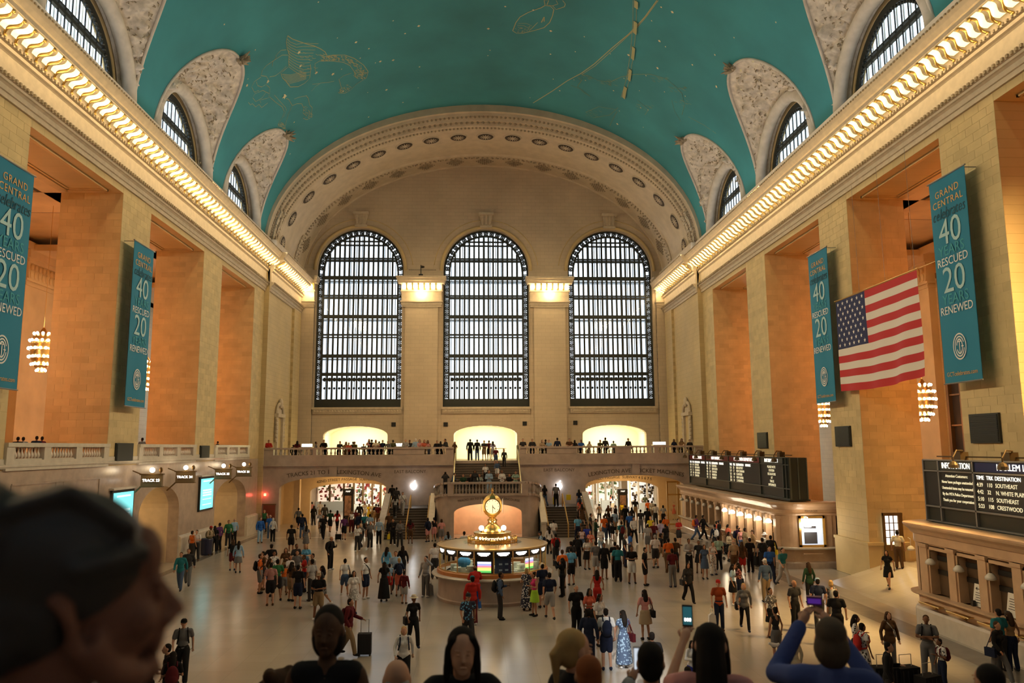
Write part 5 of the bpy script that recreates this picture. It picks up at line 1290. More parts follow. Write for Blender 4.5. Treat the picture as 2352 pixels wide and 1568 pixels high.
# ================================================================== BANNERS, FLAG
M_BAN = mat('banner_teal', (.010, .20, .36), .7); M_BAN_D = mat('banner_dark_ink', (.008, .07, .11), .7); M_BAN_O = mat('banner_gold_ink', (.72, .42, .14), .7)
M_BAN_P = mat('banner_pale_ink', (.40, .62, .68), .7); M_BAN_M = mat('banner_mid_ink', (.05, .33, .42), .7); M_BAN_W = mat('banner_white_ink', (.80, .84, .85), .7)
def banner(s, yc_, zt, label, w=2.30, h=8.15, proj=.62):
    x = XL+proj if s < 0 else XR-proj; xd = Vector((0, 1 if s < 0 else -1, 0)); nx = 1 if s < 0 else -1
    t = tag(empty('banner', (x, yc_, zt)), label, 'banner', 'teal anniversary banners on the piers')
    b = MB()
    b.grid(lambda u, v: (nx*.03*math.sin(u*PI*3+v*2)*.4-nx*.012, (u-.5)*w, -h*v), 12, 20); b.grid(lambda u, v: (nx*.03*math.sin(u*PI*3+v*2)*.4-nx*.03, (u-.5)*w, -h*v), 12, 20)
    b.build('cloth', M_BAN, t, smooth=True)
    MB().tube([(0, -w/2-.02, -h), (0, w/2+.02, -h)], .03, 6).build('bottom_rod', M_GREY, t)
    b = MB(); b.tube([(0, -w/2-.08, .02), (0, w/2+.08, .02)], .035, 6)
    for yy in (-w/2+.2, w/2-.2): b.bar((0, yy, .02), (-nx*proj, yy, .02), .03, .03)
    b.build('rod', M_GREY, t)
    fx = nx*.014
    def tx(sx, size, f, m, fit=None, **kw): put_text('lettering', sx, size, m, (fx, 0, -h*f), xd, (0, 0, 1), t, fit=fit, depth=.002, **kw)
    tx('GRAND', .40, .075, M_BAN_O, spacing=1.15); tx('CENTRAL', .40, .125, M_BAN_O, fit=1.9, spacing=1.15)
    tx('celebrates', .62, .178, M_BAN_D, fit=2.05, shear=.25); tx('40', 1.45, .275, M_BAN_P, fit=1.95)
    tx('YEARS', .58, .362, M_BAN_M, fit=1.9); tx('RESCUED', .46, .415, M_BAN_W, fit=1.98); tx('20', 1.45, .51, M_BAN_P, fit=1.95)
    tx('YEARS', .58, .60, M_BAN_M, fit=1.95); tx('RENEWED', .46, .652, M_BAN_W, fit=1.98); tx('GCTcelebrates.com', .24, .958, M_BAN_O, fit=1.85)
    e = MB(); zc = -h*.832
    for (ra, rb, th) in ((.36, .46, .045), (.25, .35, .04), (.15, .24, .04)):
        n_ = 32
        for q in range(n_):
            if ra < .3 and q in ((0, 1, 31) if ra > .2 else (15, 16, 17)): continue
            a0, a1 = 2*PI*q/n_, 2*PI*(q+1)/n_
            e.add([(fx, xd.y*(r+d)*math.cos(a)/1, zc+(r+d)*math.sin(a)*rb/ra) for a, r, d in ((a0, ra, 0), (a0, ra, th), (a1, ra, th), (a1, ra, 0))], [(0,1,2,3)])
    e.box(fx-.001, fx+.001, -.02, .02, zc-.22, zc+.2); e.box(fx-.001, fx+.001, -.14, .14, zc+.17, zc+.21); e.box(fx-.001, fx+.001, xd.y*.10, xd.y*.24, zc-.02, zc+.02)
    e.build('emblem', M_BAN_W, t); return t
banner(1, 28.45, 17.02, 'teal banner on the pier behind the edge of the striped flag side, larger one above closed ticket office'[:0]+'teal anniversary banner on the pier above the closed ticket office')
banner(1, 40.1, 16.92, 'teal anniversary banner partly covered by the striped flag')
banner(-1, 39.0, 16.75, 'teal anniversary banner hanging over the dark square panel on the north wall')
banner(-1, 27.95, 16.85, 'teal anniversary banner cut by the edge of the photo, on the north wall')
fl_ = tag(empty('national_flag', (18.7, 34.95, 13.88)), 'large stars and stripes flag hanging between two piers of the south wall', 'flag')
FWd, FHt = 7.45, 4.62
def cloth(u, v, off=0.0):
    y = FWd/2-u*FWd; z = -v*FHt-.18*math.sin(u*PI)*v*.8+.10*u*v
    return Vector((-.08*math.sin(u*22+v*3)*v*(.4+u)-.05*math.sin(u*9)*v-off, y, z))
for k in range(13):
    b = MB(); u0 = .40 if k < 7 else 0.0
    b.grid(lambda u, v: cloth(u0+(1-u0)*u, (k+v)/13), 40, 2); b.build('stripe', mat('flag_red', (.50, .022, .030), .7) if k % 2 == 0 else mat('flag_white', (.74, .70, .66), .7), fl_, smooth=True)
b = MB(); b.grid(lambda u, v: cloth(.40*u, 7/13*v), 16, 8); can = b.build('canton', mat('flag_blue', (.012, .022, .10), .7), fl_, smooth=True)
b = MB()
for r in range(9):
    for c_ in range(6 if r % 2 == 0 else 5):
        u = (.40*(c_+.5+(0 if r % 2 == 0 else .5))/6); v = 7/13*(r+.7)/9.4; P = cloth(u, v, .012)
        b = MB(); b.add([P+Vector((0, -math.sin(PI*q/5)*(.115 if q % 2 == 0 else .048), math.cos(PI*q/5)*(.115 if q % 2 == 0 else .048))) for q in range(10)], [tuple(range(10))]); b.build('star', mat('flag_star', (.8, .8, .8), .6), can)
b = MB(); b.tube([(0, FWd/2+.1, .04), (0, -FWd/2-.1, .04)], .04, 6)
b.bar((0, FWd/2+.1, .04), (0, 37.68-34.95+.2, .04), .02); b.bar((0, -FWd/2-.1, .04), (0, 29.64-34.95-.1, .04), .02)
b.build('rod', M_BRASS, fl_)
for yy in (-3.6, -1.2, 1.2): MB().bar((0, yy, .04), (-.0, yy+.1, 5.5), .012).build('wire', M_GREY, fl_)

# ================================================================== CHANDELIERS
def chandelier(x, y, zc, label):
    t = tag(empty('chandelier', (x, y, zc)), label, 'chandelier', 'globe chandeliers of the side galleries')
    b = MB(); b.lathe([(.05, 1.2), (.16, 1.0), (.42, .85), (.50, .5), (.52, 0), (.46, -.45), (.30, -.8), (.12, -.98), (.0, -1.02)], n=16); b.tube([(0, 0, 1.1), (0, 0, 19.1-zc)], .012, 5)
    b.build('body', M_BRASS, t, smooth=True)
    for z, r, n_ in ((.88, .42, 10), (.52, .58, 14), (.12, .62, 16), (-.30, .58, 14), (-.68, .44, 10), (-.98, .20, 6)):
        g = MB(); g.tube([(r*.9*math.cos(2*PI*k/20), r*.9*math.sin(2*PI*k/20), z-.06) for k in range(21)], .03, 5); ringo = g.build('ring', M_BRASS, t)
        g = MB()
        for k in range(n_): a = 2*PI*k/n_+z*3; g.ball((r*math.cos(a), r*math.sin(a), z), .075, 6, 5)
        g.build('bulb_or_glow_pad', mat('chandelier_bulb', (1, .9, .75), .3, emit=(1.0, .84, .58), strength=22), ringo)['kind'] = 'stuff'
    light('chandelier_light', 'POINT', (x, y, zc), 70, (1, .42, .12), radius=.65)
chandelier(-21.97, 39.8, 11.48, 'chandelier hanging in the north gallery bay before the column with carved capital')
chandelier(-21.97, 52.2, 11.45, 'chandelier half hidden behind the banner on the north wall')
chandelier(23.63, 39.8, 8.78, 'chandelier hanging just below the corner of the striped flag')
chandelier(23.63, 51.7, 8.80, 'chandelier hanging below the banner that the flag partly covers')
chandelier(-21.97, 33.3, 11.3, 'chandelier seen as a sliver at the edge of the northern banner')

# ================================================================== PANELS, SCREENS AND SIGNS ON THE PIERS
def wall_panel(s, ya, yb_, z0, z1, label, name='wall_panel'):
    x = XL if s < 0 else XR; nx = 1 if s < 0 else -1
    t = MB(); t.box(x, x+nx*.10, ya, yb_, z0, z1); t.box(x+nx*.10, x+nx*.12, ya+.05, yb_-.05, z0+.05, z1-.05)
    o = t.build(name, mat('louvre_black', (.018, .022, .022), .5)); tag(o, label, 'loudspeaker', 'black square loudspeaker panels on the piers')
    g = MB(); n_ = 14
    for k in range(n_): z = z0+.08+(z1-z0-.16)*k/(n_-1); g.box(x+nx*.12, x+nx*.14, ya+.07, yb_-.07, z-.012, z+.012)
    g.build('louvre', M_BOARD, o)
wall_panel(-1, 38.45, 40.3, 5.82, 6.84, 'black square panel on the pier below the whole northern banner')
wall_panel(-1, 50.0, 51.6, 5.85, 6.75, 'black panel on the pier between two runs of the north balustrade')
wall_panel(1, 27.4, 29.1, 6.56, 7.66, 'black square panel below the banner over the closed ticket office')
wall_panel(1, 38.75, 40.4, 6.45, 7.5, 'black square panel on the pier below the flag-covered banner')
wall_panel(1, 50.1, 51.85, 6.35, 7.4, 'small black panel on the pier above the long departure board')
def ad_screen(ya, yb_, z0, z1, label):
    b = MB(); b.box(XL, XL+.14, ya-.12, yb_+.12, z0-.12, z1+.12); o = tag(b.build('display_screen', M_BOARD), label, 'screen')
    b = MB(); b.box(XL+.14, XL+.16, ya, yb_, z0, z1); b.build('screen', M_SCREEN, o)
    b = MB()
    for f0, f1 in ((.06, .10), (.36, .41), (.44, .49), (.52, .57), (.66, .69), (.84, .87)): b.box(XL+.16, XL+.165, ya+(yb_-ya)*.15, yb_-(yb_-ya)*.15, z1-(z1-z0)*f1, z1-(z1-z0)*f0)
    b.build('screen_text', mat('screen_pale', (.6, .9, .9), .4, emit=(.55, .95, 1.0), strength=1.3), o)
    b = MB(); b.box(XL+.02, XL+.26, ya-.25, yb_+.2, z1+.14, z1+.24); b.build('top_trim', M_MARBLE_L, o)
ad_screen(38.35, 40.5, 2.2, 4.45, 'bright cyan screen half hidden by the dark-haired head')
ad_screen(50.2, 52.5, 2.75, 4.65, 'tall cyan advertising screen on the north wall between two arches')
for i, (pxx, pyy, lab) in enumerate(((349, 1103, 'first lit track sign over the nearer arch of the north wall'), (426, 1095, 'second lit track sign over the nearer arch of the north wall'), (513, 1088, 'lit track sign over the farther arch, next to the cyan screen'), (560, 1083, 'lit track sign over the farther arch, beside the corner pier'))):
    x = XL+1.0; r = ray(pxx, pyy); P = EYE+r*((x-EYE.x)/r.x); hwid = .52; t = tag(empty('track_sign', tuple(P)), lab, 'sign', 'lit track number signs on the north wall')
    b = MB(); b.box(-hwid, hwid, -.10, .10, -.30, .30); b.build('sign_box', mat('sign_bronze', (.24, .17, .09), .4, .5), t)
    b = MB(); b.box(-hwid-.06, hwid+.06, -.14, .12, .28, .34); b.box(-hwid-.04, hwid+.04, -.13, .12, -.34, -.29); b.box(-.36, .36, -.125, -.10, -.13, .12); b.build('sign_frame', M_BRONZE, t)
    put_text('lettering', ['TRACK 23', 'TRACK 24', 'TRACK 25', 'TRACK 26'][i], .19, mat('lit_sign_text', (1, 1, 1), .4, emit=(1, .98, .92), strength=6), (0, -.13, 0), (1, 0, 0), (0, 0, 1), t, depth=.006)
    b = MB(); b.bar((-hwid, 0, .30), (-1.0, 0, .50), .05); b.bar((-hwid, 0, -.30), (-1.0, 0, -.75), .07); b.tube([(0, 0, .34), (0, 0, .40)], .05, 8); b.build('bracket', M_BRONZE, t)
    b = MB(); b.ball((0, -.02, .52), .13, 10, 8); b.build('globe', M_BULBW, t)
    b = MB(); b.ball((.42, 0, .52), (.10, .08, .14), 8, 6); b.bar((.42, 0, .3), (.42, 0, .5), .04); b.build('finial', M_BRONZE, t)
    light('sign_lamp', 'POINT', (P.x, P.y-.35, P.z+.5), 9, WARM, radius=.13)
# glowing apple-shaped emblems either side of the stairs
for pxx, lab in ((950, 'glowing white apple emblem with a bite on the wall north of the stairs'), (1284, 'glowing white apple emblem with a bite on the wall south of the stairs')):
    P = on_y(pxx, 1115, YF-.06); pts = []
    for k in range(40):
        a = 2*PI*k/40; x = .26*math.cos(a)*(1+.06*math.cos(2*a)); z = .27*math.sin(a)+.045*math.cos(2*a)-.02
        if abs(a-.25) < .55: x -= .13*math.cos((a-.25)/.55*PI/2)
        pts.append((x, z))
    b = MB(); b.prism(pts, lambda a, z, d: (P.x+a, P.y+d, P.z+z), -.05, .06)
    o = tag(b.build('apple_emblem', mat('emblem_glow', (1, 1, 1), .4, emit=(.92, .97, 1), strength=7)), lab, 'emblem', 'glowing emblems beside the east stairs')
    b = MB(); b.prism([(0, .27), (.10, .30), (.15, .42), (.06, .39)], lambda a, z, d: (P.x+a, P.y+d, P.z+z), -.05, .0); b.build('leaf', mat('emblem_glow', (1, 1, 1)), o)
    light('emblem_glow', 'POINT', (P.x, P.y-.5, P.z), 12, (.9, .95, 1), radius=.2)
b = MB(); b.ball((-16.85, YF-.12, 2.9), .09, 8, 6); b.box(-16.93, -16.77, YF-.1, YF, 2.8, 3.0); tag(b.build('alarm_lamp', mat('red_lamp', (1, .1, .05), .4, emit=(1, .12, .06), strength=9)), 'small glowing red lamp on the wall above the brown board', 'lamp')
light('alarm_glow', 'POINT', (-16.85, YF-.4, 2.9), 8, (1, .1, .08), radius=.08)
b = MB(); b.box(-16.95, -16.0, YF-.10, YF-.0, .95, 2.12); o = tag(b.build('notice_board', mat('red_brown_board', (.20, .045, .02), .5)), 'reddish brown notice board below the red lamp', 'board')
b = MB(); b.box(-17.0, -15.95, YF-.13, YF-.02, 2.10, 2.18); b.box(-17.0, -15.95, YF-.13, YF-.02, .90, .97); b.build('frame', M_BRONZE, o)
# carved door surrounds at the ends of the long walls
for s, lab in ((-1, 'carved stone niche surround on the north wall beside the balcony'), (1, 'carved stone niche surround on the south wall beside the balcony')):
    x = XL+.4 if s < 0 else XR-.4; nx = 1 if s < 0 else -1; yc_ = 67.6
    b = MB(); b.box(x, x+nx*.25, yc_-1.1, yc_-.8, 5.5, 9.3); b.box(x, x+nx*.25, yc_+.8, yc_+1.1, 5.5, 9.3); b.box(x, x+nx*.34, yc_-1.25, yc_+1.25, 9.2, 9.5)
    b.tube([(x+nx*.15, yc_-1.1*math.cos(PI*k/10), 9.5+.9*math.sin(PI*k/10)) for k in range(11)], .12, 6); b.box(x, x+nx*.1, yc_-.8, yc_+.8, 9.5, 9.9); b.ball((x+nx*.2, yc_, 10.4), (.2, .3, .45), 8, 6)
    for yy in (-1.25, 1.25):
        for k in range(6): b.ball((x+nx*.2, yc_+yy, 9.0-.35*k), (.12, .14, .18), 6, 4)
    o = tag(b.build('niche_surround', M_TRIM), lab, 'carving'); b = MB(); b.box(x+nx*.0, x+nx*.04, yc_-.8, yc_+.8, 5.45, 9.2); b.build('niche', M_STONE, o)

# ================================================================== THINGS IN THE PASSAGES
def kiosk(pxx, pyf, wpx, ztop, label):
    P = on_z(pxx, pyf, 0); w = wpx/F_PX*P.y; t = tag(empty('map_kiosk', (P.x, P.y, 0)), label, 'kiosk')
    b = MB(); b.box(-w/2, w/2, -.2, .2, 0, ztop); b.box(-w/2-.05, w/2+.05, -.26, .24, ztop-.42, ztop); b.box(-w/2-.05, w/2+.05, -.25, .25, 0, .12); b.build('cabinet', M_BLACK, t)
    b = MB(); b.box(-w/2+.12, w/2-.12, -.23, -.2, .9, ztop-.55); b.build('poster', mat('kiosk_poster', (.30, .18, .13), .5, noise_amt=.5, noise_scale=4), t)
    put_text('lettering', 'MAP', .2, M_LITTEXT, (0, -.27, ztop-.2), (1, 0, 0), (0, 0, 1), t, depth=.002)
kiosk(799, 1208, 21, 3.1, 'black map kiosk standing in the northern passage arch')
kiosk(1431, 1192, 20, 2.7, 'black map kiosk standing in the southern passage arch')
def shop(x0, x1, y, z1, label, warm, goods, seed):
    r_ = random.Random(seed); t = tag(empty('shop_front', ((x0+x1)/2, y, 0)), label, 'shop', 'shop fronts in the passages'); w = (x1-x0)/2
    b = MB(); b.box(-w, w, .0, .15, 0, .5); b.box(-w, w, -.05, .15, z1-.25, z1)
    for k in range(4): xx = -w+2*w*k/3; b.box(xx-.09, xx+.09, -.05, .15, 0, z1)
    b.build('frame', M_BRONZE if seed % 2 else M_MARBLE_L, t)
    b = MB(); b.box(-w, w, 1.1, 1.2, .5, z1-.2); b.build('lit_back_wall', mat('shop_light%d' % seed, warm, .5, emit=warm, strength=.8), t)
    b = MB()
    for k in range(110):
        xx, z = r_.uniform(-w+.1, w-.1), r_.uniform(.5, z1-.7); b.mi = r_.randrange(len(goods)); b.box(xx, xx+r_.uniform(.05, .25), r_.uniform(.3, .9), 1.0, z, z+r_.uniform(.08, .35))
    stuff(b.build('goods', goods, t))
    b = MB(); b.box(-w+.2, w-.2, -.9, -.3, 0, 1.0); b.build('display_case', mat('display_case', (.55, .6, .6), .2), t)
G1 = [mat('goods_red', (.45, .04, .03), .6), mat('goods_pink', (.7, .3, .25), .6), mat('goods_pale', (.8, .7, .55), .6), mat('goods_dark', (.05, .03, .02), .6), mat('goods_green', (.15, .3, .1), .6)]
shop(-17.0, -12.6, 84, 4.0, 'bright shop with red goods at the end of the northern passage', (1.0, .82, .62), G1, 3)
shop(-12.4, -9.6, 80, 4.0, 'shop with white lit counter in the northern passage', (1.0, .93, .82), G1, 5)
shop(-9.4, -7.2, 77.5, 4.0, 'shop with pink and red displays near the stairs side of the northern passage', (1.0, .72, .45), G1, 7)
shop(9.6, 12.6, 84, 4.0, 'bright shop with greenish displays in the southern passage', (.9, .95, .78), G1, 4)
shop(12.8, 15.2, 82, 4.0, 'white lit shop window in the middle of the southern passage', (1.0, .93, .80), [G1[2], G1[2], G1[4]], 6)
shop(15.4, 18.0, 78, 4.0, 'bright white shop by the ticket machines', (1.0, .95, .86), [G1[2], G1[3]], 8)
# gilt framed glazed screen by the ticket machines
t = tag(empty('glazed_screen', (17.0, 65.5, 0)), 'tall brass framed glass screen beside the ticket machines arch', 'screen')
b = MB()
for xx in (-.9, 0, .9): b.box(xx-.06, xx+.06, -.06, .06, 0, 3.6)
for z in (.05, 2.5, 3.55): b.box(-.9, .9, -.05, .05, z-.06, z+.06)
b.build('frame', M_BRASS, t); b = MB(); b.box(-.9, .9, -.01, .01, 0, 3.55); b.build('pane', M_GLASS, t)
# door with lit panes in the south gallery
dr = MB(); yD = 37.50; zb, zt_ = .92, 3.1
P0 = on_y(2034, 1230, yD); P1 = on_y(2064, 1230, yD)
dr.box(P0.x-.08, P0.x, yD-.06, yD+.1, zb, zt_+.1); dr.box(P1.x, P1.x+.22, yD-.06, yD+.1, zb, zt_+.1); dr.box(P0.x-.08, P1.x+.22, yD-.08, yD+.1, zt_, zt_+.14); dr.box(P0.x, P1.x, yD-.03, yD+.1, zb, 1.72)
for q in range(1, 3): xx = P0.x+(P1.x-P0.x)*q/3; dr.box(xx-.02, xx+.02, yD-.03, yD, 1.72, zt_)
for q in range(1, 4): z = 1.72+(zt_-1.72)*q/4; dr.box(P0.x, P1.x, yD-.03, yD, z-.018, z+.018)
do = structure(dr.build('door_2', M_BRONZE)); g = MB(); g.box(P0.x, P1.x, yD+.02, yD+.06, 1.72, zt_); g.build('pane', mat('lit_door_glass', (1, 1, .95), .4, emit=(1, .96, .88), strength=1.6), do)
b = MB(); P = on_y(2087, 1256, yD); b.lathe([(.03, .10), (.12, .05), (.17, -.04), (.15, -.12), (0, -.12)], (P.x, P.y-.2, P.z), 12); b.tube([(P.x, yD, P.z+.45), (P.x, yD-.2, P.z+.4), (P.x, yD-.2, P.z+.08)], .018, 5); tag(b.build('wall_lamp', mat('frosted_shade', (.62, .60, .55))), 'small unlit frosted lamp on the orange wall near the doorway', 'lamp')
# litter bin, north side desk
b = MB(); P = on_z(474, 1274, 0); b.lathe([(.30, 0), (.33, .1), (.36, .95), (.34, 1.0), (.30, 1.02), (.22, 1.0)], (P.x, P.y, 0), 20, cap=True)
o = tag(b.build('litter_bin', mat('navy_bin', (.012, .015, .05), .4), smooth=False), 'navy round litter bin by the small crowd near the north arches', 'bin')
P = on_z(20, 1370, 1.1); t = tag(empty('service_desk', (P.x-1.4, P.y+.2, 0)), 'round desk with a lit cream top behind the dark-haired head', 'desk')
b = MB(); b.lathe([(1.6, 0), (1.6, .95)], n=32); b.build('desk_front', mat('desk_wood', (.45, .20, .07), .4), t); b = MB(); b.lathe([(1.2, .95), (1.7, .95), (1.74, 1.0), (1.70, 1.05), (1.2, 1.05)], n=32); b.build('desk_top', M_MARBLE_L, t)
light('desk_lamp', 'POINT', (P.x-1.0, P.y+.2, 1.9), 25, WARM, radius=.2)
# white tables on the balcony
for pxa, pxb, lab in ((690, 717, 'white display table on the balcony near the north niche'), (1500, 1532, 'white display table on the balcony near the south niche'), (905, 940, 'white display table on the balcony north of the stairs')):
    A, B = on_y(pxa, 1015, YF+1.6), on_y(pxb, 1015, YF+1.6); t = tag(empty('display_table', ((A.x+B.x)/2, YF+1.9, 5.45)), lab, 'table'); w = (B.x-A.x)/2
    b = MB(); b.box(-w, w, -.4, .4, 1.16, 1.22); b.build('table_top', M_MARBLE_L, t)
    for xx in (-w+.1, w-.1):
        for yy in (-.32, .32): MB().box(xx-.04, xx+.04, yy-.04, yy+.04, 0, 1.16).build('leg', M_GREY, t)
    b = MB()
    for k in range(5): xx = -w+.15+(2*w-.3)*k/4; b.box(xx-.1, xx+.1, -.02, .02, 1.22, 1.46)
    b.build('tablet', M_LITWHITE, t)
t = tag(empty('demonstration_table', (.7, 68.2, 5.45)), 'pale wooden table behind the people at the head of the stairs', 'table')
b = MB(); b.box(-1.6, 1.9, -.5, .5, .95, 1.0); b.build('table_top', mat('pale_wood', (.55, .36, .2), .4), t)
for xx in (-1.4, 1.7):
    for yy in (-.4, .4): MB().box(xx-.06, xx+.06, yy-.06, yy+.06, 0, .95).build('leg', mat('pale_wood', (.5, .3, .2)), t)
# security camera on a bracket between the windows
b = MB(); b.box(-6.6, -3.9, YE-1.0, YE-.98, 23.7, 23.74); b.tube([(-5.4, YE-1.0, 23.1), (-5.4, YE-1.0, 24.2)], .05, 6); b.ball((-5.25, YE-1.1, 24.0), (.22, .2, .12), 8, 6); b.box(-5.6, -5.2, YE-1.1, YE-.9, 23.1, 23.3)
tag(b.build('floodlight', M_BLACK), 'black floodlight on a stand on the capital between two windows', 'lamp')

# west balcony and stairs on which the nearest people stand (below the picture)
structure(MB().box(XL, -3.2, YW, 2.4, 4.6, 4.9).build('floor', M_MARBLE)); structure(MB().box(-3.2, XR, YW, 2.4, 4.6, 4.9).build('floor', M_MARBLE))
b = MB()
for k in range(28):
    b.box(-3.6, 9.5, 2.4+k*.32, 2.4+(k+1)*.32, max(0, 4.9-(k+1)*.17-.4), 4.9-(k+1)*.17)
tag(b.build('staircase', M_STEP), 'west stairs going down in front of the viewer', 'staircase')
# ================================================================== PEOPLE
def fuse(mb, voxel=0.022, smooth=2, name='fused'):
    """one continuous surface out of overlapping shapes"""
    me = bpy.data.meshes.new(name); me.from_pydata(mb.v, [], mb.f); o = bpy.data.objects.new(name, me); COL.objects.link(o)
    r = o.modifiers.new('r', 'REMESH'); r.mode = 'VOXEL'; r.voxel_size = voxel; r.use_smooth_shade = True
    if smooth: s_ = o.modifiers.new('s', 'SMOOTH'); s_.iterations = smooth; s_.factor = 0.5
    dg = bpy.context.evaluated_depsgraph_get(); out = bpy.data.meshes.new_from_object(o.evaluated_get(dg))
    bpy.data.objects.remove(o); bpy.data.meshes.remove(me); out.name = name; return out
def limb(mb, pts, rs, g=0.0, n=8):
    pts = [Vector(p) for p in pts]
    for i in range(len(pts)-1): mb.tube([pts[i], pts[i].lerp(pts[i+1], .5), pts[i+1]], [rs[i]+g, (rs[i]+rs[i+1])/2+g, rs[i+1]+g], n)
    for p, r in zip(pts, rs): mb.ball(p, r+g, 8, 6)
def append_mesh(me, mb):
    """adds small separate details (fingers, eyes) to a fused body mesh, keeping material numbers"""
    b = bmesh.new(); b.from_mesh(me)
    vs = [b.verts.new(v) for v in mb.v]
    for f, m in zip(mb.f, mb.m):
        try: q = b.faces.new([vs[i] for i in f]); q.material_index = m; q.smooth = True
        except ValueError: pass
    b.to_mesh(me); b.free()
# joint positions for a 1.75 m figure facing -y: elbow, wrist for each arm (side -1 is the figure's right), knee and ankle for each leg
POSES = {
 'stand':  dict(arm={1: ((.26, .02, 1.16), (.27, -.05, .92)), -1: ((-.26, .02, 1.16), (-.27, -.05, .92))}, leg={1: ((.10, -.01, .50), (.11, .02, .08)), -1: ((-.10, -.02, .50), (-.12, .02, .08))}),
 'relax':  dict(arm={1: ((.27, .04, 1.17), (.24, -.10, .95)), -1: ((-.25, -.02, 1.16), (-.10, -.20, 1.08))}, leg={1: ((.11, -.01, .50), (.15, .0, .08)), -1: ((-.12, -.06, .51), (-.17, .0, .08))}),
 'phone':  dict(arm={1: ((.25, .0, 1.15), (.08, -.27, 1.22)), -1: ((-.25, .02, 1.15), (-.26, -.08, .92))}, leg={1: ((.10, -.01, .50), (.12, .02, .08)), -1: ((-.10, -.03, .50), (-.13, -.02, .08))}, head=.25),
 'both':   dict(arm={1: ((.24, -.02, 1.15), (.06, -.26, 1.18)), -1: ((-.24, -.02, 1.15), (-.06, -.26, 1.16))}, leg={1: ((.11, -.01, .50), (.14, .02, .08)), -1: ((-.11, -.01, .50), (-.14, .0, .08))}, head=.22),
 'cross':  dict(arm={1: ((.25, -.06, 1.18), (-.06, -.21, 1.20)), -1: ((-.25, -.06, 1.17), (.07, -.19, 1.14))}, leg={1: ((.11, -.01, .50), (.15, .02, .08)), -1: ((-.11, -.01, .50), (-.13, .0, .08))}),
 'walk':   dict(arm={1: ((.25, .13, 1.18), (.26, .14, .94)), -1: ((-.25, -.06, 1.17), (-.24, -.24, .99))}, leg={1: ((.09, -.20, .54), (.09, -.30, .12)), -1: ((-.09, .10, .50), (-.09, .38, .17))}, lean=.06),
 'stride': dict(arm={1: ((.25, -.08, 1.17), (.24, -.27, 1.0)), -1: ((-.25, .15, 1.18), (-.27, .17, .94))}, leg={1: ((.09, .11, .50), (.09, .36, .16)), -1: ((-.09, -.19, .54), (-.09, -.29, .12))}, lean=.06),
 'pull':   dict(arm={1: ((.26, -.04, 1.18), (.29, -.32, 1.08)), -1: ((-.25, .02, 1.16), (-.25, -.12, .95))}, leg={1: ((.09, .10, .50), (.09, .33, .15)), -1: ((-.09, -.17, .54), (-.09, -.26, .12))}, lean=.05),
 'salute': dict(arm={1: ((.33, -.06, 1.40), (.13, -.14, 1.62)), -1: ((-.25, .02, 1.16), (-.26, -.08, .93))}, leg={1: ((.10, -.01, .50), (.12, .02, .08)), -1: ((-.10, -.01, .50), (-.12, .02, .08))}),
 'photo':  dict(arm={1: ((.24, -.20, 1.32), (.07, -.33, 1.58)), -1: ((-.24, -.20, 1.32), (-.07, -.33, 1.56))}, leg={1: ((.10, -.01, .50), (.12, .02, .08)), -1: ((-.10, -.01, .50), (-.12, .02, .08))}),
 'lean':   dict(arm={1: ((.26, -.14, 1.20), (.10, -.34, 1.16)), -1: ((-.26, -.14, 1.20), (-.10, -.34, 1.16))}, leg={1: ((.10, .0, .50), (.11, .10, .08)), -1: ((-.10, .02, .50), (-.12, .12, .08))}, lean=.34),
 'hips':   dict(arm={1: ((.36, .06, 1.18), (.20, -.04, 1.02)), -1: ((-.26, .02, 1.16), (-.27, -.05, .92))}, leg={1: ((.11, -.01, .50), (.15, .0, .08)), -1: ((-.11, -.03, .50), (-.14, .0, .08))}),
 'sit':    dict(arm={1: ((.24, -.08, 1.17), (.10, -.30, 1.03)), -1: ((-.24, -.08, 1.17), (-.10, -.30, 1.03))}, leg={1: ((.12, -.42, .95), (.13, -.45, .53)), -1: ((-.12, -.42, .95), (-.13, -.45, .53))}, sit=.45),
}
HIP = .93
def torso_pts(P, g=0.0):
    """rotation of the upper body about the hips"""
    a = P.get('lean', 0)
    def T(p):
        x, y, z = p; dz = z-HIP
        if dz <= 0: return Vector(p)
        return Vector((x, y*math.cos(a)-dz*math.sin(a), HIP+dz*math.cos(a)-y*math.sin(a)*-1*0))
    return T
def dims(sex):
    return dict(sh=.178, ch=(.158, .108, .155), wa=(.134, .098, .12), hp=(.160, .110, .115), leg=(.088, .058, .040), arm=(.052, .040, .028)) if sex == 'm' else \
           dict(sh=.162, ch=(.142, .100, .145), wa=(.115, .086, .12), hp=(.166, .115, .120), leg=(.086, .054, .036), arm=(.042, .033, .024))
def torso(mb, T, D, g, z0=.80, z1=1.44, bust=False):
    if z0 < .95: mb.ball(T((0, .01, .95)), tuple(r+g for r in D['hp']), 14, 10)
    mb.ball(T((0, .0, 1.10)), tuple(r+g for r in D['wa']), 14, 10)
    mb.ball(T((0, .0, 1.29)), tuple(r+g for r in D['ch']), 14, 10)
    limb(mb, [T((-D['sh']+.03, 0, 1.425)), T((D['sh']-.03, 0, 1.425))], (.052, .052), g)
    if g != .011: limb(mb, [T((0, .01, 1.34)), T((0, .01, 1.44))], (.10, .07), g)
    if bust:
        for s in (-1, 1): mb.ball(T((s*.065, -.085, 1.29)), (.062+g*.6, .055+g*.6, .062+g*.6), 8, 6)
def arm_pts(P, T, D, s):
    e, w = P['arm'][s]; return [T((s*D['sh'], 0, 1.42)), T(e), T(w)]
def leg_pts(P, s):
    k, a = P['leg'][s]; return [Vector((s*.088, .01, .90)), Vector(k), Vector(a)]
def head_c(P, T): return T((0, -.01-P.get('head', 0)*.18, 1.625))
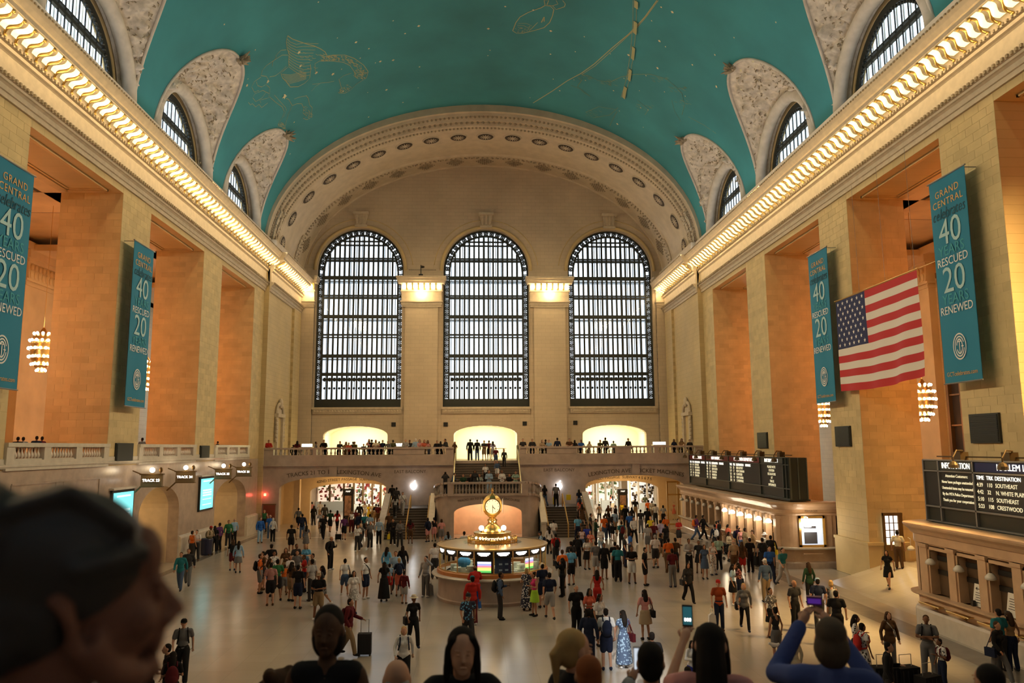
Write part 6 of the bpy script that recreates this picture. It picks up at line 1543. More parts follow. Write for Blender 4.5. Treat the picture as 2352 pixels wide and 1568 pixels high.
def shape_head(mb, c, fwd=-1, k=1.0, g=0.0):
    """skull, face, nose, chin, ears round the centre c"""
    x, y, z = c
    mb.ball((x, y+.012*k, z+.022*k), (.074*k+g, .094*k+g, .092*k+g), 14, 10)
    mb.ball((x, y-.028*k, z-.030*k), (.060*k+g, .062*k+g, .078*k+g), 12, 8)
    mb.ball((x, y-.062*k, z-.088*k), (.030*k, .028*k, .024*k), 8, 6)
    mb.tube([(x, y-.086*k, z+.012*k), (x, y-.104*k, z-.016*k), (x, y-.112*k, z-.030*k)], [.009*k, .012*k, .016*k], 6)
    for s in (-1, 1): mb.ball((x+s*.076*k, y+.012*k, z-.004*k), (.012*k, .020*k, .032*k), 6, 5)
def shape_hand(mb, e, w, mbf, k=1.0):
    """palm into the fused body, fingers and thumb as their own thin chains"""
    d = (Vector(w)-Vector(e)).normalized(); up = Vector((0, 0, 1)) if abs(d.z) < .9 else Vector((0, 1, 0)); s = d.cross(up).normalized(); u = s.cross(d)
    p = Vector(w)+d*.05*k; mb.tube([Vector(w), Vector(w)+d*.05*k, Vector(w)+d*.085*k], [.026*k, .032*k, .024*k], 8); mb.ball(p, .030*k, 8, 6)
    for i, L in enumerate((.060, .072, .068, .052)):
        o = s*(-.024+.016*i)*k; b = Vector(w)+d*.080*k+o
        mbf.tube([b, b+d*L*.5*k-u*.006*k, b+d*L*.8*k-u*.022*k], [.0085*k, .0078*k, .0055*k], 5)
    b = Vector(w)+d*.035*k-s*.026*k; mbf.tube([b, b+d*.026*k-s*.020*k, b+d*.052*k-s*.022*k-u*.01*k], [.010*k, .009*k, .006*k], 5)
_mc = {}
def body_mesh(sex, pose):
    key = ('body', sex, pose)
    if key in _mc: return _mc[key]
    P, D = POSES[pose], dims(sex); T = torso_pts(P); mb = MB(); fg = MB()
    torso(mb, T, D, 0, bust=(sex == 'f'))
    limb(mb, [T((0, .01, 1.42)), head_c(P, T)+Vector((0, .01, -.06))], (.050, .046)); shape_head(mb, head_c(P, T))
    for s in (-1, 1):
        a = arm_pts(P, T, D, s); limb(mb, a, D['arm']); shape_hand(mb, a[1], a[2], fg)
        l = leg_pts(P, s); limb(mb, l, D['leg']); d_ = (l[2]-l[1])
        mb.ball(l[1].lerp(l[2], .28)+Vector((0, .018, 0)), (.050, .050, .10), 8, 6)
        mb.ball(l[2]+Vector((0, -.055, -.045)), (.040, .105, .034), 10, 6)
    me = fuse(mb, P.get('vox', .021), 2, 'body'); c = head_c(P, T)
    fg.mi = 1
    for s in (-1, 1): fg.ball((c.x+s*.028, c.y-.083, c.z+.004), (.010, .008, .007), 6, 4); fg.bar((c.x+s*.016, c.y-.088, c.z+.026), (c.x+s*.044, c.y-.080, c.z+.026), .006, .005)
    fg.mi = 2; fg.ball((c.x, c.y-.090, c.z-.058), (.020, .008, .006), 6, 4)
    append_mesh(me, fg); me.materials.clear()
    for m in (SKINS['light'], M_EYE, M_LIP): me.materials.append(m)
    _mc[key] = me; return me
def cloth_mesh(kind, sex, pose):
    key = (kind, sex, pose)
    if key in _mc: return _mc[key]
    P, D = POSES[pose], dims(sex); T = torso_pts(P); mb = MB(); v = min(.021, P.get('vox', .021)*1.3)
    sit = 'sit' in P
    if kind in ('tee', 'shirt', 'jacket', 'tank', 'hoodie', 'sweater'):
        g = {'tee': .014, 'shirt': .016, 'tank': .011, 'jacket': .024, 'hoodie': .026, 'sweater': .020}[kind]
        torso(mb, T, D, g, bust=(sex == 'f'))
        if kind == 'jacket': mb.ball(T((0, .01, .90)), (D['hp'][0]+.03, D['hp'][1]+.03, .13), 12, 8)
        for s in (-1, 1):
            a = arm_pts(P, T, D, s)
            if kind == 'tank': continue
            if kind in ('tee',): limb(mb, [a[0], a[0].lerp(a[1], .62)], (D['arm'][0]+.006, D['arm'][1]+.014), g)
            else: limb(mb, [a[0], a[1], a[1].lerp(a[2], .93)], (D['arm'][0], D['arm'][1]+.003, D['arm'][2]+.005), g*.8)
        if kind == 'hoodie': mb.ball(T((0, .10, 1.45)), (.11, .07, .07), 8, 6)
    elif kind in ('trousers', 'jeans', 'shorts', 'leggings'):
        g = {'trousers': .022, 'jeans': .018, 'shorts': .030, 'leggings': .008}[kind]
        mb.ball((0, .01, .95), tuple(r+g*.7 for r in D['hp']), 14, 10); mb.ball((0, 0, 1.03), (D['wa'][0]+g*.6, D['wa'][1]+g*.6, .05), 12, 8)
        for s in (-1, 1):
            l = leg_pts(P, s)
            if kind == 'shorts': limb(mb, [l[0], l[0].lerp(l[1], .80)], (D['leg'][0], D['leg'][1]+.014), g)
            else: limb(mb, [l[0], l[1], l[1].lerp(l[2], .95)], (D['leg'][0], D['leg'][1]+.004, D['leg'][2]+.012), g)
    elif kind in ('skirt', 'dress', 'longdress', 'longskirt'):
        zb = {'skirt': .56, 'dress': .54, 'longdress': .14, 'longskirt': .14}[kind]; spread = {'skirt': .24, 'dress': .23, 'longdress': .27, 'longskirt': .26}[kind]
        if 'dress' in kind:
            torso(mb, T, D, .018, bust=(sex == 'f'))
            for s in (-1, 1): a = arm_pts(P, T, D, s); limb(mb, [a[0], a[0].lerp(a[1], .35)], (D['arm'][0], D['arm'][1]+.01), .016)
        mb.ball((0, .01, .95), tuple(r+.018 for r in D['hp']), 14, 10)
        if sit: 
            for s in (-1, 1): l = leg_pts(P, s); limb(mb, [l[0], l[1], l[1].lerp(l[2], .3)], (D['leg'][0], D['leg'][1]+.03, .08), .03)
        else:
            n = 20; vs = []; fs = []; rings = [(.99, D['hp'][0]*.9), (.85, D['hp'][0]+.03), ((.85+zb)/2, (D['hp'][0]+spread)/2+.02), (zb, spread)]
            for z, r in rings:
                for k in range(n): a = 2*PI*k/n; w_ = 1+.06*math.sin(5*a)*(1-z); vs.append((r*math.cos(a)*w_, .01+r*.80*math.sin(a)*w_, z))
            for j in range(3):
                for k in range(n): fs.append((j*n+k, (j+1)*n+k, (j+1)*n+(k+1) % n, j*n+(k+1) % n))
            fs += [tuple(range(n)), tuple(range(3*n+n-1, 3*n-1, -1))]; mb.add(vs, fs)
    me = fuse(mb, v, 2, 'cloth'); me.materials.clear(); me.materials.append(M_BLACK); _mc[key] = me; return me
def hair_mesh(style, sex, pose):
    key = ('hair', style, sex, pose)
    if key in _mc: return _mc[key]
    P, D = POSES[pose], dims(sex); T = torso_pts(P); c = head_c(P, T); mb = MB(); x, y, z = c
    # hair cap: upper and rear part of the head
    mb.ball((x, y+.030, z+.044), (.080, .090, .084), 14, 10); mb.ball((x, y+.048, z-.005), (.077, .068, .085), 12, 8)
    if style in ('long', 'straight'): mb.tube([(x, y+.06, z+.03), (x, y+.095, z-.08), (x, y+.115, z-.22), (x, y+.12, z-.36 if style == 'straight' else z-.30)], [.07, .082, .085, .05], 10); [mb.tube([(x+s*.050, y-.045, z+.085), (x+s*.074, y-.015, z+.02), (x+s*.080, y+.0, z-.08), (x+s*.088, y+.01, z-.22)], [.02, .022, .022, .012], 7) for s in (-1, 1)]
    elif style == 'bob': mb.ball((x, y+.04, z-.04), (.092, .082, .105), 12, 8)
    elif style == 'curly': mb.ball((x, y+.03, z+.03), (.105, .105, .105), 12, 9); [mb.ball((x+.10*math.cos(k), y+.03+.06*math.sin(k*1.7), z+.03+.09*math.sin(k)), .04, 6, 5) for k in range(8)]
    elif style == 'bun': mb.ball((x, y+.09, z+.10), .045, 8, 6)
    elif style == 'pony': mb.tube([(x, y+.09, z+.05), (x, y+.14, z), (x, y+.13, z-.18)], [.03, .035, .012], 7)
    elif style == 'bald': mb = MB(); mb.ball((x, y+.055, z-.015), (.076, .055, .045), 12, 8)
    me = fuse(mb, min(.018, P.get('vox', .018)), 1, 'hair'); me.materials.clear(); me.materials.append(M_BLACK); _mc[key] = me; return me
def simple(kind, sex, pose):
    key = (kind, sex, pose, 's')
    if key in _mc: return _mc[key]
    P, D = POSES[pose], dims(sex); T = torso_pts(P); c = head_c(P, T); mb = MB(); x, y, z = c
    if kind == 'shoe': raise ValueError
    if kind == 'cap': mb.lathe([(.084, -.01), (.086, .03), (.075, .07), (.045, .098), (.0, .104)], (x, y+.012, z+.035), 14); mb.add([(x-.06, y-.06, z+.04), (x+.06, y-.06, z+.04), (x+.05, y-.155, z+.03), (x-.05, y-.155, z+.03), (x-.06, y-.06, z+.05), (x+.06, y-.06, z+.05), (x+.05, y-.155, z+.038), (x-.05, y-.155, z+.038)], [(0,1,2,3), (4,7,6,5), (0,3,7,4), (1,5,6,2), (2,6,7,3)])
    elif kind == 'hat': mb.lathe([(.155, .015), (.16, .022), (.088, .035), (.084, .09), (.06, .125), (0, .13)], (x, y+.01, z+.03), 18); mb.lathe([(.155, .015), (.08, .03)], (x, y+.01, z+.03), 18)
    elif kind == 'backpack':
        c2 = T((0, .205, 1.22)); mb.ball(c2, (.155, .095, .235), 12, 9); mb.ball(c2+Vector((0, .05, -.08)), (.12, .07, .11), 10, 7); mb.ball(c2+Vector((0, -.02, -.14)), (.15, .08, .10), 10, 7)
        me = fuse(mb, .02, 1, 'pack'); fg = MB()
        for s in (-1, 1): fg.tube([T((s*.10, .13, 1.40)), T((s*.105, .02, 1.495)), T((s*.11, -.115, 1.40)), T((s*.125, -.13, 1.25)), T((s*.15, .02, 1.08)), T((s*.12, .15, 1.06))], .020, 6)
        append_mesh(me, fg); me.materials.clear(); me.materials.append(M_BLACK); _mc[key] = me; return me
    elif kind == 'bag':
        c2 = T((-(D['hp'][0]+.10), .03, .92)); mb.box(c2.x-.05, c2.x+.05, c2.y-.16, c2.y+.16, c2.z-.14, c2.z+.10); mb.tube([(c2.x, c2.y-.12, c2.z+.09), T((-D['sh']+.02, -.04, 1.47)), T((-D['sh']+.02, .04, 1.47)), (c2.x, c2.y+.12, c2.z+.09)], .012, 5)
    elif kind == 'sash': mb.tube([T((-.12, .0, 1.495)), T((-.04, -.125, 1.38)), T((.10, -.125, 1.20)), T((D['hp'][0]+.03, -.02, 1.0)), T((.10, .13, 1.18)), T((-.08, .13, 1.38)), T((-.12, .0, 1.495))], .018, 5)
    elif kind == 'mobile': w = Vector(arm_pts(P, T, D, 1)[2]); e = Vector(arm_pts(P, T, D, 1)[1]); d = (w-e).normalized(); q = w+d*.12; mb.box(q.x-.038, q.x+.038, q.y-.012, q.y+.0, q.z-.06, q.z+.09)
    me = mb.mesh(kind, M_BLACK); _mc[key] = me; return me
def shoe_mesh(sex, pose, s):
    key = ('shoe', sex, pose, s)
    if key in _mc: return _mc[key]
    P = POSES[pose]; a = Vector(P['leg'][s][1]); up = a.z-.08
    mb = MB(); mb.ball(a+Vector((0, -.055, -.040)), (.048, .130, .042), 10, 7); mb.ball(a+Vector((0, .015, -.02)), (.045, .060, .058), 8, 6)
    for q in range(len(mb.v)): mb.v[q] = (mb.v[q][0], mb.v[q][1], max(mb.v[q][2], a.z-.079))
    mb.smooth = True; me = mb.mesh('shoe', M_BLACK); _mc[key] = me; return me

SKINS = {n: mat('skin_'+n, c, .7, spec=.25) for n, c in dict(light=(.52, .30, .21), tan=(.40, .21, .13), brown=(.20, .095, .055), dark=(.075, .038, .024)).items()}
M_EYE = mat('eye_dark', (.01, .008, .006), .3); M_LIP = mat('lips', (.25, .07, .06), .4)
CLR = dict(black=(.010, .010, .012), charcoal=(.03, .03, .034), grey=(.14, .14, .15), lightgrey=(.33, .33, .34), white=(.66, .66, .68), cream=(.60, .54, .42), beige=(.36, .28, .19), khaki=(.24, .175, .105), brown=(.085, .045, .022), tan=(.30, .19, .10),
    red=(.42, .025, .02), maroon=(.10, .012, .018), rust=(.30, .055, .018), orange=(.62, .13, .02), coral=(.60, .14, .09), pink=(.58, .27, .27), magenta=(.55, .04, .17), purple=(.10, .03, .12), lilac=(.36, .32, .48), slateblue=(.055, .085, .27), greybrown=(.085, .065, .05),
    navy=(.012, .018, .045), blue=(.025, .11, .42), royal=(.03, .05, .40), lightblue=(.28, .42, .60), skyblue=(.12, .38, .66), denim=(.06, .10, .19), teal=(.02, .16, .20), mint=(.30, .46, .40), green=(.03, .15, .06), darkgreen=(.015, .045, .025), lime=(.35, .62, .05), olive=(.08, .08, .035), yellow=(.70, .55, .03),
    blond=(.40, .26, .11), darkhair=(.012, .009, .008), brownhair=(.05, .026, .014), greyhair=(.30, .29, .28), ginger=(.22, .07, .025), whitehair=(.62, .60, .58))
WORD = dict(slateblue='slate blue', greybrown='grey brown', lightgrey='light grey', lightblue='light blue', skyblue='sky blue', darkgreen='dark green', royal='royal blue', denim='denim blue')
def clr(n):
    """a plain colour, or a two-colour print such as navy+white"""
    if '+' in n or '/' in n:
        a, b = n.replace('/', '+').split('+'); key = 'cloth_print_'+a+'_'+b
        if key in MATS: return MATS[key]
        m = mat(key, CLR[a], .8); t = m.node_tree; bs = t.nodes['Principled BSDF']; tc = t.nodes.new('ShaderNodeTexCoord')
        n_ = t.nodes.new('ShaderNodeTexVoronoi' if '+' in n else 'ShaderNodeTexWave'); n_.inputs['Scale'].default_value = 14 if '+' in n else 6
        if '/' in n: n_.bands_direction = 'Z'
        t.links.new(tc.outputs['Object'], n_.inputs['Vector']); r = t.nodes.new('ShaderNodeValToRGB'); r.color_ramp.interpolation = 'CONSTANT'
        r.color_ramp.elements[0].color = (*CLR[b], 1); r.color_ramp.elements[1].color = (*CLR[a], 1); r.color_ramp.elements[1].position = .38
        t.links.new(n_.outputs['Distance' if '+' in n else 'Fac'], r.inputs['Fac']); t.links.new(r.outputs['Color'], bs.inputs['Base Color']); return m
    return mat('cloth_'+n, CLR[n], .85, spec=.2)
def word(n):
    if '+' in n: a, b = n.split('+'); return 'patterned '+WORD.get(a, a)
    if '/' in n: a, b = n.split('/'); return 'striped '+WORD.get(a, a)
    return WORD.get(n, n)
def setmat(o, *ms):
    for i, m in enumerate(ms): o.material_slots[i].link = 'OBJECT'; o.material_slots[i].material = m
def in_stairs(x, y):
    for x0, x1 in ((-6.65, -3.45), (5.1, 8.3)):
        if x0-.1 < x < x1+.1:
            if 57.3 < y <= 60.9: return (math.floor((y-57.3)/.30)+1)*LZ/12
            if 60.9 < y < YF: return LZ
    if x > 16.9 and 29.64 < y < 37.5: return max(0, min(.92, (x-16.9)*.92/3.23))
    if -1.9 < x < 3.6:
        if 60.6 < y < 64.8: return 2.95+(math.floor((y-60.6)/.30)+1)*(5.42-2.95)/14
        if 58.2 < y <= 60.6: return 2.95
        if y >= 64.8: return 5.45
    return 0.0
def locate(px_, py_, h):
    """walks out along the sight line of a head top until it meets a head's height above whatever ground is there"""
    r = ray(px_, py_); y = 12.0
    while y < 93:
        P = EYE+r*(y/r.y); g = in_stairs(P.x, P.y)
        if P.z <= g+h: return Vector((P.x, P.y, g))
        y += .03
    return Vector((P.x, P.y, 0))
NOUN = dict(tee='tee', shirt='shirt', jacket='jacket', tank='tank top', hoodie='hoodie', sweater='sweater', trousers='trousers', jeans='jeans', shorts='shorts', leggings='leggings', skirt='skirt', dress='dress', longdress='long dress', longskirt='long skirt')
LABELS = {}
def person(loc, h, sex, pose, face, top, bottom, hair, extras='', place='', label=None, skin=None, seedn=0):
    rr_ = random.Random(int(loc[0]*977+loc[1]*331)+seedn)
    P = POSES[pose]; k = h/1.745; sitd = P.get('sit', 0)
    t = empty('person', (loc[0], loc[1], loc[2]-sitd*k), math.radians(face)); t.scale = (k*rr_.uniform(.96, 1.06), k*rr_.uniform(.96, 1.05), k)
    hs, hc = hair.split(':') if ':' in hair else (hair, 'darkhair')
    skin = skin or ('light' if hc in ('blond', 'greyhair', 'ginger', 'whitehair') else rr_.choice(['light', 'light', 'tan', 'tan', 'brown']) if hc != 'darkhair' else rr_.choice(['light', 'tan', 'tan', 'brown']))
    o = inst('body', body_mesh(sex, pose), t); setmat(o, SKINS[skin], M_EYE, M_LIP)
    tk_, tc = top.split(':'); desc = []
    if tk_ in ('dress', 'longdress'):
        o = inst(tk_ if tk_ == 'dress' else 'long_dress', cloth_mesh(tk_, sex, pose), t); setmat(o, clr(tc)); desc.append(word(tc)+' '+NOUN[tk_])
        if bottom != '-':
            bk, bc = bottom.split(':'); o = inst(bk, cloth_mesh(bk, sex, pose), t); setmat(o, clr(bc)); desc.append(word(bc)+' '+NOUN[bk])
    else:
        bk, bc = bottom.split(':')
        o = inst(bk, cloth_mesh(bk, sex, pose), t); setmat(o, clr(bc))
        o = inst(dict(tee='t_shirt', tank='tank_top').get(tk_, tk_), cloth_mesh(tk_, sex, pose), t); setmat(o, clr(tc)); desc.append(word(tc)+' '+NOUN[tk_]); desc.append(word(bc)+' '+NOUN[bk])
    if hs != 'none': o = inst('hair', hair_mesh(hs, sex, pose), t); setmat(o, clr(hc))
    shc = clr(rr_.choice(['black', 'black', 'charcoal', 'white', 'brown', 'navy'])) 
    ex = {}
    for e in extras.split(','):
        if e: q = e.split(':'); ex[q[0]] = q[1] if len(q) > 1 else 'black'
    if 'shoes' in ex: shc = clr(ex['shoes'])
    for s in (-1, 1): o = inst('shoe', shoe_mesh(sex, pose, s), t); setmat(o, shc)
    add = []
    for e in ('cap', 'hat', 'backpack', 'bag', 'sash'):
        if e in ex: o = inst(dict(bag='shoulder_bag', sash='bag_strap').get(e, e), simple(e, sex, pose), t); setmat(o, clr(ex[e])); add.append(word(ex[e])+' '+dict(bag='bag', sash='strap').get(e, e))
    if 'mobile' in ex: o = inst('mobile_phone', simple('mobile', sex, pose), t); setmat(o, M_BLACK); add.append('phone')
    if label is None:
        place = place.replace('  ', ' ')
        label = 'person in '+' and '.join(desc)
        if add and len((label+' '+add[0]+' '+place).replace('-', ' ').split()) <= 15: label += ', '+add[0]
        if len((label+' '+place).split()) > 16: label = label.replace('person in ', 'person in ').split(' and ')[0]
        if place: label += ', '+place
    tag(t, label, 'person'); t['_z'] = 0
    LABELS.setdefault(label, []).append(t)
    return t
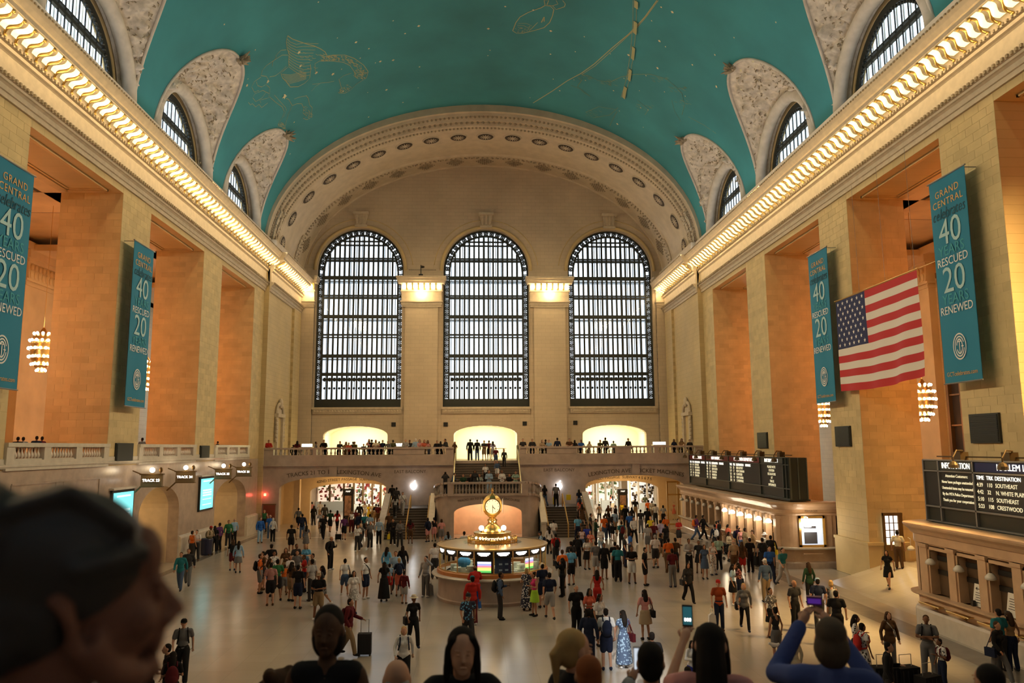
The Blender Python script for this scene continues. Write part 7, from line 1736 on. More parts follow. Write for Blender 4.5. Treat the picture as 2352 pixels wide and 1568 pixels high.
TABLE = """
434,1260 m walk 15 jacket:charcoal trousers:grey short:brownhair - | walking beside the head in profile
417,1268 m walk 10 jacket:teal jeans:denim short:brownhair - | just behind the walker in grey trousers
427,1219 m stand 150 tank:orange trousers:charcoal short - | in a safety vest by the litter bin
433,1208 f stand 200 tee:black trousers:black long - | behind the safety vest
452,1217 m both 0 tee:white trousers:charcoal short - | beside the litter bin
463,1201 m stand 240 shirt:purple trousers:black short - | behind the litter bin
478,1195 m stand 20 shirt:green trousers:charcoal short:brownhair - | among the people round the bin
484,1208 m both 60 shirt:beige trousers:olive short cap:red,backpack:olive | by the litter bin
499,1191 m stand 225 shirt:lightblue trousers:black bald:greyhair - | near the farther north arch
549,1171 m stand 0 tank:green trousers:black short:brownhair - | alone in front of the corner pier
599,1188 m stand 40 jacket:blue jeans:lightblue short backpack:blue | under the red lamp
621,1182 m stand 190 tee:blue jeans:denim bald:greyhair shoes:white | tall, beside the white-haired woman
628,1189 f stand 170 shirt:white trousers:black bob:whitehair - | white-haired, by the notice board
631,1167 m stand 180 jacket:black trousers:black short - | close to the brown notice board
536,1238 f stand 200 tee:black shorts:maroon long:brownhair backpack:black | one of two women alone north of the group
549,1242 f stand 190 jacket:lightblue skirt:grey straight:darkhair - | one of two women alone north of the group
599,1272 m stand 100 tee:orange shorts:grey short:brownhair backpack:black,shoes:black | at the edge of the tour group
606,1266 m phone 300 tee:brown shorts:charcoal short - | just behind the orange shirt with backpack
624,1250 m hips 190 tee:black jeans:blue short cap:charcoal | behind the tour group
630,1266 f stand 30 tee:white+grey shorts:black short - | inside the tour group
621,1282 f stand 100 tee:olive shorts:black long:brownhair - | brown-haired, inside the tour group
638,1284 m relax 200 tee:green shorts:charcoal short - | inside the tour group
623,1292 m stand 200 tee:pink/brown shorts:black short - | at the near edge of the tour group
657,1258 f phone 10 tee:brown trousers:khaki long:brownhair - | rear of the tour group
654,1296 m hips 200 tee:orange shorts:grey short:brownhair - | short boy at the near edge of the tour group
670,1205 m stand 180 tee:black shorts:black short:darkhair - | back turned, north of the stairs
704,1206 f stand 190 dress:grey - long - | beyond the tour group
681,1249 m phone 40 tee:charcoal trousers:black short - | rear of the tour group
704,1250 f both 0 tee:skyblue shorts:denim long:blond - | blond, rear of the tour group
683,1264 m stand 10 shirt:grey trousers:charcoal short - | middle of the tour group
667,1275 f relax 40 tee:white skirt:tan bob:brownhair - | middle of the tour group
686,1297 m stand 170 tee:black shorts:navy short - | near edge of the tour group
671,1290 f stand 150 tee:brown shorts:khaki long - | near edge of the tour group
700,1274 f both 300 tee:red jeans:navy short:brownhair - | south part of the tour group
718,1271 m cross 320 shirt:brown/white jeans:charcoal short - | south part of the tour group
717,1284 m stand 230 tee:lightgrey jeans:charcoal short - | south edge of the tour group
742,1299 f walk 270 tee:charcoal skirt:grey+black long - | stepping out of the tour group
733,1315 m both 0 tee:black shorts:khaki short:brownhair cap:beige,shoes:white | in front of the tour group
760,1232 m phone 60 jacket:black trousers:black bald backpack:black,mobile | dark silhouette reading a phone
793,1283 f walk 200 tee:white shorts:denim bun bag:black | strolling with a black bag
813,1311 f stand 20 tee:white skirt:lightgrey+white long - | long-haired, between group and booth
841,1280 m stand 60 tee:white shorts:navy short sash:black,shoes:white | with crossed strap
889,1256 f stand 160 jacket:skyblue skirt:grey straight - | rear of the small family
909,1266 m stand 0 shirt:lightblue trousers:charcoal short:brownhair - | tall, middle of the small family
925,1253 f stand 190 jacket:black trousers:black long - | behind the small family
917,1281 f stand 190 tee:navy shorts:coral short:blond backpack:navy | from the small family
883,1290 f stand 185 longdress:black - long - | long black dress, near the family
895,1294 m stand 190 tee:lightblue shorts:red short - | smaller child of the family
929,1311 m stand 160 hoodie:maroon shorts:lightgrey short - | small child of the family
803,1375 m pull 75 hoodie:maroon trousers:khaki short backpack:maroon | pulling a wheeled case
950,1367 f walk 20 tee:black trousers:black short hat:cream,bag:black | in a pale straw hat
928,1438 f walk 10 shirt:white trousers:black bob:blond backpack:navy | blond, head bowed, walking alone
423,1421 m walk 20 tee:grey trousers:black short cap:black,backpack:black | next to the head in profile
994,1277 m salute 330 shirt:lightgrey trousers:grey short - | hand raised to brow beside the booth
999,1247 m stand 180 tee:white trousers:charcoal short - | close behind the booth counter
983,1189 f phone 220 jacket:navy shorts:pink bob backpack:navy | leaning over near the stair foot
997,1188 f stand 200 tank:black shorts:pink short - | between two women at the stair foot
1014,1192 f stand 200 tee:pink shorts:grey bob:brownhair - | pink top at the stair foot
1029,1221 f sit 200 jacket:lightblue jeans:denim straight - | seated behind the booth roof
1066,1220 m stand 200 tee:white shorts:grey short:darkhair - | standing behind the booth roof
1148,1314 m phone 90 shirt:denim trousers:charcoal short backpack:black,mobile,shoes:black | in front of the booth
1085,1323 m stand 190 hoodie:red trousers:maroon short cap:teal | in teal hat leaning at the booth
1098,1302 m lean 195 jacket:red jeans:blue bald - | at the booth counter in light jeans
1075,1362 m walk 15 tee:navy+skyblue jeans:charcoal short cap:charcoal | walking off from the booth
1209,1305 f phone 160 longdress:navy+white - bob:blond - | at the booth's south side
1227,1314 f phone 290 tank:magenta skirt:lime bun bag:brown | by the booth
1262,1315 m walk 185 tee:navy shorts:lightgrey short shoes:charcoal | next to the booth
1245,1294 m stand 200 tee:navy shorts:navy short cap:cream | at the south side of the booth
1291,1281 f photo 250 jacket:black trousers:black straight - | arms out, long black hair
1291,1262 m stand 190 tee:orange shorts:khaki short:brownhair - | south of the booth
1311,1257 m stand 190 tee:skyblue shorts:black short - | near the orange shirt by the booth
1311,1243 m stand 200 tee:charcoal trousers:black short - | behind the sky blue shirt
1326,1228 m stand 180 jacket:black trousers:black short backpack:black | near the south stair foot
1276,1225 m stand 200 tee:red trousers:charcoal short backpack:black | red shirt behind the booth
1261,1209 f stand 190 shirt:white trousers:black straight - | at the foot of the south stairs
1242,1220 m phone 270 shirt:lightblue trousers:khaki short cap:charcoal,backpack:navy | facing the booth clock
1271,1193 m walk 190 tee:white trousers:grey short - | on the lowest steps of the south stairs
1336,1211 f walk 0 tank:white/pink shorts:denim long:brownhair - | leaving the south stairs
1348,1205 m stand 10 tee:royal jeans:charcoal short:brownhair - | near the south stair foot
1356,1218 f relax 330 tee:coral+cream skirt:beige long:brownhair - | near the south stair foot
1347,1235 f both 20 tee:white skirt:black straight - | white top, in the southern crowd
1379,1211 f both 20 shirt:white jeans:lightblue bob:blond - | blond, in the southern crowd
1368,1243 m stand 190 tee:grey shorts:lightgrey short - | between booth and southern arch
1387,1247 m stand 10 hoodie:black shorts:black short - | beside the grey shirted man
1371,1309 f walk 170 tank:red leggings:red long - | mid floor, arm swung out
1323,1343 m stand 20 tee:black trousers:black short:greyhair - | south of the booth front
1348,1351 f both 20 tee:coral skirt:black long - | holding something to her face
1376,1364 f phone 40 tee:white shorts:charcoal long - | with dark ponytail, near the coral top
1351,1399 m stand 160 jacket:navy trousers:navy curly - | beside the white shirted backpacker
1391,1397 m stand 180 tee:white shorts:navy short backpack:navy | facing away in the sunlit patch
1430,1401 f stand 200 longdress:denim+lightblue - straight bag:maroon | in the sunlit patch
1480,1354 f stand 190 tee:pink skirt:beige long bag:black | alone on the open floor
1412,1244 m stand 180 tee:black trousers:black short - | behind the teal polo shirt
1418,1251 m stand 175 tee:teal trousers:black short:brownhair - | teal polo shirt, seen from behind
1450,1254 m both 0 tee:black shorts:white short - | looking at his hands
1480,1257 m phone 60 tee:black shorts:black short mobile | beside the white shorts
1434,1227 m phone 80 tee:charcoal trousers:navy short:greyhair mobile | grey-haired, with lit phone
1447,1221 m stand 90 tee:blue trousers:charcoal short - | behind the grey-haired man
1487,1203 m stand 180 tee:lightgrey shorts:grey short cap:white | in a white cap
1504,1228 m stand 190 tee:white shorts:charcoal short:greyhair - | next to the cap wearer in khaki trousers
1516,1225 m stride 100 tee:black trousers:khaki short cap:charcoal | striding across the crowd
1455,1187 m walk 10 shirt:white trousers:black short bag:black | carrying a dark bag toward the camera
1446,1177 m stand 10 tee:blue trousers:navy short - | right behind the white shirted walker
1501,1198 m stand 10 tee:maroon trousers:charcoal short - | near the lilac shirt
1516,1194 m stand 200 shirt:lilac trousers:beige short - | in the crowd under the southern arch
1529,1184 m stand 20 tee:orange trousers:charcoal short - | in front of the southern arch
1528,1204 f stand 190 tee:black trousers:black pony - | near the lilac shirt
1558,1191 m cross 30 tee:red shorts:charcoal short - | near the far end of the ticket office
1494,1186 m stand 10 tee:yellow trousers:black short:blond - | in the crowd under the southern arch
1598,1183 m walk 90 jacket:purple jeans:denim short backpack:orange | hurrying along the ticket office
1616,1183 m walk 100 jacket:black trousers:black short - | hurrying along the ticket office
1534,1236 m stand 190 tee:orange trousers:brown short - | partly hidden by the brown shirt
1547,1235 m stand 190 tee:brown trousers:charcoal short - | behind the maroon shirt
1543,1260 m stand 190 tee:maroon trousers:grey short - | back turned, south half of the floor
1581,1237 m both 0 shirt:lightgrey trousers:black short - | arms folded, near the ticket queue
1604,1241 f stand 340 tee:charcoal skirt:charcoal short - | between white shirt and blue dress
1617,1251 f stand 0 dress:denim - long:brownhair - | standing before the ticket queue
1579,1292 f walk 10 jacket:charcoal trousers:black long bag:charcoal | dark, walking alone
1636,1244 f both 20 tank:white trousers:white+grey bun:brownhair - | white trousers, before the ticket queue
1649,1231 m stand 180 tee:mint trousers:black short - | mint shirt, back turned
1641,1204 m stand 190 shirt:navy trousers:charcoal short backpack:white | at the far part of the ticket queue
1663,1196 f stand 100 tee:coral shorts:grey short - | in the ticket queue near the first lamp
1673,1194 m stand 90 tee:black trousers:brown short - | in the ticket queue near the first lamp
1677,1204 f stand 110 tee:coral trousers:black pony - | coral top in the ticket queue
1673,1221 f both 40 shirt:cream skirt:black long - | white blouse in the ticket queue
1684,1240 m stand 190 tee:beige trousers:brown bald:greyhair - | older, behind the pushchair
1699,1244 f stand 180 hoodie:brown shorts:red straight:brownhair - | very long brown hair and bare legs
1697,1207 m stand 90 tee:purple trousers:black short backpack:navy | at the second lamp of the ticket office
1718,1212 m stand 100 tee:beige shorts:khaki short - | at the third lamp of the ticket office
1734,1212 f stand 30 tank:pink jeans:denim bob - | at the counter by the fourth lamp
1740,1217 m stand 270 shirt:tan trousers:beige short cap:brown | at the counter by the fourth lamp
1721,1235 m stand 190 tee:black trousers:black short - | with a large dark case
1750,1235 m stand 190 tee:charcoal trousers:charcoal short backpack:black | near the last lamp
1766,1227 m lean 90 tee:white trousers:grey short:whitehair hat:white | in a white hat at the counter
1810,1229 m stand 150 jacket:black trousers:charcoal short bag:yellow | at the lit end window of the ticket office
1766,1254 m walk 0 tee:blue trousers:navy short - | bright blue shirt, near the ticket queue
1796,1258 m walk 20 tee:teal trousers:lightgrey short - | teal shirt, near the lit end window
1756,1284 m stand 190 shirt:denim trousers:khaki short:greyhair cap:white | back turned, white cap
1681,1295 f phone 60 tee:lightblue skirt:black long - | beside the flower-patterned top
1696,1292 f phone 250 tee:maroon+pink shorts:navy long bag:black | side by side with a friend
1649,1332 m stand 0 tee:rust jeans:navy short:greyhair cap:red | walking with a white carrier bag
1707,1339 f walk 350 sweater:grey leggings:black bob:blond bag:black | grey sweater and black shoulder bag
1769,1350 f stand 20 tee:grey+white skirt:black short - | patterned top, near the shorts and sandals
1779,1394 f stand 200 tank:charcoal shorts:grey bun shoes:brown | grey shorts, white cardigan in hand
1823,1332 m stand 20 tee:charcoal trousers:black bald - | bald and broad, empty handed
1856,1291 f stand 190 jacket:darkgreen trousers:black straight:brownhair - | very long hair, back turned
1877,1328 m stand 170 tee:navy trousers:charcoal short cap:lightblue | under the raised camera
1907,1332 f stand 180 tank:grey shorts:grey bob:blond backpack:lightgrey | blond bun, beyond the black shirt
1919,1356 m stand 160 tee:black trousers:black short - | broad black shirt, back turned
1821,1453 f stand 200 sweater:cream trousers:pink bob:blond - | pale pink trousers beside the photographer in blue
1588,1471 f both 10 shirt:white jeans:royal long - | small, looking up between the phones
2036,1264 f walk 320 dress:black - long shoes:black | in tall boots crossing to the doorway
2060,1218 m stand 150 tee:cream trousers:brown short - | at the lit doorway
1962,1411 f phone 60 tee:white+black shorts:black long - | with striped top at the south floor
1980,1431 f stand 100 dress:white+charcoal - short backpack:red | red backpack and printed dress
2039,1405 f stand 0 jacket:brown jeans:grey long:brownhair sash:lightgrey | long scarf and brown jacket
2126,1413 m cross 330 tee:grey trousers:grey short:brownhair backpack:black | arms crossed by the near ticket office
2036,1475 m phone 60 jacket:black jeans:charcoal short - | bent over a phone among suitcases
2159,1467 m phone 270 tee:white/charcoal trousers:navy short backpack:maroon | boy among the suitcases
2286,1427 f walk 20 jacket:black jeans:grey short:brownhair bag:navy | in glasses by the closed windows
2291,1398 m stand 190 tee:teal trousers:charcoal short - | teal shirt by the closed windows
2331,1405 f stand 180 tank:tan trousers:navy long:brownhair - | cut by the edge near the closed windows
36,1384 m walk 200 tee:pink trousers:charcoal bald - | beside the round desk
344,1497 f phone 60 tank:black skirt:black straight - | first of three heads beneath the profile
369,1482 m phone 300 tee:black trousers:black short - | middle of three heads beneath the profile
389,1492 f both 200 tee:black shorts:black straight backpack:maroon | white cuff and maroon bag below the profile
686,1166 m walk 180 shirt:grey shorts:black short - | entering the northern passage
690,1155 m walk 0 tee:brown trousers:brown short - | by the wall of the northern passage
695,1180 m stand 180 jacket:navy jeans:denim short backpack:navy | at the mouth of the northern arch
717,1152 m stand 170 tee:pink trousers:charcoal short - | inside the northern arch
721,1161 f phone 180 jacket:black trousers:black long mobile | inside the northern arch with a lit phone
736,1151 m walk 0 tee:white trousers:beige short - | in the northern passage by the pale niche
746,1158 m stand 200 jacket:charcoal trousers:black short - | in the northern passage
736,1175 f walk 0 tee:lightgrey trousers:lightgrey short:brownhair - | coming out of the northern arch
743,1182 m walk 0 tee:black trousers:black short bag:brown | brown bag, coming out of the northern arch
759,1171 m walk 180 tee:darkgreen shorts:black short - | walking into the northern arch
775,1172 f walk 180 tee:red leggings:black long - | walking into the northern arch
791,1184 m walk 190 shirt:purple shorts:black short - | dragging a small black case
808,1173 f stand 20 tank:white trousers:maroon long - | beside the northern kiosk
817,1170 f stand 20 tee:maroon trousers:black long - | behind the northern kiosk crowd
826,1156 m stand 190 jacket:black trousers:black short - | behind the northern kiosk crowd
825,1178 m stand 190 jacket:navy trousers:black bald - | navy jacket in the northern arch crowd
834,1178 m stand 190 tee:teal trousers:charcoal short:greyhair - | teal shirt in the northern arch crowd
838,1153 f stand 10 tee:white skirt:cream long - | deep in the northern passage
847,1131 m walk 0 tee:red trousers:charcoal short - | farthest one of the northern passage
841,1139 f walk 0 tee:coral skirt:pink long:brownhair - | deep in the northern passage
819,1130 m walk 10 tee:maroon shorts:beige short - | deep in the northern passage
848,1157 f walk 0 dress:yellow - long - | yellow dress in the northern passage
856,1155 m walk 0 tee:cream trousers:khaki short - | next to the yellow dress
864,1157 m stand 180 tee:black trousers:khaki short - | near the stair side of the northern arch
869,1158 m stand 190 tee:maroon trousers:brown short - | near the stair side of the northern arch
850,1180 m stand 180 tee:lightblue trousers:charcoal short - | light blue back in the northern arch crowd
871,1190 m stand 180 shirt:lightblue trousers:black bald:greyhair - | older, at the edge of the north stairs
851,1197 m stand 20 tee:grey trousers:charcoal short:greyhair - | thumbs in pockets north of the stairs
829,1202 f walk 340 tee:grey trousers:charcoal bob:blond bag:navy | blond, wide trousers
822,1205 f phone 20 tee:white trousers:charcoal bob:brownhair - | wide dark trousers beside the blond
894,1177 m walk 0 tee:brown trousers:charcoal short - | at the rail of the north stairs
903,1191 m phone 0 jacket:black trousers:black short mobile | at the north stair foot with lit phone
919,1194 m both 10 shirt:grey trousers:charcoal short - | at the north stair foot
943,1192 f stand 180 tee:maroon shorts:brown long - | going up the north stairs
908,1143 f walk 180 tee:lightgrey trousers:charcoal long - | halfway up the north stairs
925,1134 m walk 0 tee:white trousers:lightgrey short sash:black | coming down the north stairs
937,1106 m stand 90 tee:pink jeans:denim short - | on the north landing by the glowing emblem
901,1113 m stand 180 jacket:black trousers:black short - | at the top of the north stairs
911,1121 m stand 180 jacket:charcoal trousers:black short - | near the top of the north stairs
971,1103 m phone 330 tee:white jeans:navy short mobile | large, on the north landing
1251,1116 f walk 200 tee:black jeans:denim long - | on the south landing by the wall
1277,1115 m stand 180 tee:grey trousers:black short backpack:grey | on the south landing below the emblem
1299,1109 f stand 180 tee:black leggings:black short - | by the yellow bag
1313,1105 m stand 180 tee:charcoal trousers:charcoal short - | tall, south landing
1331,1105 m stand 170 tee:brown trousers:brown short - | top of the south stairs outer rail
1330,1125 f walk 190 tee:navy shorts:denim long - | upper south stairs
1332,1146 f walk 190 tee:coral jeans:charcoal long - | middle of the south stairs outer rail
1337,1160 f walk 190 tee:brown skirt:brown long - | lower south stairs outer rail
1327,1184 m walk 190 tee:skyblue trousers:navy short - | foot of the south stairs outer rail
1354,1120 m stand 0 tee:white shorts:beige short - | in the southern passage by the stair wall
1361,1125 f stand 0 tee:cream shorts:beige long - | next to the white shirt in the southern passage
1376,1124 f stand 10 tee:black shorts:black long - | deep in the southern passage
1382,1127 m stand 350 tee:brown shorts:tan short backpack:black | deep in the southern passage
1403,1136 f stand 90 tee:coral trousers:black bob:brownhair - | deep in the southern passage
1407,1139 f stand 180 tee:white skirt:beige long - | white back deep in the southern passage
1417,1119 m walk 180 tee:black shorts:beige short - | farthest one of the southern passage
1446,1136 f stand 340 jacket:charcoal jeans:denim bob:brownhair - | beside the southern kiosk
1455,1131 m stand 180 tee:white trousers:lightgrey short - | beyond the southern kiosk
1468,1130 m stand 180 tee:green trousers:charcoal short - | beyond the southern kiosk
1474,1130 m stand 180 tee:red trousers:charcoal short - | beyond the southern kiosk
1481,1136 m stand 190 tee:olive trousers:brown short - | beyond the southern kiosk
1459,1145 m stand 180 tee:black trousers:khaki short - | near the southern kiosk
1488,1148 m stand 190 tee:orange trousers:brown short - | bright orange back under the southern arch
1497,1150 m stand 190 tee:lightgrey trousers:grey short - | under the southern arch
1505,1157 m stand 180 tee:white trousers:charcoal short - | back turned under the southern arch
1376,1157 f walk 180 tank:lightgrey leggings:black bun - | alone in the southern passage mouth
1397,1160 f stand 10 tee:brown skirt:black long:brownhair bag:black | at the mouth of the southern arch
1414,1160 m stand 60 tee:black trousers:black short - | at the mouth of the southern arch
1428,1153 f stand 10 tank:yellow skirt:charcoal long:brownhair - | in front of the southern kiosk
1436,1160 m stand 180 jacket:black trousers:black short - | in front of the southern kiosk
1451,1165 f stand 200 jacket:charcoal trousers:charcoal long - | south of the kiosk crowd
1471,1170 m stand 180 tee:charcoal trousers:grey short - | in the crowd under the southern arch
1486,1166 m stand 180 jacket:black trousers:black short backpack:black | in the crowd under the southern arch
1523,1160 f stand 160 tee:lightgrey trousers:black bob - | by the glazed screen
1535,1144 m both 250 shirt:tan trousers:black short - | by the glazed screen
1547,1150 f stand 10 dress:coral - short - | by the glazed screen
1556,1147 m stand 190 jacket:charcoal trousers:black short - | by the glazed screen
1356,1179 m phone 80 tee:charcoal trousers:black short - | at the end of the south stair wall
1368,1191 f both 60 jacket:darkgreen trousers:black short - | at the end of the south stair wall
1387,1183 m stand 200 tee:orange jeans:denim short:brownhair - | orange back, north part of the southern crowd
1396,1180 m stand 190 tee:charcoal trousers:navy short - | beside the orange back in jeans
1411,1172 m stand 190 shirt:lightblue trousers:beige short - | light trousers, southern crowd
1406,1186 f stand 120 tank:black+white shorts:black long bag:black | bare legs, southern crowd
1427,1197 m stand 190 tee:teal trousers:charcoal short backpack:maroon | maroon pack, southern crowd
"""
spots = []
for ln in TABLE.strip().split('\n'):
    a, place = ln.split('|'); q = a.split(); place = place.strip()
    x_, y_ = map(float, q[0].split(','))
    sex, pose, face, top, bottom, hair = q[1], q[2], float(q[3]), q[4], q[5], q[6]; ext_ = q[7] if len(q) > 7 and q[7] != '-' else ''
    h = 1.76 if sex == 'm' else 1.66
    if 'child' in place or 'boy' in place or 'small,' in place: h = 1.35
    loc = locate(x_, y_, h*.995 if pose != 'lean' else h*.93)
    if pose == 'sit': loc = locate(x_, y_, h-.45)
    for _ in range(6):
        for p in spots:
            d = Vector((loc.x-p.x, loc.y-p.y, 0))
            if abs(loc.z-p.z) < 1 and d.length < .46:
                d = d if d.length > .01 else Vector((.1, .1, 0)); loc = Vector((loc.x, loc.y, loc.z))+d.normalized()*(.47-d.length)*.7*Vector((1, 1, 0)).length/1.414
    if 40.9 < loc.y < 62: loc.x = min(loc.x, 15.75)
    if loc.y < 29.6: loc.x = min(loc.x, 15.55)
    if 15 < loc.y < 63.2: loc.x = max(loc.x, XL+.75)
    db = Vector((loc.x-.72, loc.y-35.3, 0))
    if db.length < 2.95: db = db.normalized()*2.95; loc.x, loc.y = .72+db.x, 35.3+db.y
    g = in_stairs(loc.x, loc.y)
    if loc.y < 95: loc.z = g
    spots.append(Vector(loc)); person(loc, h, sex, pose, face, top, bottom, hair, ext_, place)
# people along the balcony parapet: (pixel across, head height in pixels, pose, face, clothes)
RAIL = """
617,1010 m lean 20 sweater:red trousers:charcoal short | leaning over the north corner of the balcony
674,1021 m stand 180 jacket:black trousers:black short | on the balcony beside the north display table
683,1012 f stand 200 tee:maroon trousers:charcoal long | on the balcony beside the north display table
726,1014 m stand 90 shirt:grey trousers:charcoal short | south of the north display table
746,1012 m lean 350 jacket:black trousers:black short | low over the rail before the northern alcove
779,1015 m lean 30 tee:charcoal trousers:black short | dark, at the rail before the northern alcove
795,1014 f stand 10 tee:tan trousers:khaki long | tan top before the northern alcove
802,1018 m lean 0 tee:coral trousers:charcoal short | coral top before the northern alcove
811,1014 m stand 190 jacket:charcoal trousers:black short | upright before the northern alcove
818,1016 m lean 330 tee:olive trousers:charcoal short | olive top before the northern alcove
836,1021 m lean 0 tee:navy trousers:navy short | lowest head before the northern alcove
848,1008 f stand 10 tank:pink shorts:denim long | pink top at the north alcove edge
854,1009 m stand 190 jacket:black trousers:black short | black jacket at the north alcove edge
863,1012 f lean 10 tee:cream jeans:denim bob | cream top south of the northern alcove
871,1013 m stand 180 tee:maroon trousers:black short | maroon back south of the northern alcove
879,1010 m stand 0 shirt:navy trousers:charcoal short | navy shirt south of the northern alcove
894,1014 m lean 340 shirt:grey trousers:charcoal short:greyhair | grey shirt behind the rail by the solid panel
903,1010 m stand 190 tee:olive trousers:black short | olive back by the solid panel
930,1009 m lean 20 shirt:lightgrey trousers:charcoal short:greyhair | by the middle display table
941,1010 m stand 0 tee:charcoal trousers:black short | dark top by the middle display table
955,1006 m stand 180 shirt:lightblue trousers:grey short:whitehair | white-haired beside the display table
964,1009 f stand 10 tee:pink trousers:white long | pink and white by the parapet pier
974,1012 f lean 10 tee:coral shorts:cream bob | coral top north of the stair gap
984,1013 f lean 350 tank:pink shorts:lightblue long | pink tank north of the stair gap
1003,1014 m lean 10 jacket:black trousers:black short | black jacket close to the stair gap
1012,1013 f stand 180 dress:charcoal - straight | charcoal dress close to the stair gap
1028,1007 m lean 300 jacket:charcoal trousers:charcoal short | bending at the north side of the gap
1042,1016 f lean 30 tee:brown trousers:brown long | crouched at the north side of the gap
1201,1007 m stand 0 tee:charcoal trousers:black short | first one south of the stair gap
1222,1010 m lean 0 jacket:charcoal trousers:navy short | second one south of the stair gap
1243,1012 f lean 20 tee:beige trousers:charcoal bob | third one south of the stair gap
1253,1009 f stand 190 tee:black trousers:black bun | fourth one south of the stair gap
1262,1012 m lean 340 tee:lightblue trousers:charcoal short | light blue top before the pilaster
1280,1004 m stand 180 shirt:navy trousers:charcoal short | navy back under the bright beam
1307,1009 m lean 0 tee:brown trousers:charcoal short | brown top by the southern solid panel
1320,1010 f stand 180 tee:charcoal trousers:black long | charcoal top by the southern solid panel
1334,1012 m lean 0 tee:blue trousers:charcoal short | blue shirt at the rail
1352,1015 f lean 10 sweater:cream trousers:beige long:brownhair | cream sweater stretched over the rail
1375,1012 m lean 30 tee:olive trousers:charcoal short | olive top before the southern alcove
1390,1004 m stand 200 jacket:charcoal trousers:charcoal short | tall dark one before the southern alcove
1409,1012 m stand 180 tee:mint trousers:charcoal short | pale back in the southern alcove light
1443,1006 m stand 20 jacket:black trousers:black short | black silhouette in the southern alcove light
1548,1008 f stand 0 tee:navy trousers:charcoal long | navy top beside the south table
1563,1009 f lean 10 tee:tan trousers:charcoal long:brownhair | tan top beside the south niche
1584,1009 m stand 10 jacket:charcoal trousers:black short | last one at the south end
"""
for ln in RAIL.strip().split('\n'):
    a, place = ln.split('|'); q = a.split(); x_, y_ = map(float, q[0].split(','))
    yy = YF+.66; P = on_y(x_, y_, yy); hh = P.z-5.45
    person((P.x, yy, 5.45), max(1.35, min(1.84, hh if q[2] != 'lean' else hh/.93)), q[1], q[2], float(q[3]), q[4], q[5], q[6], '', place.strip()+' of the balcony' if 'balcony' not in place and len(place.split()) < 7 else place.strip())
# head of the stairs and middle flight
STAIR = """
1080,1008 m stand 180 jacket:black trousers:black short 65.6 | first of the four at the head of the stairs
1096,1009 m stand 180 jacket:black jeans:denim short 65.6 | second of the four at the head of the stairs
1112,1011 m cross 0 tee:charcoal shorts:khaki short 65.8 | third at the head of the stairs, facing out
1123,1011 m stand 200 tee:maroon shorts:black short 66.4 | behind the backpacker at the head of the stairs
1132,1013 f stand 190 tee:lilac shorts:lightgrey long 65.6 | pale backpacker at the head of the stairs
1139,1040 m stand 0 tee:maroon shorts:denim short 64.0 | upper steps of the middle flight
1158,1047 m walk 0 jacket:charcoal trousers:charcoal short 63.6 | coming down the middle flight
1142,1060 m walk 0 shirt:denim shorts:white short 62.4 | standing half way on the middle flight
1115,1065 m walk 0 tee:white trousers:black short 61.8 | white shirt stepping onto the middle landing
1123,1077 m both 0 shirt:lightblue trousers:lightblue short 60.0 | light blue shirt on the middle landing
1153,1078 f both 0 shirt:white trousers:black short:brownhair 60.0 | white blouse on the middle landing
1184,1079 f lean 0 tee:mint trousers:charcoal short 59.2 | mint top at the landing rail
1170,1083 m sit 0 tee:black trousers:charcoal short 60.9 | seated next to the mint top
1064,1082 m sit 0 tee:darkgreen trousers:charcoal short 60.9 | seated at the north end of the middle landing
1081,1081 m sit 10 tee:black trousers:black short 60.9 | seated second along the bottom step
1091,1073 f stand 0 jacket:charcoal trousers:black long 60.4 | long-haired on the middle landing
1101,1082 f sit 0 tee:white/green trousers:brown short 60.9 | striped top on the bottom step
1023,1082 m photo 180 jacket:charcoal trousers:black short 61.3 | north side steps by the curved rail
1038,1085 m lean 80 shirt:denim trousers:charcoal short 61.3 | denim shirt by the curved rail
"""
for ln in STAIR.strip().split('\n'):
    a, place = ln.split('|'); q = a.split(); x_, y_ = map(float, q[0].split(',')); yy = float(q[7]); P = on_y(x_, y_, yy)
    g = in_stairs(P.x, yy) or (LZ+.17*max(1, min(6, int((P.x+3.75)/.3)+1)) if P.x < -1.9 else 2.95)
    hh = P.z-g; 
    if q[2] == 'sit': hh += .45; g += 0.0
    person((P.x, yy, g), max(1.45, min(1.85, hh)), q[1], q[2], float(q[3]), q[4], q[5], q[6], '', place.strip())
# heads seen just above and behind the booth roof, on the south floor and in the north gallery
MISC = """
1024,1237 f sit 180 tee:black trousers:black long | first of the seated row behind the booth
1036,1240 m sit 180 tee:charcoal trousers:black short | second of the seated row behind the booth
1047,1235 m sit 180 tee:navy trousers:black short | third of the seated row behind the booth
1061,1233 f sit 180 jacket:black trousers:charcoal bob | fourth of the seated row behind the booth
1077,1236 m sit 180 tee:brown trousers:charcoal short | last of the seated row behind the booth
1497,1451 m stand 170 tee:black trousers:black short | dark head on the open floor beyond the phone
1579,1530 m stand 170 tee:charcoal trousers:charcoal short | dark head below the small woman in white
"""
for ln in MISC.strip().split('\n'):
    a, place = ln.split('|'); q = a.split(); x_, y_ = map(float, q[0].split(','))
    h = 1.72; loc = locate(x_, y_, h-.45 if q[2] == 'sit' else h); loc.z = 0
    person(loc, h, q[1], q[2], float(q[3]), q[4], q[5], q[6], '', place.strip())
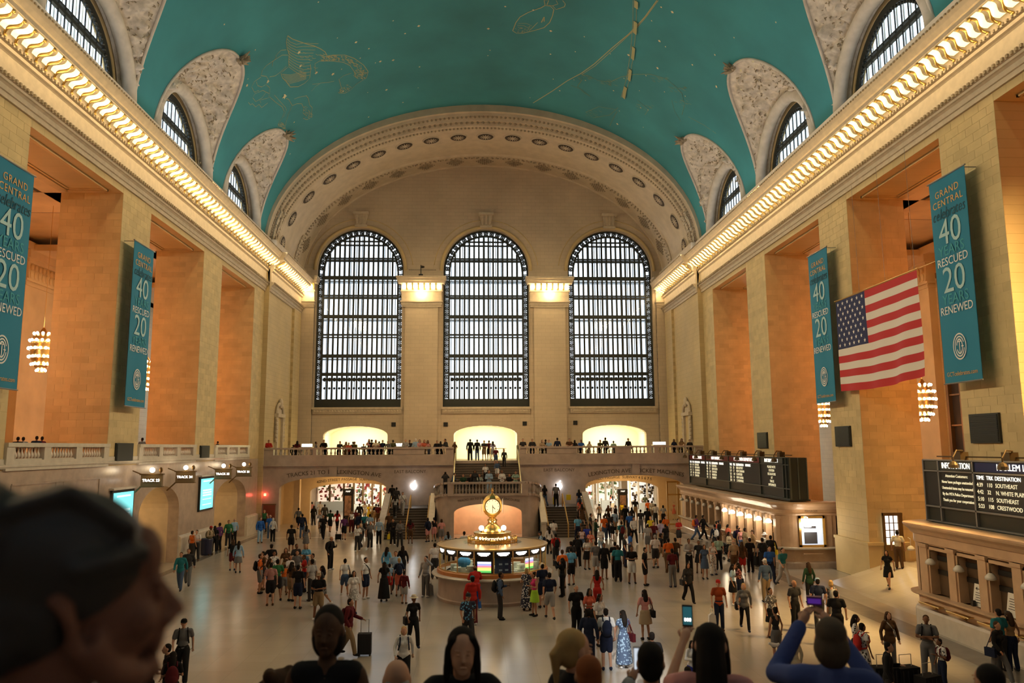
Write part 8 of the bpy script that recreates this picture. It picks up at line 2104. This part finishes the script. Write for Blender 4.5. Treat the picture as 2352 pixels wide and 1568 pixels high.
for i, (x_, y_, sex, tc, place) in enumerate(((42, 1004, 'm', 'black', 'first head over the north gallery balustrade'), (54, 1005, 'm', 'lightgrey', 'second head over the north gallery balustrade'), (85, 1001, 'm', 'navy', 'third head over the north gallery balustrade'), (97, 1002, 'f', 'maroon', 'fourth head over the north gallery balustrade'), (327, 1005, 'm', 'grey', 'behind the north balustrade next to the banner'), (500, 1013, 'f', 'black', 'alone behind the farthest north balustrade'))):
    r = ray(x_, y_); P = EYE+r*((XL-.85-EYE.x)/r.x); person((P.x, P.y, 5.75), max(1.3, min(1.8, P.z-5.75)), sex, 'stand', 200+i*10, 'tee:'+tc, 'trousers:charcoal', 'short', '', place)
# the guard: labels that still coincide
for l_, os_ in LABELS.items():
    if len(os_) > 1: print('SAME LABEL:', l_, len(os_))

# ------------------------------------------------------------------ things people carry or push
def held(name, loc, label, cat, parts, rotz=0):
    t = tag(empty(name, loc, rotz), label, cat)
    for nm, mb, m in parts: mb.build(nm, m, t)
    return t
def suitcase(loc, label, col, w=.42, h=.62, d=.26, rotz=0, handle=.42):
    b = MB(); b.box(-w/2, w/2, -d/2, d/2, .06, .06+h); 
    rib = MB()
    for k in range(4): xx = -w/2+w*(k+.5)/4; rib.box(xx-.012, xx+.012, -d/2-.012, -d/2, .10, h)
    hd = MB(); hd.tube([(-w*.3, 0, .06+h), (-w*.3, 0, .06+h+handle), (w*.3, 0, .06+h+handle), (w*.3, 0, .06+h)], .012, 5)
    t = held('suitcase', loc, label, 'suitcase', [('shell', b, clr(col)), ('rib', rib, clr('charcoal')), ('handle', hd, M_GREY)], rotz)
    for sx in (-1, 1):
        for sy in (-1, 1): MB().ball((sx*w*.42, sy*d*.38, .03), .03, 8, 6).build('wheel', M_BLACK, t)
    return t
P = on_z(837, 1505, 0); suitcase(P, 'charcoal wheeled suitcase pulled by the maroon hooded person', 'charcoal')
P = on_z(777, 1240, 0); suitcase(P, 'small black wheeled case beside the purple shirt', 'black', .42, .36, .25)
P = on_z(1740, 1300, 0); suitcase(P, 'large black suitcase at the back of the ticket queue', 'black', .5, .7, .3, .5)
P = on_z(1404, 1158, 0); suitcase(P, 'black case standing in the southern passage', 'black', .45, .4, .3)
for i, (x_, y_, w_, h_, lab) in enumerate(((2035, 1602, .62, .72, 'bulky black suitcase beside the person bent over a phone'), (2085, 1600, .60, .70, 'black suitcase in the middle of the luggage on the south floor'), (2135, 1610, .60, .58, 'black suitcase with gilt buckles next to the boy'))):
    P = on_z(x_, y_, 0); suitcase(P, lab, 'black', w_, h_, .35, .2*i, .3)
def carrier(x_, y_, z, col, label, w=.30, h=.40):
    P = on_z(x_, y_, z); b = MB(); b.prism([(-w/2, 0), (w/2, 0), (w*.42, h*.8), (w*.1, h), (-w*.1, h), (-w*.42, h*.8)], lambda a, q, d: (a, d, q), -.07, .07)
    hd = MB(); hd.tube([(-.06, 0, h*.95), (-.03, 0, h+.12), (.03, 0, h+.12), (.06, 0, h*.95)], .012, 5)
    t = held('carrier_bag', P, label, 'bag', [('bag', b, clr(col)), ('handle', hd, clr(col))]); return t
carrier(1636, 1432, .42, 'white', 'white plastic bag hanging from the hand of the red-capped person', .26, .36)
carrier(894, 1238, .06, 'yellow', 'yellow bag held at the foot of the north stairs')
carrier(935, 1220, .40, 'yellow', 'small yellow bag by the middle rail of the north stairs', .22, .3)
carrier(987, 1366, .02, 'lightgrey', 'pale shopping bag on the floor beside the booth', .34, .5)
P = EYE+ray(1306, 1148)*(62.2/ray(1306, 1148).y); b = MB(); b.box(-.18, .18, -.07, .07, 0, .42); hd = MB(); hd.tube([(-.08, 0, .42), (0, 0, .6), (.08, 0, .42)], .012, 5)
held('carrier_bag', (P.x, P.y, max(1.96, P.z)), 'bright yellow bag carried on the south landing', 'bag', [('bag', b, clr('yellow')), ('handle', hd, clr('yellow'))])
P = EYE+ray(1273, 1158)*(61.2/ray(1273, 1158).y); b = MB(); b.box(-.10, .10, -.07, .07, 0, .55)
held('carrier_bag', (P.x, P.y, max(1.96, P.z)), 'tall yellow bag beside the grey backpack on the south landing', 'bag', [('bag', b, clr('yellow'))])
b = MB(); P = on_z(1778, 1480, .62); b.tube([(-.16, 0, .05), (-.05, 0, .0), (.08, 0, -.02), (.16, 0, .03)], [.03, .06, .06, .03], 8); held('cardigan', P, 'bundled white cardigan in the hand of the person in grey shorts', 'cardigan', [('cloth', b, clr('white'))])
# pushchair at the back of the queue
P = on_z(1668, 1288, 0); t = tag(empty('pushchair', P, .6), 'dark pushchair standing behind the ticket queue', 'pushchair')
b = MB(); b.tube([(-.2, -.4, .1), (-.2, .2, .75), (-.2, .42, 1.02), (.2, .42, 1.02), (.2, .2, .75), (.2, -.4, .1)], .015, 5); b.tube([(-.2, .3, .1), (-.2, -.1, .55)], .015, 5); b.tube([(.2, .3, .1), (.2, -.1, .55)], .015, 5); b.build('frame', M_GREY, t)
b = MB(); b.ball((0, .05, .55), (.2, .28, .2), 10, 8); b.build('seat', clr('black'), t); b = MB(); b.ball((0, .18, .86), (.21, .2, .16), 10, 8); b.build('hood', clr('charcoal'), t)
for sx in (-1, 1):
    for sy in (-.38, .3): b = MB(); b.tube([(sx*.2-.02, sy, .1), (sx*.2+.02, sy, .1)], .10, 14); b.build('wheel', M_BLACK, t)
# ================================================================== PEOPLE CLOSE TO THE VIEWER, ON THE WEST STAIRS
def stair_z(y): return 4.9 if y < 2.4 else 4.9-.17*(math.floor((y-2.4)/.32)+1)
def near_at(px_, py_, y):
    r = ray(px_, py_); P = EYE+r*(y/r.y); return Vector((P.x, y, stair_z(y))), P.z-stair_z(y)
LEGS = {1: ((.10, -.01, .50), (.11, .02, .08)), -1: ((-.10, -.01, .50), (-.12, .02, .08))}
DOWN = {1: ((.25, .02, 1.16), (.26, -.06, .92)), -1: ((-.25, .02, 1.16), (-.26, -.06, .92))}
POSES['near_stand'] = dict(arm=DOWN, leg=LEGS, vox=.011)
POSES['near_look'] = dict(arm=DOWN, leg=LEGS, head=.3, vox=.011)
POSES['near_hold'] = dict(arm={1: ((.24, -.26, 1.34), (.16, -.50, 1.53)), -1: DOWN[-1]}, leg=LEGS, vox=.011)
POSES['near_phone'] = dict(arm={1: ((.26, -.12, 1.24), (.13, -.36, 1.42)), -1: ((-.24, -.04, 1.16), (-.1, -.25, 1.1))}, leg=LEGS, vox=.011)
POSES['near_camera'] = dict(arm={1: ((.30, -.25, 1.36), (.15, -.42, 1.61)), -1: ((-.20, -.29, 1.34), (-.01, -.44, 1.61))}, leg=LEGS, vox=.011)
def near(px_, py_, y, sex, pose, face, top, bottom, hair, label, ext='', skin=None):
    loc, h = near_at(px_, py_, y); h = max(1.5, min(1.95, h))
    return person(loc, h, sex, pose, face, top, bottom, hair, ext, '', label=label, skin=skin), loc, h
near(755, 1392, 4.2, 'f', 'near_stand', 0, 'tank:black', 'trousers:black', 'bob:darkhair', 'dark-skinned person in black scoop-neck top facing the camera on the west stairs', skin='dark')
near(1060, 1437, 4.5, 'f', 'near_look', 5, 'jacket:black', 'trousers:black', 'straight:darkhair', 'person with long dark hair and fringe in a dark jacket coming up the stairs', skin='light')
near(1318, 1444, 4.6, 'f', 'near_stand', 120, 'sweater:black', 'trousers:black', 'pony:blond', 'person with blond ponytail in black, face turned to the ticket side', skin='light')
near(1350, 1504, 4.2, 'm', 'near_stand', 185, 'tee:charcoal', 'trousers:charcoal', 'short:ginger', 'back of a short reddish-brown head below the blond ponytail', skin='tan')
pE, lE, hE = near(1493, 1474, 4.2, 'm', 'near_phone', 168, 'shirt:lightgrey', 'trousers:charcoal', 'short:darkhair', 'dark-haired person holding up a phone with bright screen, watch on wrist', skin='tan')
pF, lF, hF = near(1630, 1430, 4.7, 'f', 'near_hold', 163, 'tee:pink', 'trousers:charcoal', 'straight:darkhair', 'person with long black hair and pink top raising a black phone', skin='light')
pG, lG, hG = near(1906, 1417, 4.2, 'm', 'near_camera', 157, 'shirt:slateblue', 'jeans:navy', 'bob:greybrown', 'person in a blue long-sleeved shirt taking a picture with both arms up', skin='light')
near(2268, 1524, 4.5, 'm', 'near_stand', 185, 'tee:black', 'trousers:black', 'short:darkhair', 'dark round head at the lower edge near the closed ticket office', skin='tan')
near(912, 1512, 5.3, 'm', 'near_stand', 190, 'shirt:lilac', 'trousers:charcoal', 'bald:greyhair', 'bald person in pale lilac shirt below the blond in white', skin='light')
near(648, 1538, 5.0, 'm', 'near_stand', 180, 'tee:black', 'trousers:black', 'curly:brownhair', 'curly brown hair just showing at the lower edge beside the black top', skin='tan')
near(266, 1504, 5.4, 'm', 'near_stand', 180, 'tee:grey', 'trousers:charcoal', 'short:greyhair', 'grey-shirted person mostly hidden behind the neck of the head in profile', skin='light')
def hand_point(root, pose, s, ahead=.11):
    P = POSES[pose]; T = torso_pts(P); e, w = Vector(P['arm'][s][0]), Vector(P['arm'][s][1]); return w+(w-e).normalized()*ahead
def device(name, root, loc_local, w, h, d, body_m, screen_m, label, cat, landscape=False):
    bpy.context.view_layer.update(); M = root.matrix_world; P = M @ loc_local; ang = root.rotation_euler.z
    t = tag(empty(name, P, ang), label, cat); a, c = (h, w) if landscape else (w, h)
    b = MB(); b.box(-a/2, a/2, -d/2, d/2, -c/2, c/2); b.build('phone_body' if name == 'mobile_phone' else 'camera_body', body_m, t)
    b = MB(); b.box(-a/2+.006, a/2-.006, d/2, d/2+.002, -c/2+.012, c/2-.012); b.build('screen', screen_m, t); return t
t = device('mobile_phone', pF, hand_point(pF, 'near_hold', 1, .10)+Vector((.0, -.01, .07)), .070, .140, .012, M_BLACK, mat('photo_screen_dim', (.02, .1, .12), .3, emit=(.03, .16, .19), strength=.5), 'black phone raised over the floor, a tiny picture of the hall on it', 'phone')
b = MB()
for k in range(3): b.box(-.022+.016*k, -.012+.016*k, .0082, .0088, -.035, -.015)
b.build('screen_picture', M_LITWHITE, t)
device('mobile_phone', pE, hand_point(pE, 'near_phone', 1, .09)+Vector((-.03, -.01, .06)), .078, .15, .012, mat('white_phone', (.7, .7, .72), .4), mat('photo_screen_bright', (.7, .75, .8), .3, emit=(.62, .70, .80), strength=.9), 'phone with bright white screen held up below the person with dark ponytail', 'phone')
t = device('camera', pG, Vector((.07, -.50, 1.735)), .052, .085, .03, mat('purple_camera', (.10, .02, .22), .3, .3), mat('camera_screen', (.1, .03, .3), .3, emit=(.08, .02, .25), strength=.6), 'small purple compact camera held up by the person in the blue shirt', 'camera', True)
b = MB(); b.tube([(0, -.015, 0), (0, -.04, 0)], .022, 10); b.build('lens', M_GREY, t)
# wrist watch of the phone holder
w_ = Vector(POSES['near_phone']['arm'][1][1]); e_ = Vector(POSES['near_phone']['arm'][1][0]); d_ = (w_-e_).normalized(); b = MB(); b.tube([w_-d_*.02, w_+d_*.01], .034, 10); b.build('watch', clr('black'), pE)

# the large out-of-focus head in profile, a woman with her hair in a bun
def profile_head():
    y0 = 1.08; zc = 6.33; r = ray(196, 1368); P = EYE+r*(y0/r.y); face = math.radians(122)
    t = tag(empty('person', (P.x, P.y, 4.9), face), 'person in dark top very close by, head in dim profile, hair in a big bun', 'person'); cz = P.z-4.9
    mb = MB(); x = y = 0; z = cz
    mb.ball((0, .022, z+.030), (.078, .098, .098), 24, 16); mb.ball((0, -.020, z-.020), (.064, .074, .082), 20, 14)
    mb.ball((0, -.060, z+.045), (.050, .034, .045), 14, 10)                      # forehead
    for s in (-1, 1):
        mb.ball((s*.026, -.082, z+.012), (.022, .012, .010), 10, 8)               # brow ridge
        mb.ball((s*.040, -.060, z-.030), (.026, .026, .026), 10, 8)               # cheek
        mb.tube([(s*.062, .005, z-.050), (s*.050, -.030, z-.092), (s*.022, -.068, z-.108)], [.024, .020, .018], 10)   # jaw
        mb.ball((s*.012, -.100, z-.040), (.011, .013, .010), 8, 6)                # nostril wing
    mb.tube([(0, -.088, z+.012), (0, -.098, z-.008), (0, -.112, z-.028), (0, -.116, z-.038)], [.009, .011, .013, .012], 10)
    mb.ball((0, -.090, z-.062), (.024, .012, .008), 10, 6); mb.ball((0, -.088, z-.074), (.022, .012, .008), 10, 6); mb.ball((0, -.080, z-.104), (.024, .020, .018), 10, 8)
    mb.tube([(0, .03, z-.05), (0, .045, z-.14), (0, .05, z-.22)], [.062, .055, .062], 14)
    for s in (-1, 1):
        mb.tube([(s*.074, .022, z-.045), (s*.083, .020, z-.028), (s*.088, .032, z-.002), (s*.084, .044, z+.012), (s*.078, .036, z+.020), (s*.074, .020, z+.004)], [.009, .009, .008, .008, .007, .006], 7); mb.ball((s*.078, .018, z-.048), (.008, .010, .013), 7, 6)
    T = lambda p: Vector(p)
    for s in (-1, 1):
        limb(mb, [(s*.14, .06, cz-.25), (s*.21, .08, cz-.50), (s*.20, -.02, cz-.75)], (.045, .036, .026)); limb(mb, [(s*.09, .05, .85), (s*.10, .04, .47), (s*.11, .07, .08)], (.085, .055, .036)); mb.ball((s*.11, .02, .04), (.04, .10, .035), 8, 6)
    mb.ball((0, .06, cz-.40), (.15, .11, .16), 16, 12); mb.ball((0, .06, cz-.62), (.12, .095, .15), 14, 10); mb.ball((0, .06, .88), (.165, .12, .13), 14, 10); limb(mb, [(-.13, .06, cz-.25), (.13, .06, cz-.25)], (.05, .05))
    fg = MB()
    for s in (-1, 1): shape_hand(fg, (s*.21, .08, cz-.50), (s*.20, -.02, cz-.75), fg, 1.0)
    fg2 = MB(); fg2.mi = 1
    for s in (-1, 1): fg2.ball((s*.030, -.084, z-.004), (.012, .007, .006), 8, 6)
    me = fuse(mb, .0062, 3, 'body'); append_mesh(me, fg); append_mesh(me, fg2); me.materials.clear()
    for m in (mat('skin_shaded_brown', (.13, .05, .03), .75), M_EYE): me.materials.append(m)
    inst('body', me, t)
    h = MB(); h.ball((0, .030, z+.042), (.088, .106, .100), 24, 16); h.ball((0, .062, z-.010), (.083, .074, .075), 18, 12)
    h.tube([(0, .095, z+.085), (0, .135, z+.105), (0, .175, z+.100)], [.05, .062, .05], 12)
    for k in range(9): a = 2*PI*k/9; h.ball((.045*math.cos(a), .165+.012*math.sin(2*a), z+.10+.048*math.sin(a)), (.034, .040, .034), 8, 6)
    for k in range(7): a = k/6; h.tube([(-.07+.14*a, -.045, z+.085), (-.06+.12*a, .03, z+.138), (-.04+.08*a, .12, z+.11)], .012, 6)
    for s in (-1, 1):
        h.tube([(s*.058, -.060, z+.060), (s*.080, -.012, z+.050), (s*.084, .030, z+.045)], .016, 6)
        h.tube([(s*.052, .09, z-.03), (s*.045, .10, z-.08)], [.03, .012], 6)
    me = fuse(h, .007, 2, 'hair'); me.materials.clear(); me.materials.append(mat('near_hair', (.010, .007, .007), .55)); inst('hair', me, t)
    g = MB(); g.ball((0, .06, cz-.40), (.165, .125, .17), 16, 12); g.ball((0, .06, cz-.62), (.135, .11, .16), 14, 10); limb(g, [(-.13, .06, cz-.25), (.13, .06, cz-.25)], (.065, .065)); g.ball((0, .055, cz-.25), (.10, .085, .06), 12, 8)
    for s in (-1, 1): limb(g, [(s*.14, .06, cz-.25), (s*.18, .075, cz-.38)], (.062, .056))
    me = fuse(g, .012, 2, 'cloth'); me.materials.clear(); me.materials.append(mat('plum_cloth', (.018, .008, .022), .8)); inst('t_shirt', me, t)
    g = MB(); g.ball((0, .06, .88), (.18, .135, .13), 14, 10)
    for s in (-1, 1): limb(g, [(s*.09, .05, .85), (s*.10, .04, .47), (s*.11, .07, .1)], (.105, .075, .05))
    me = fuse(g, .018, 2, 'cloth'); me.materials.clear(); me.materials.append(clr('charcoal')); inst('trousers', me, t)
profile_head()
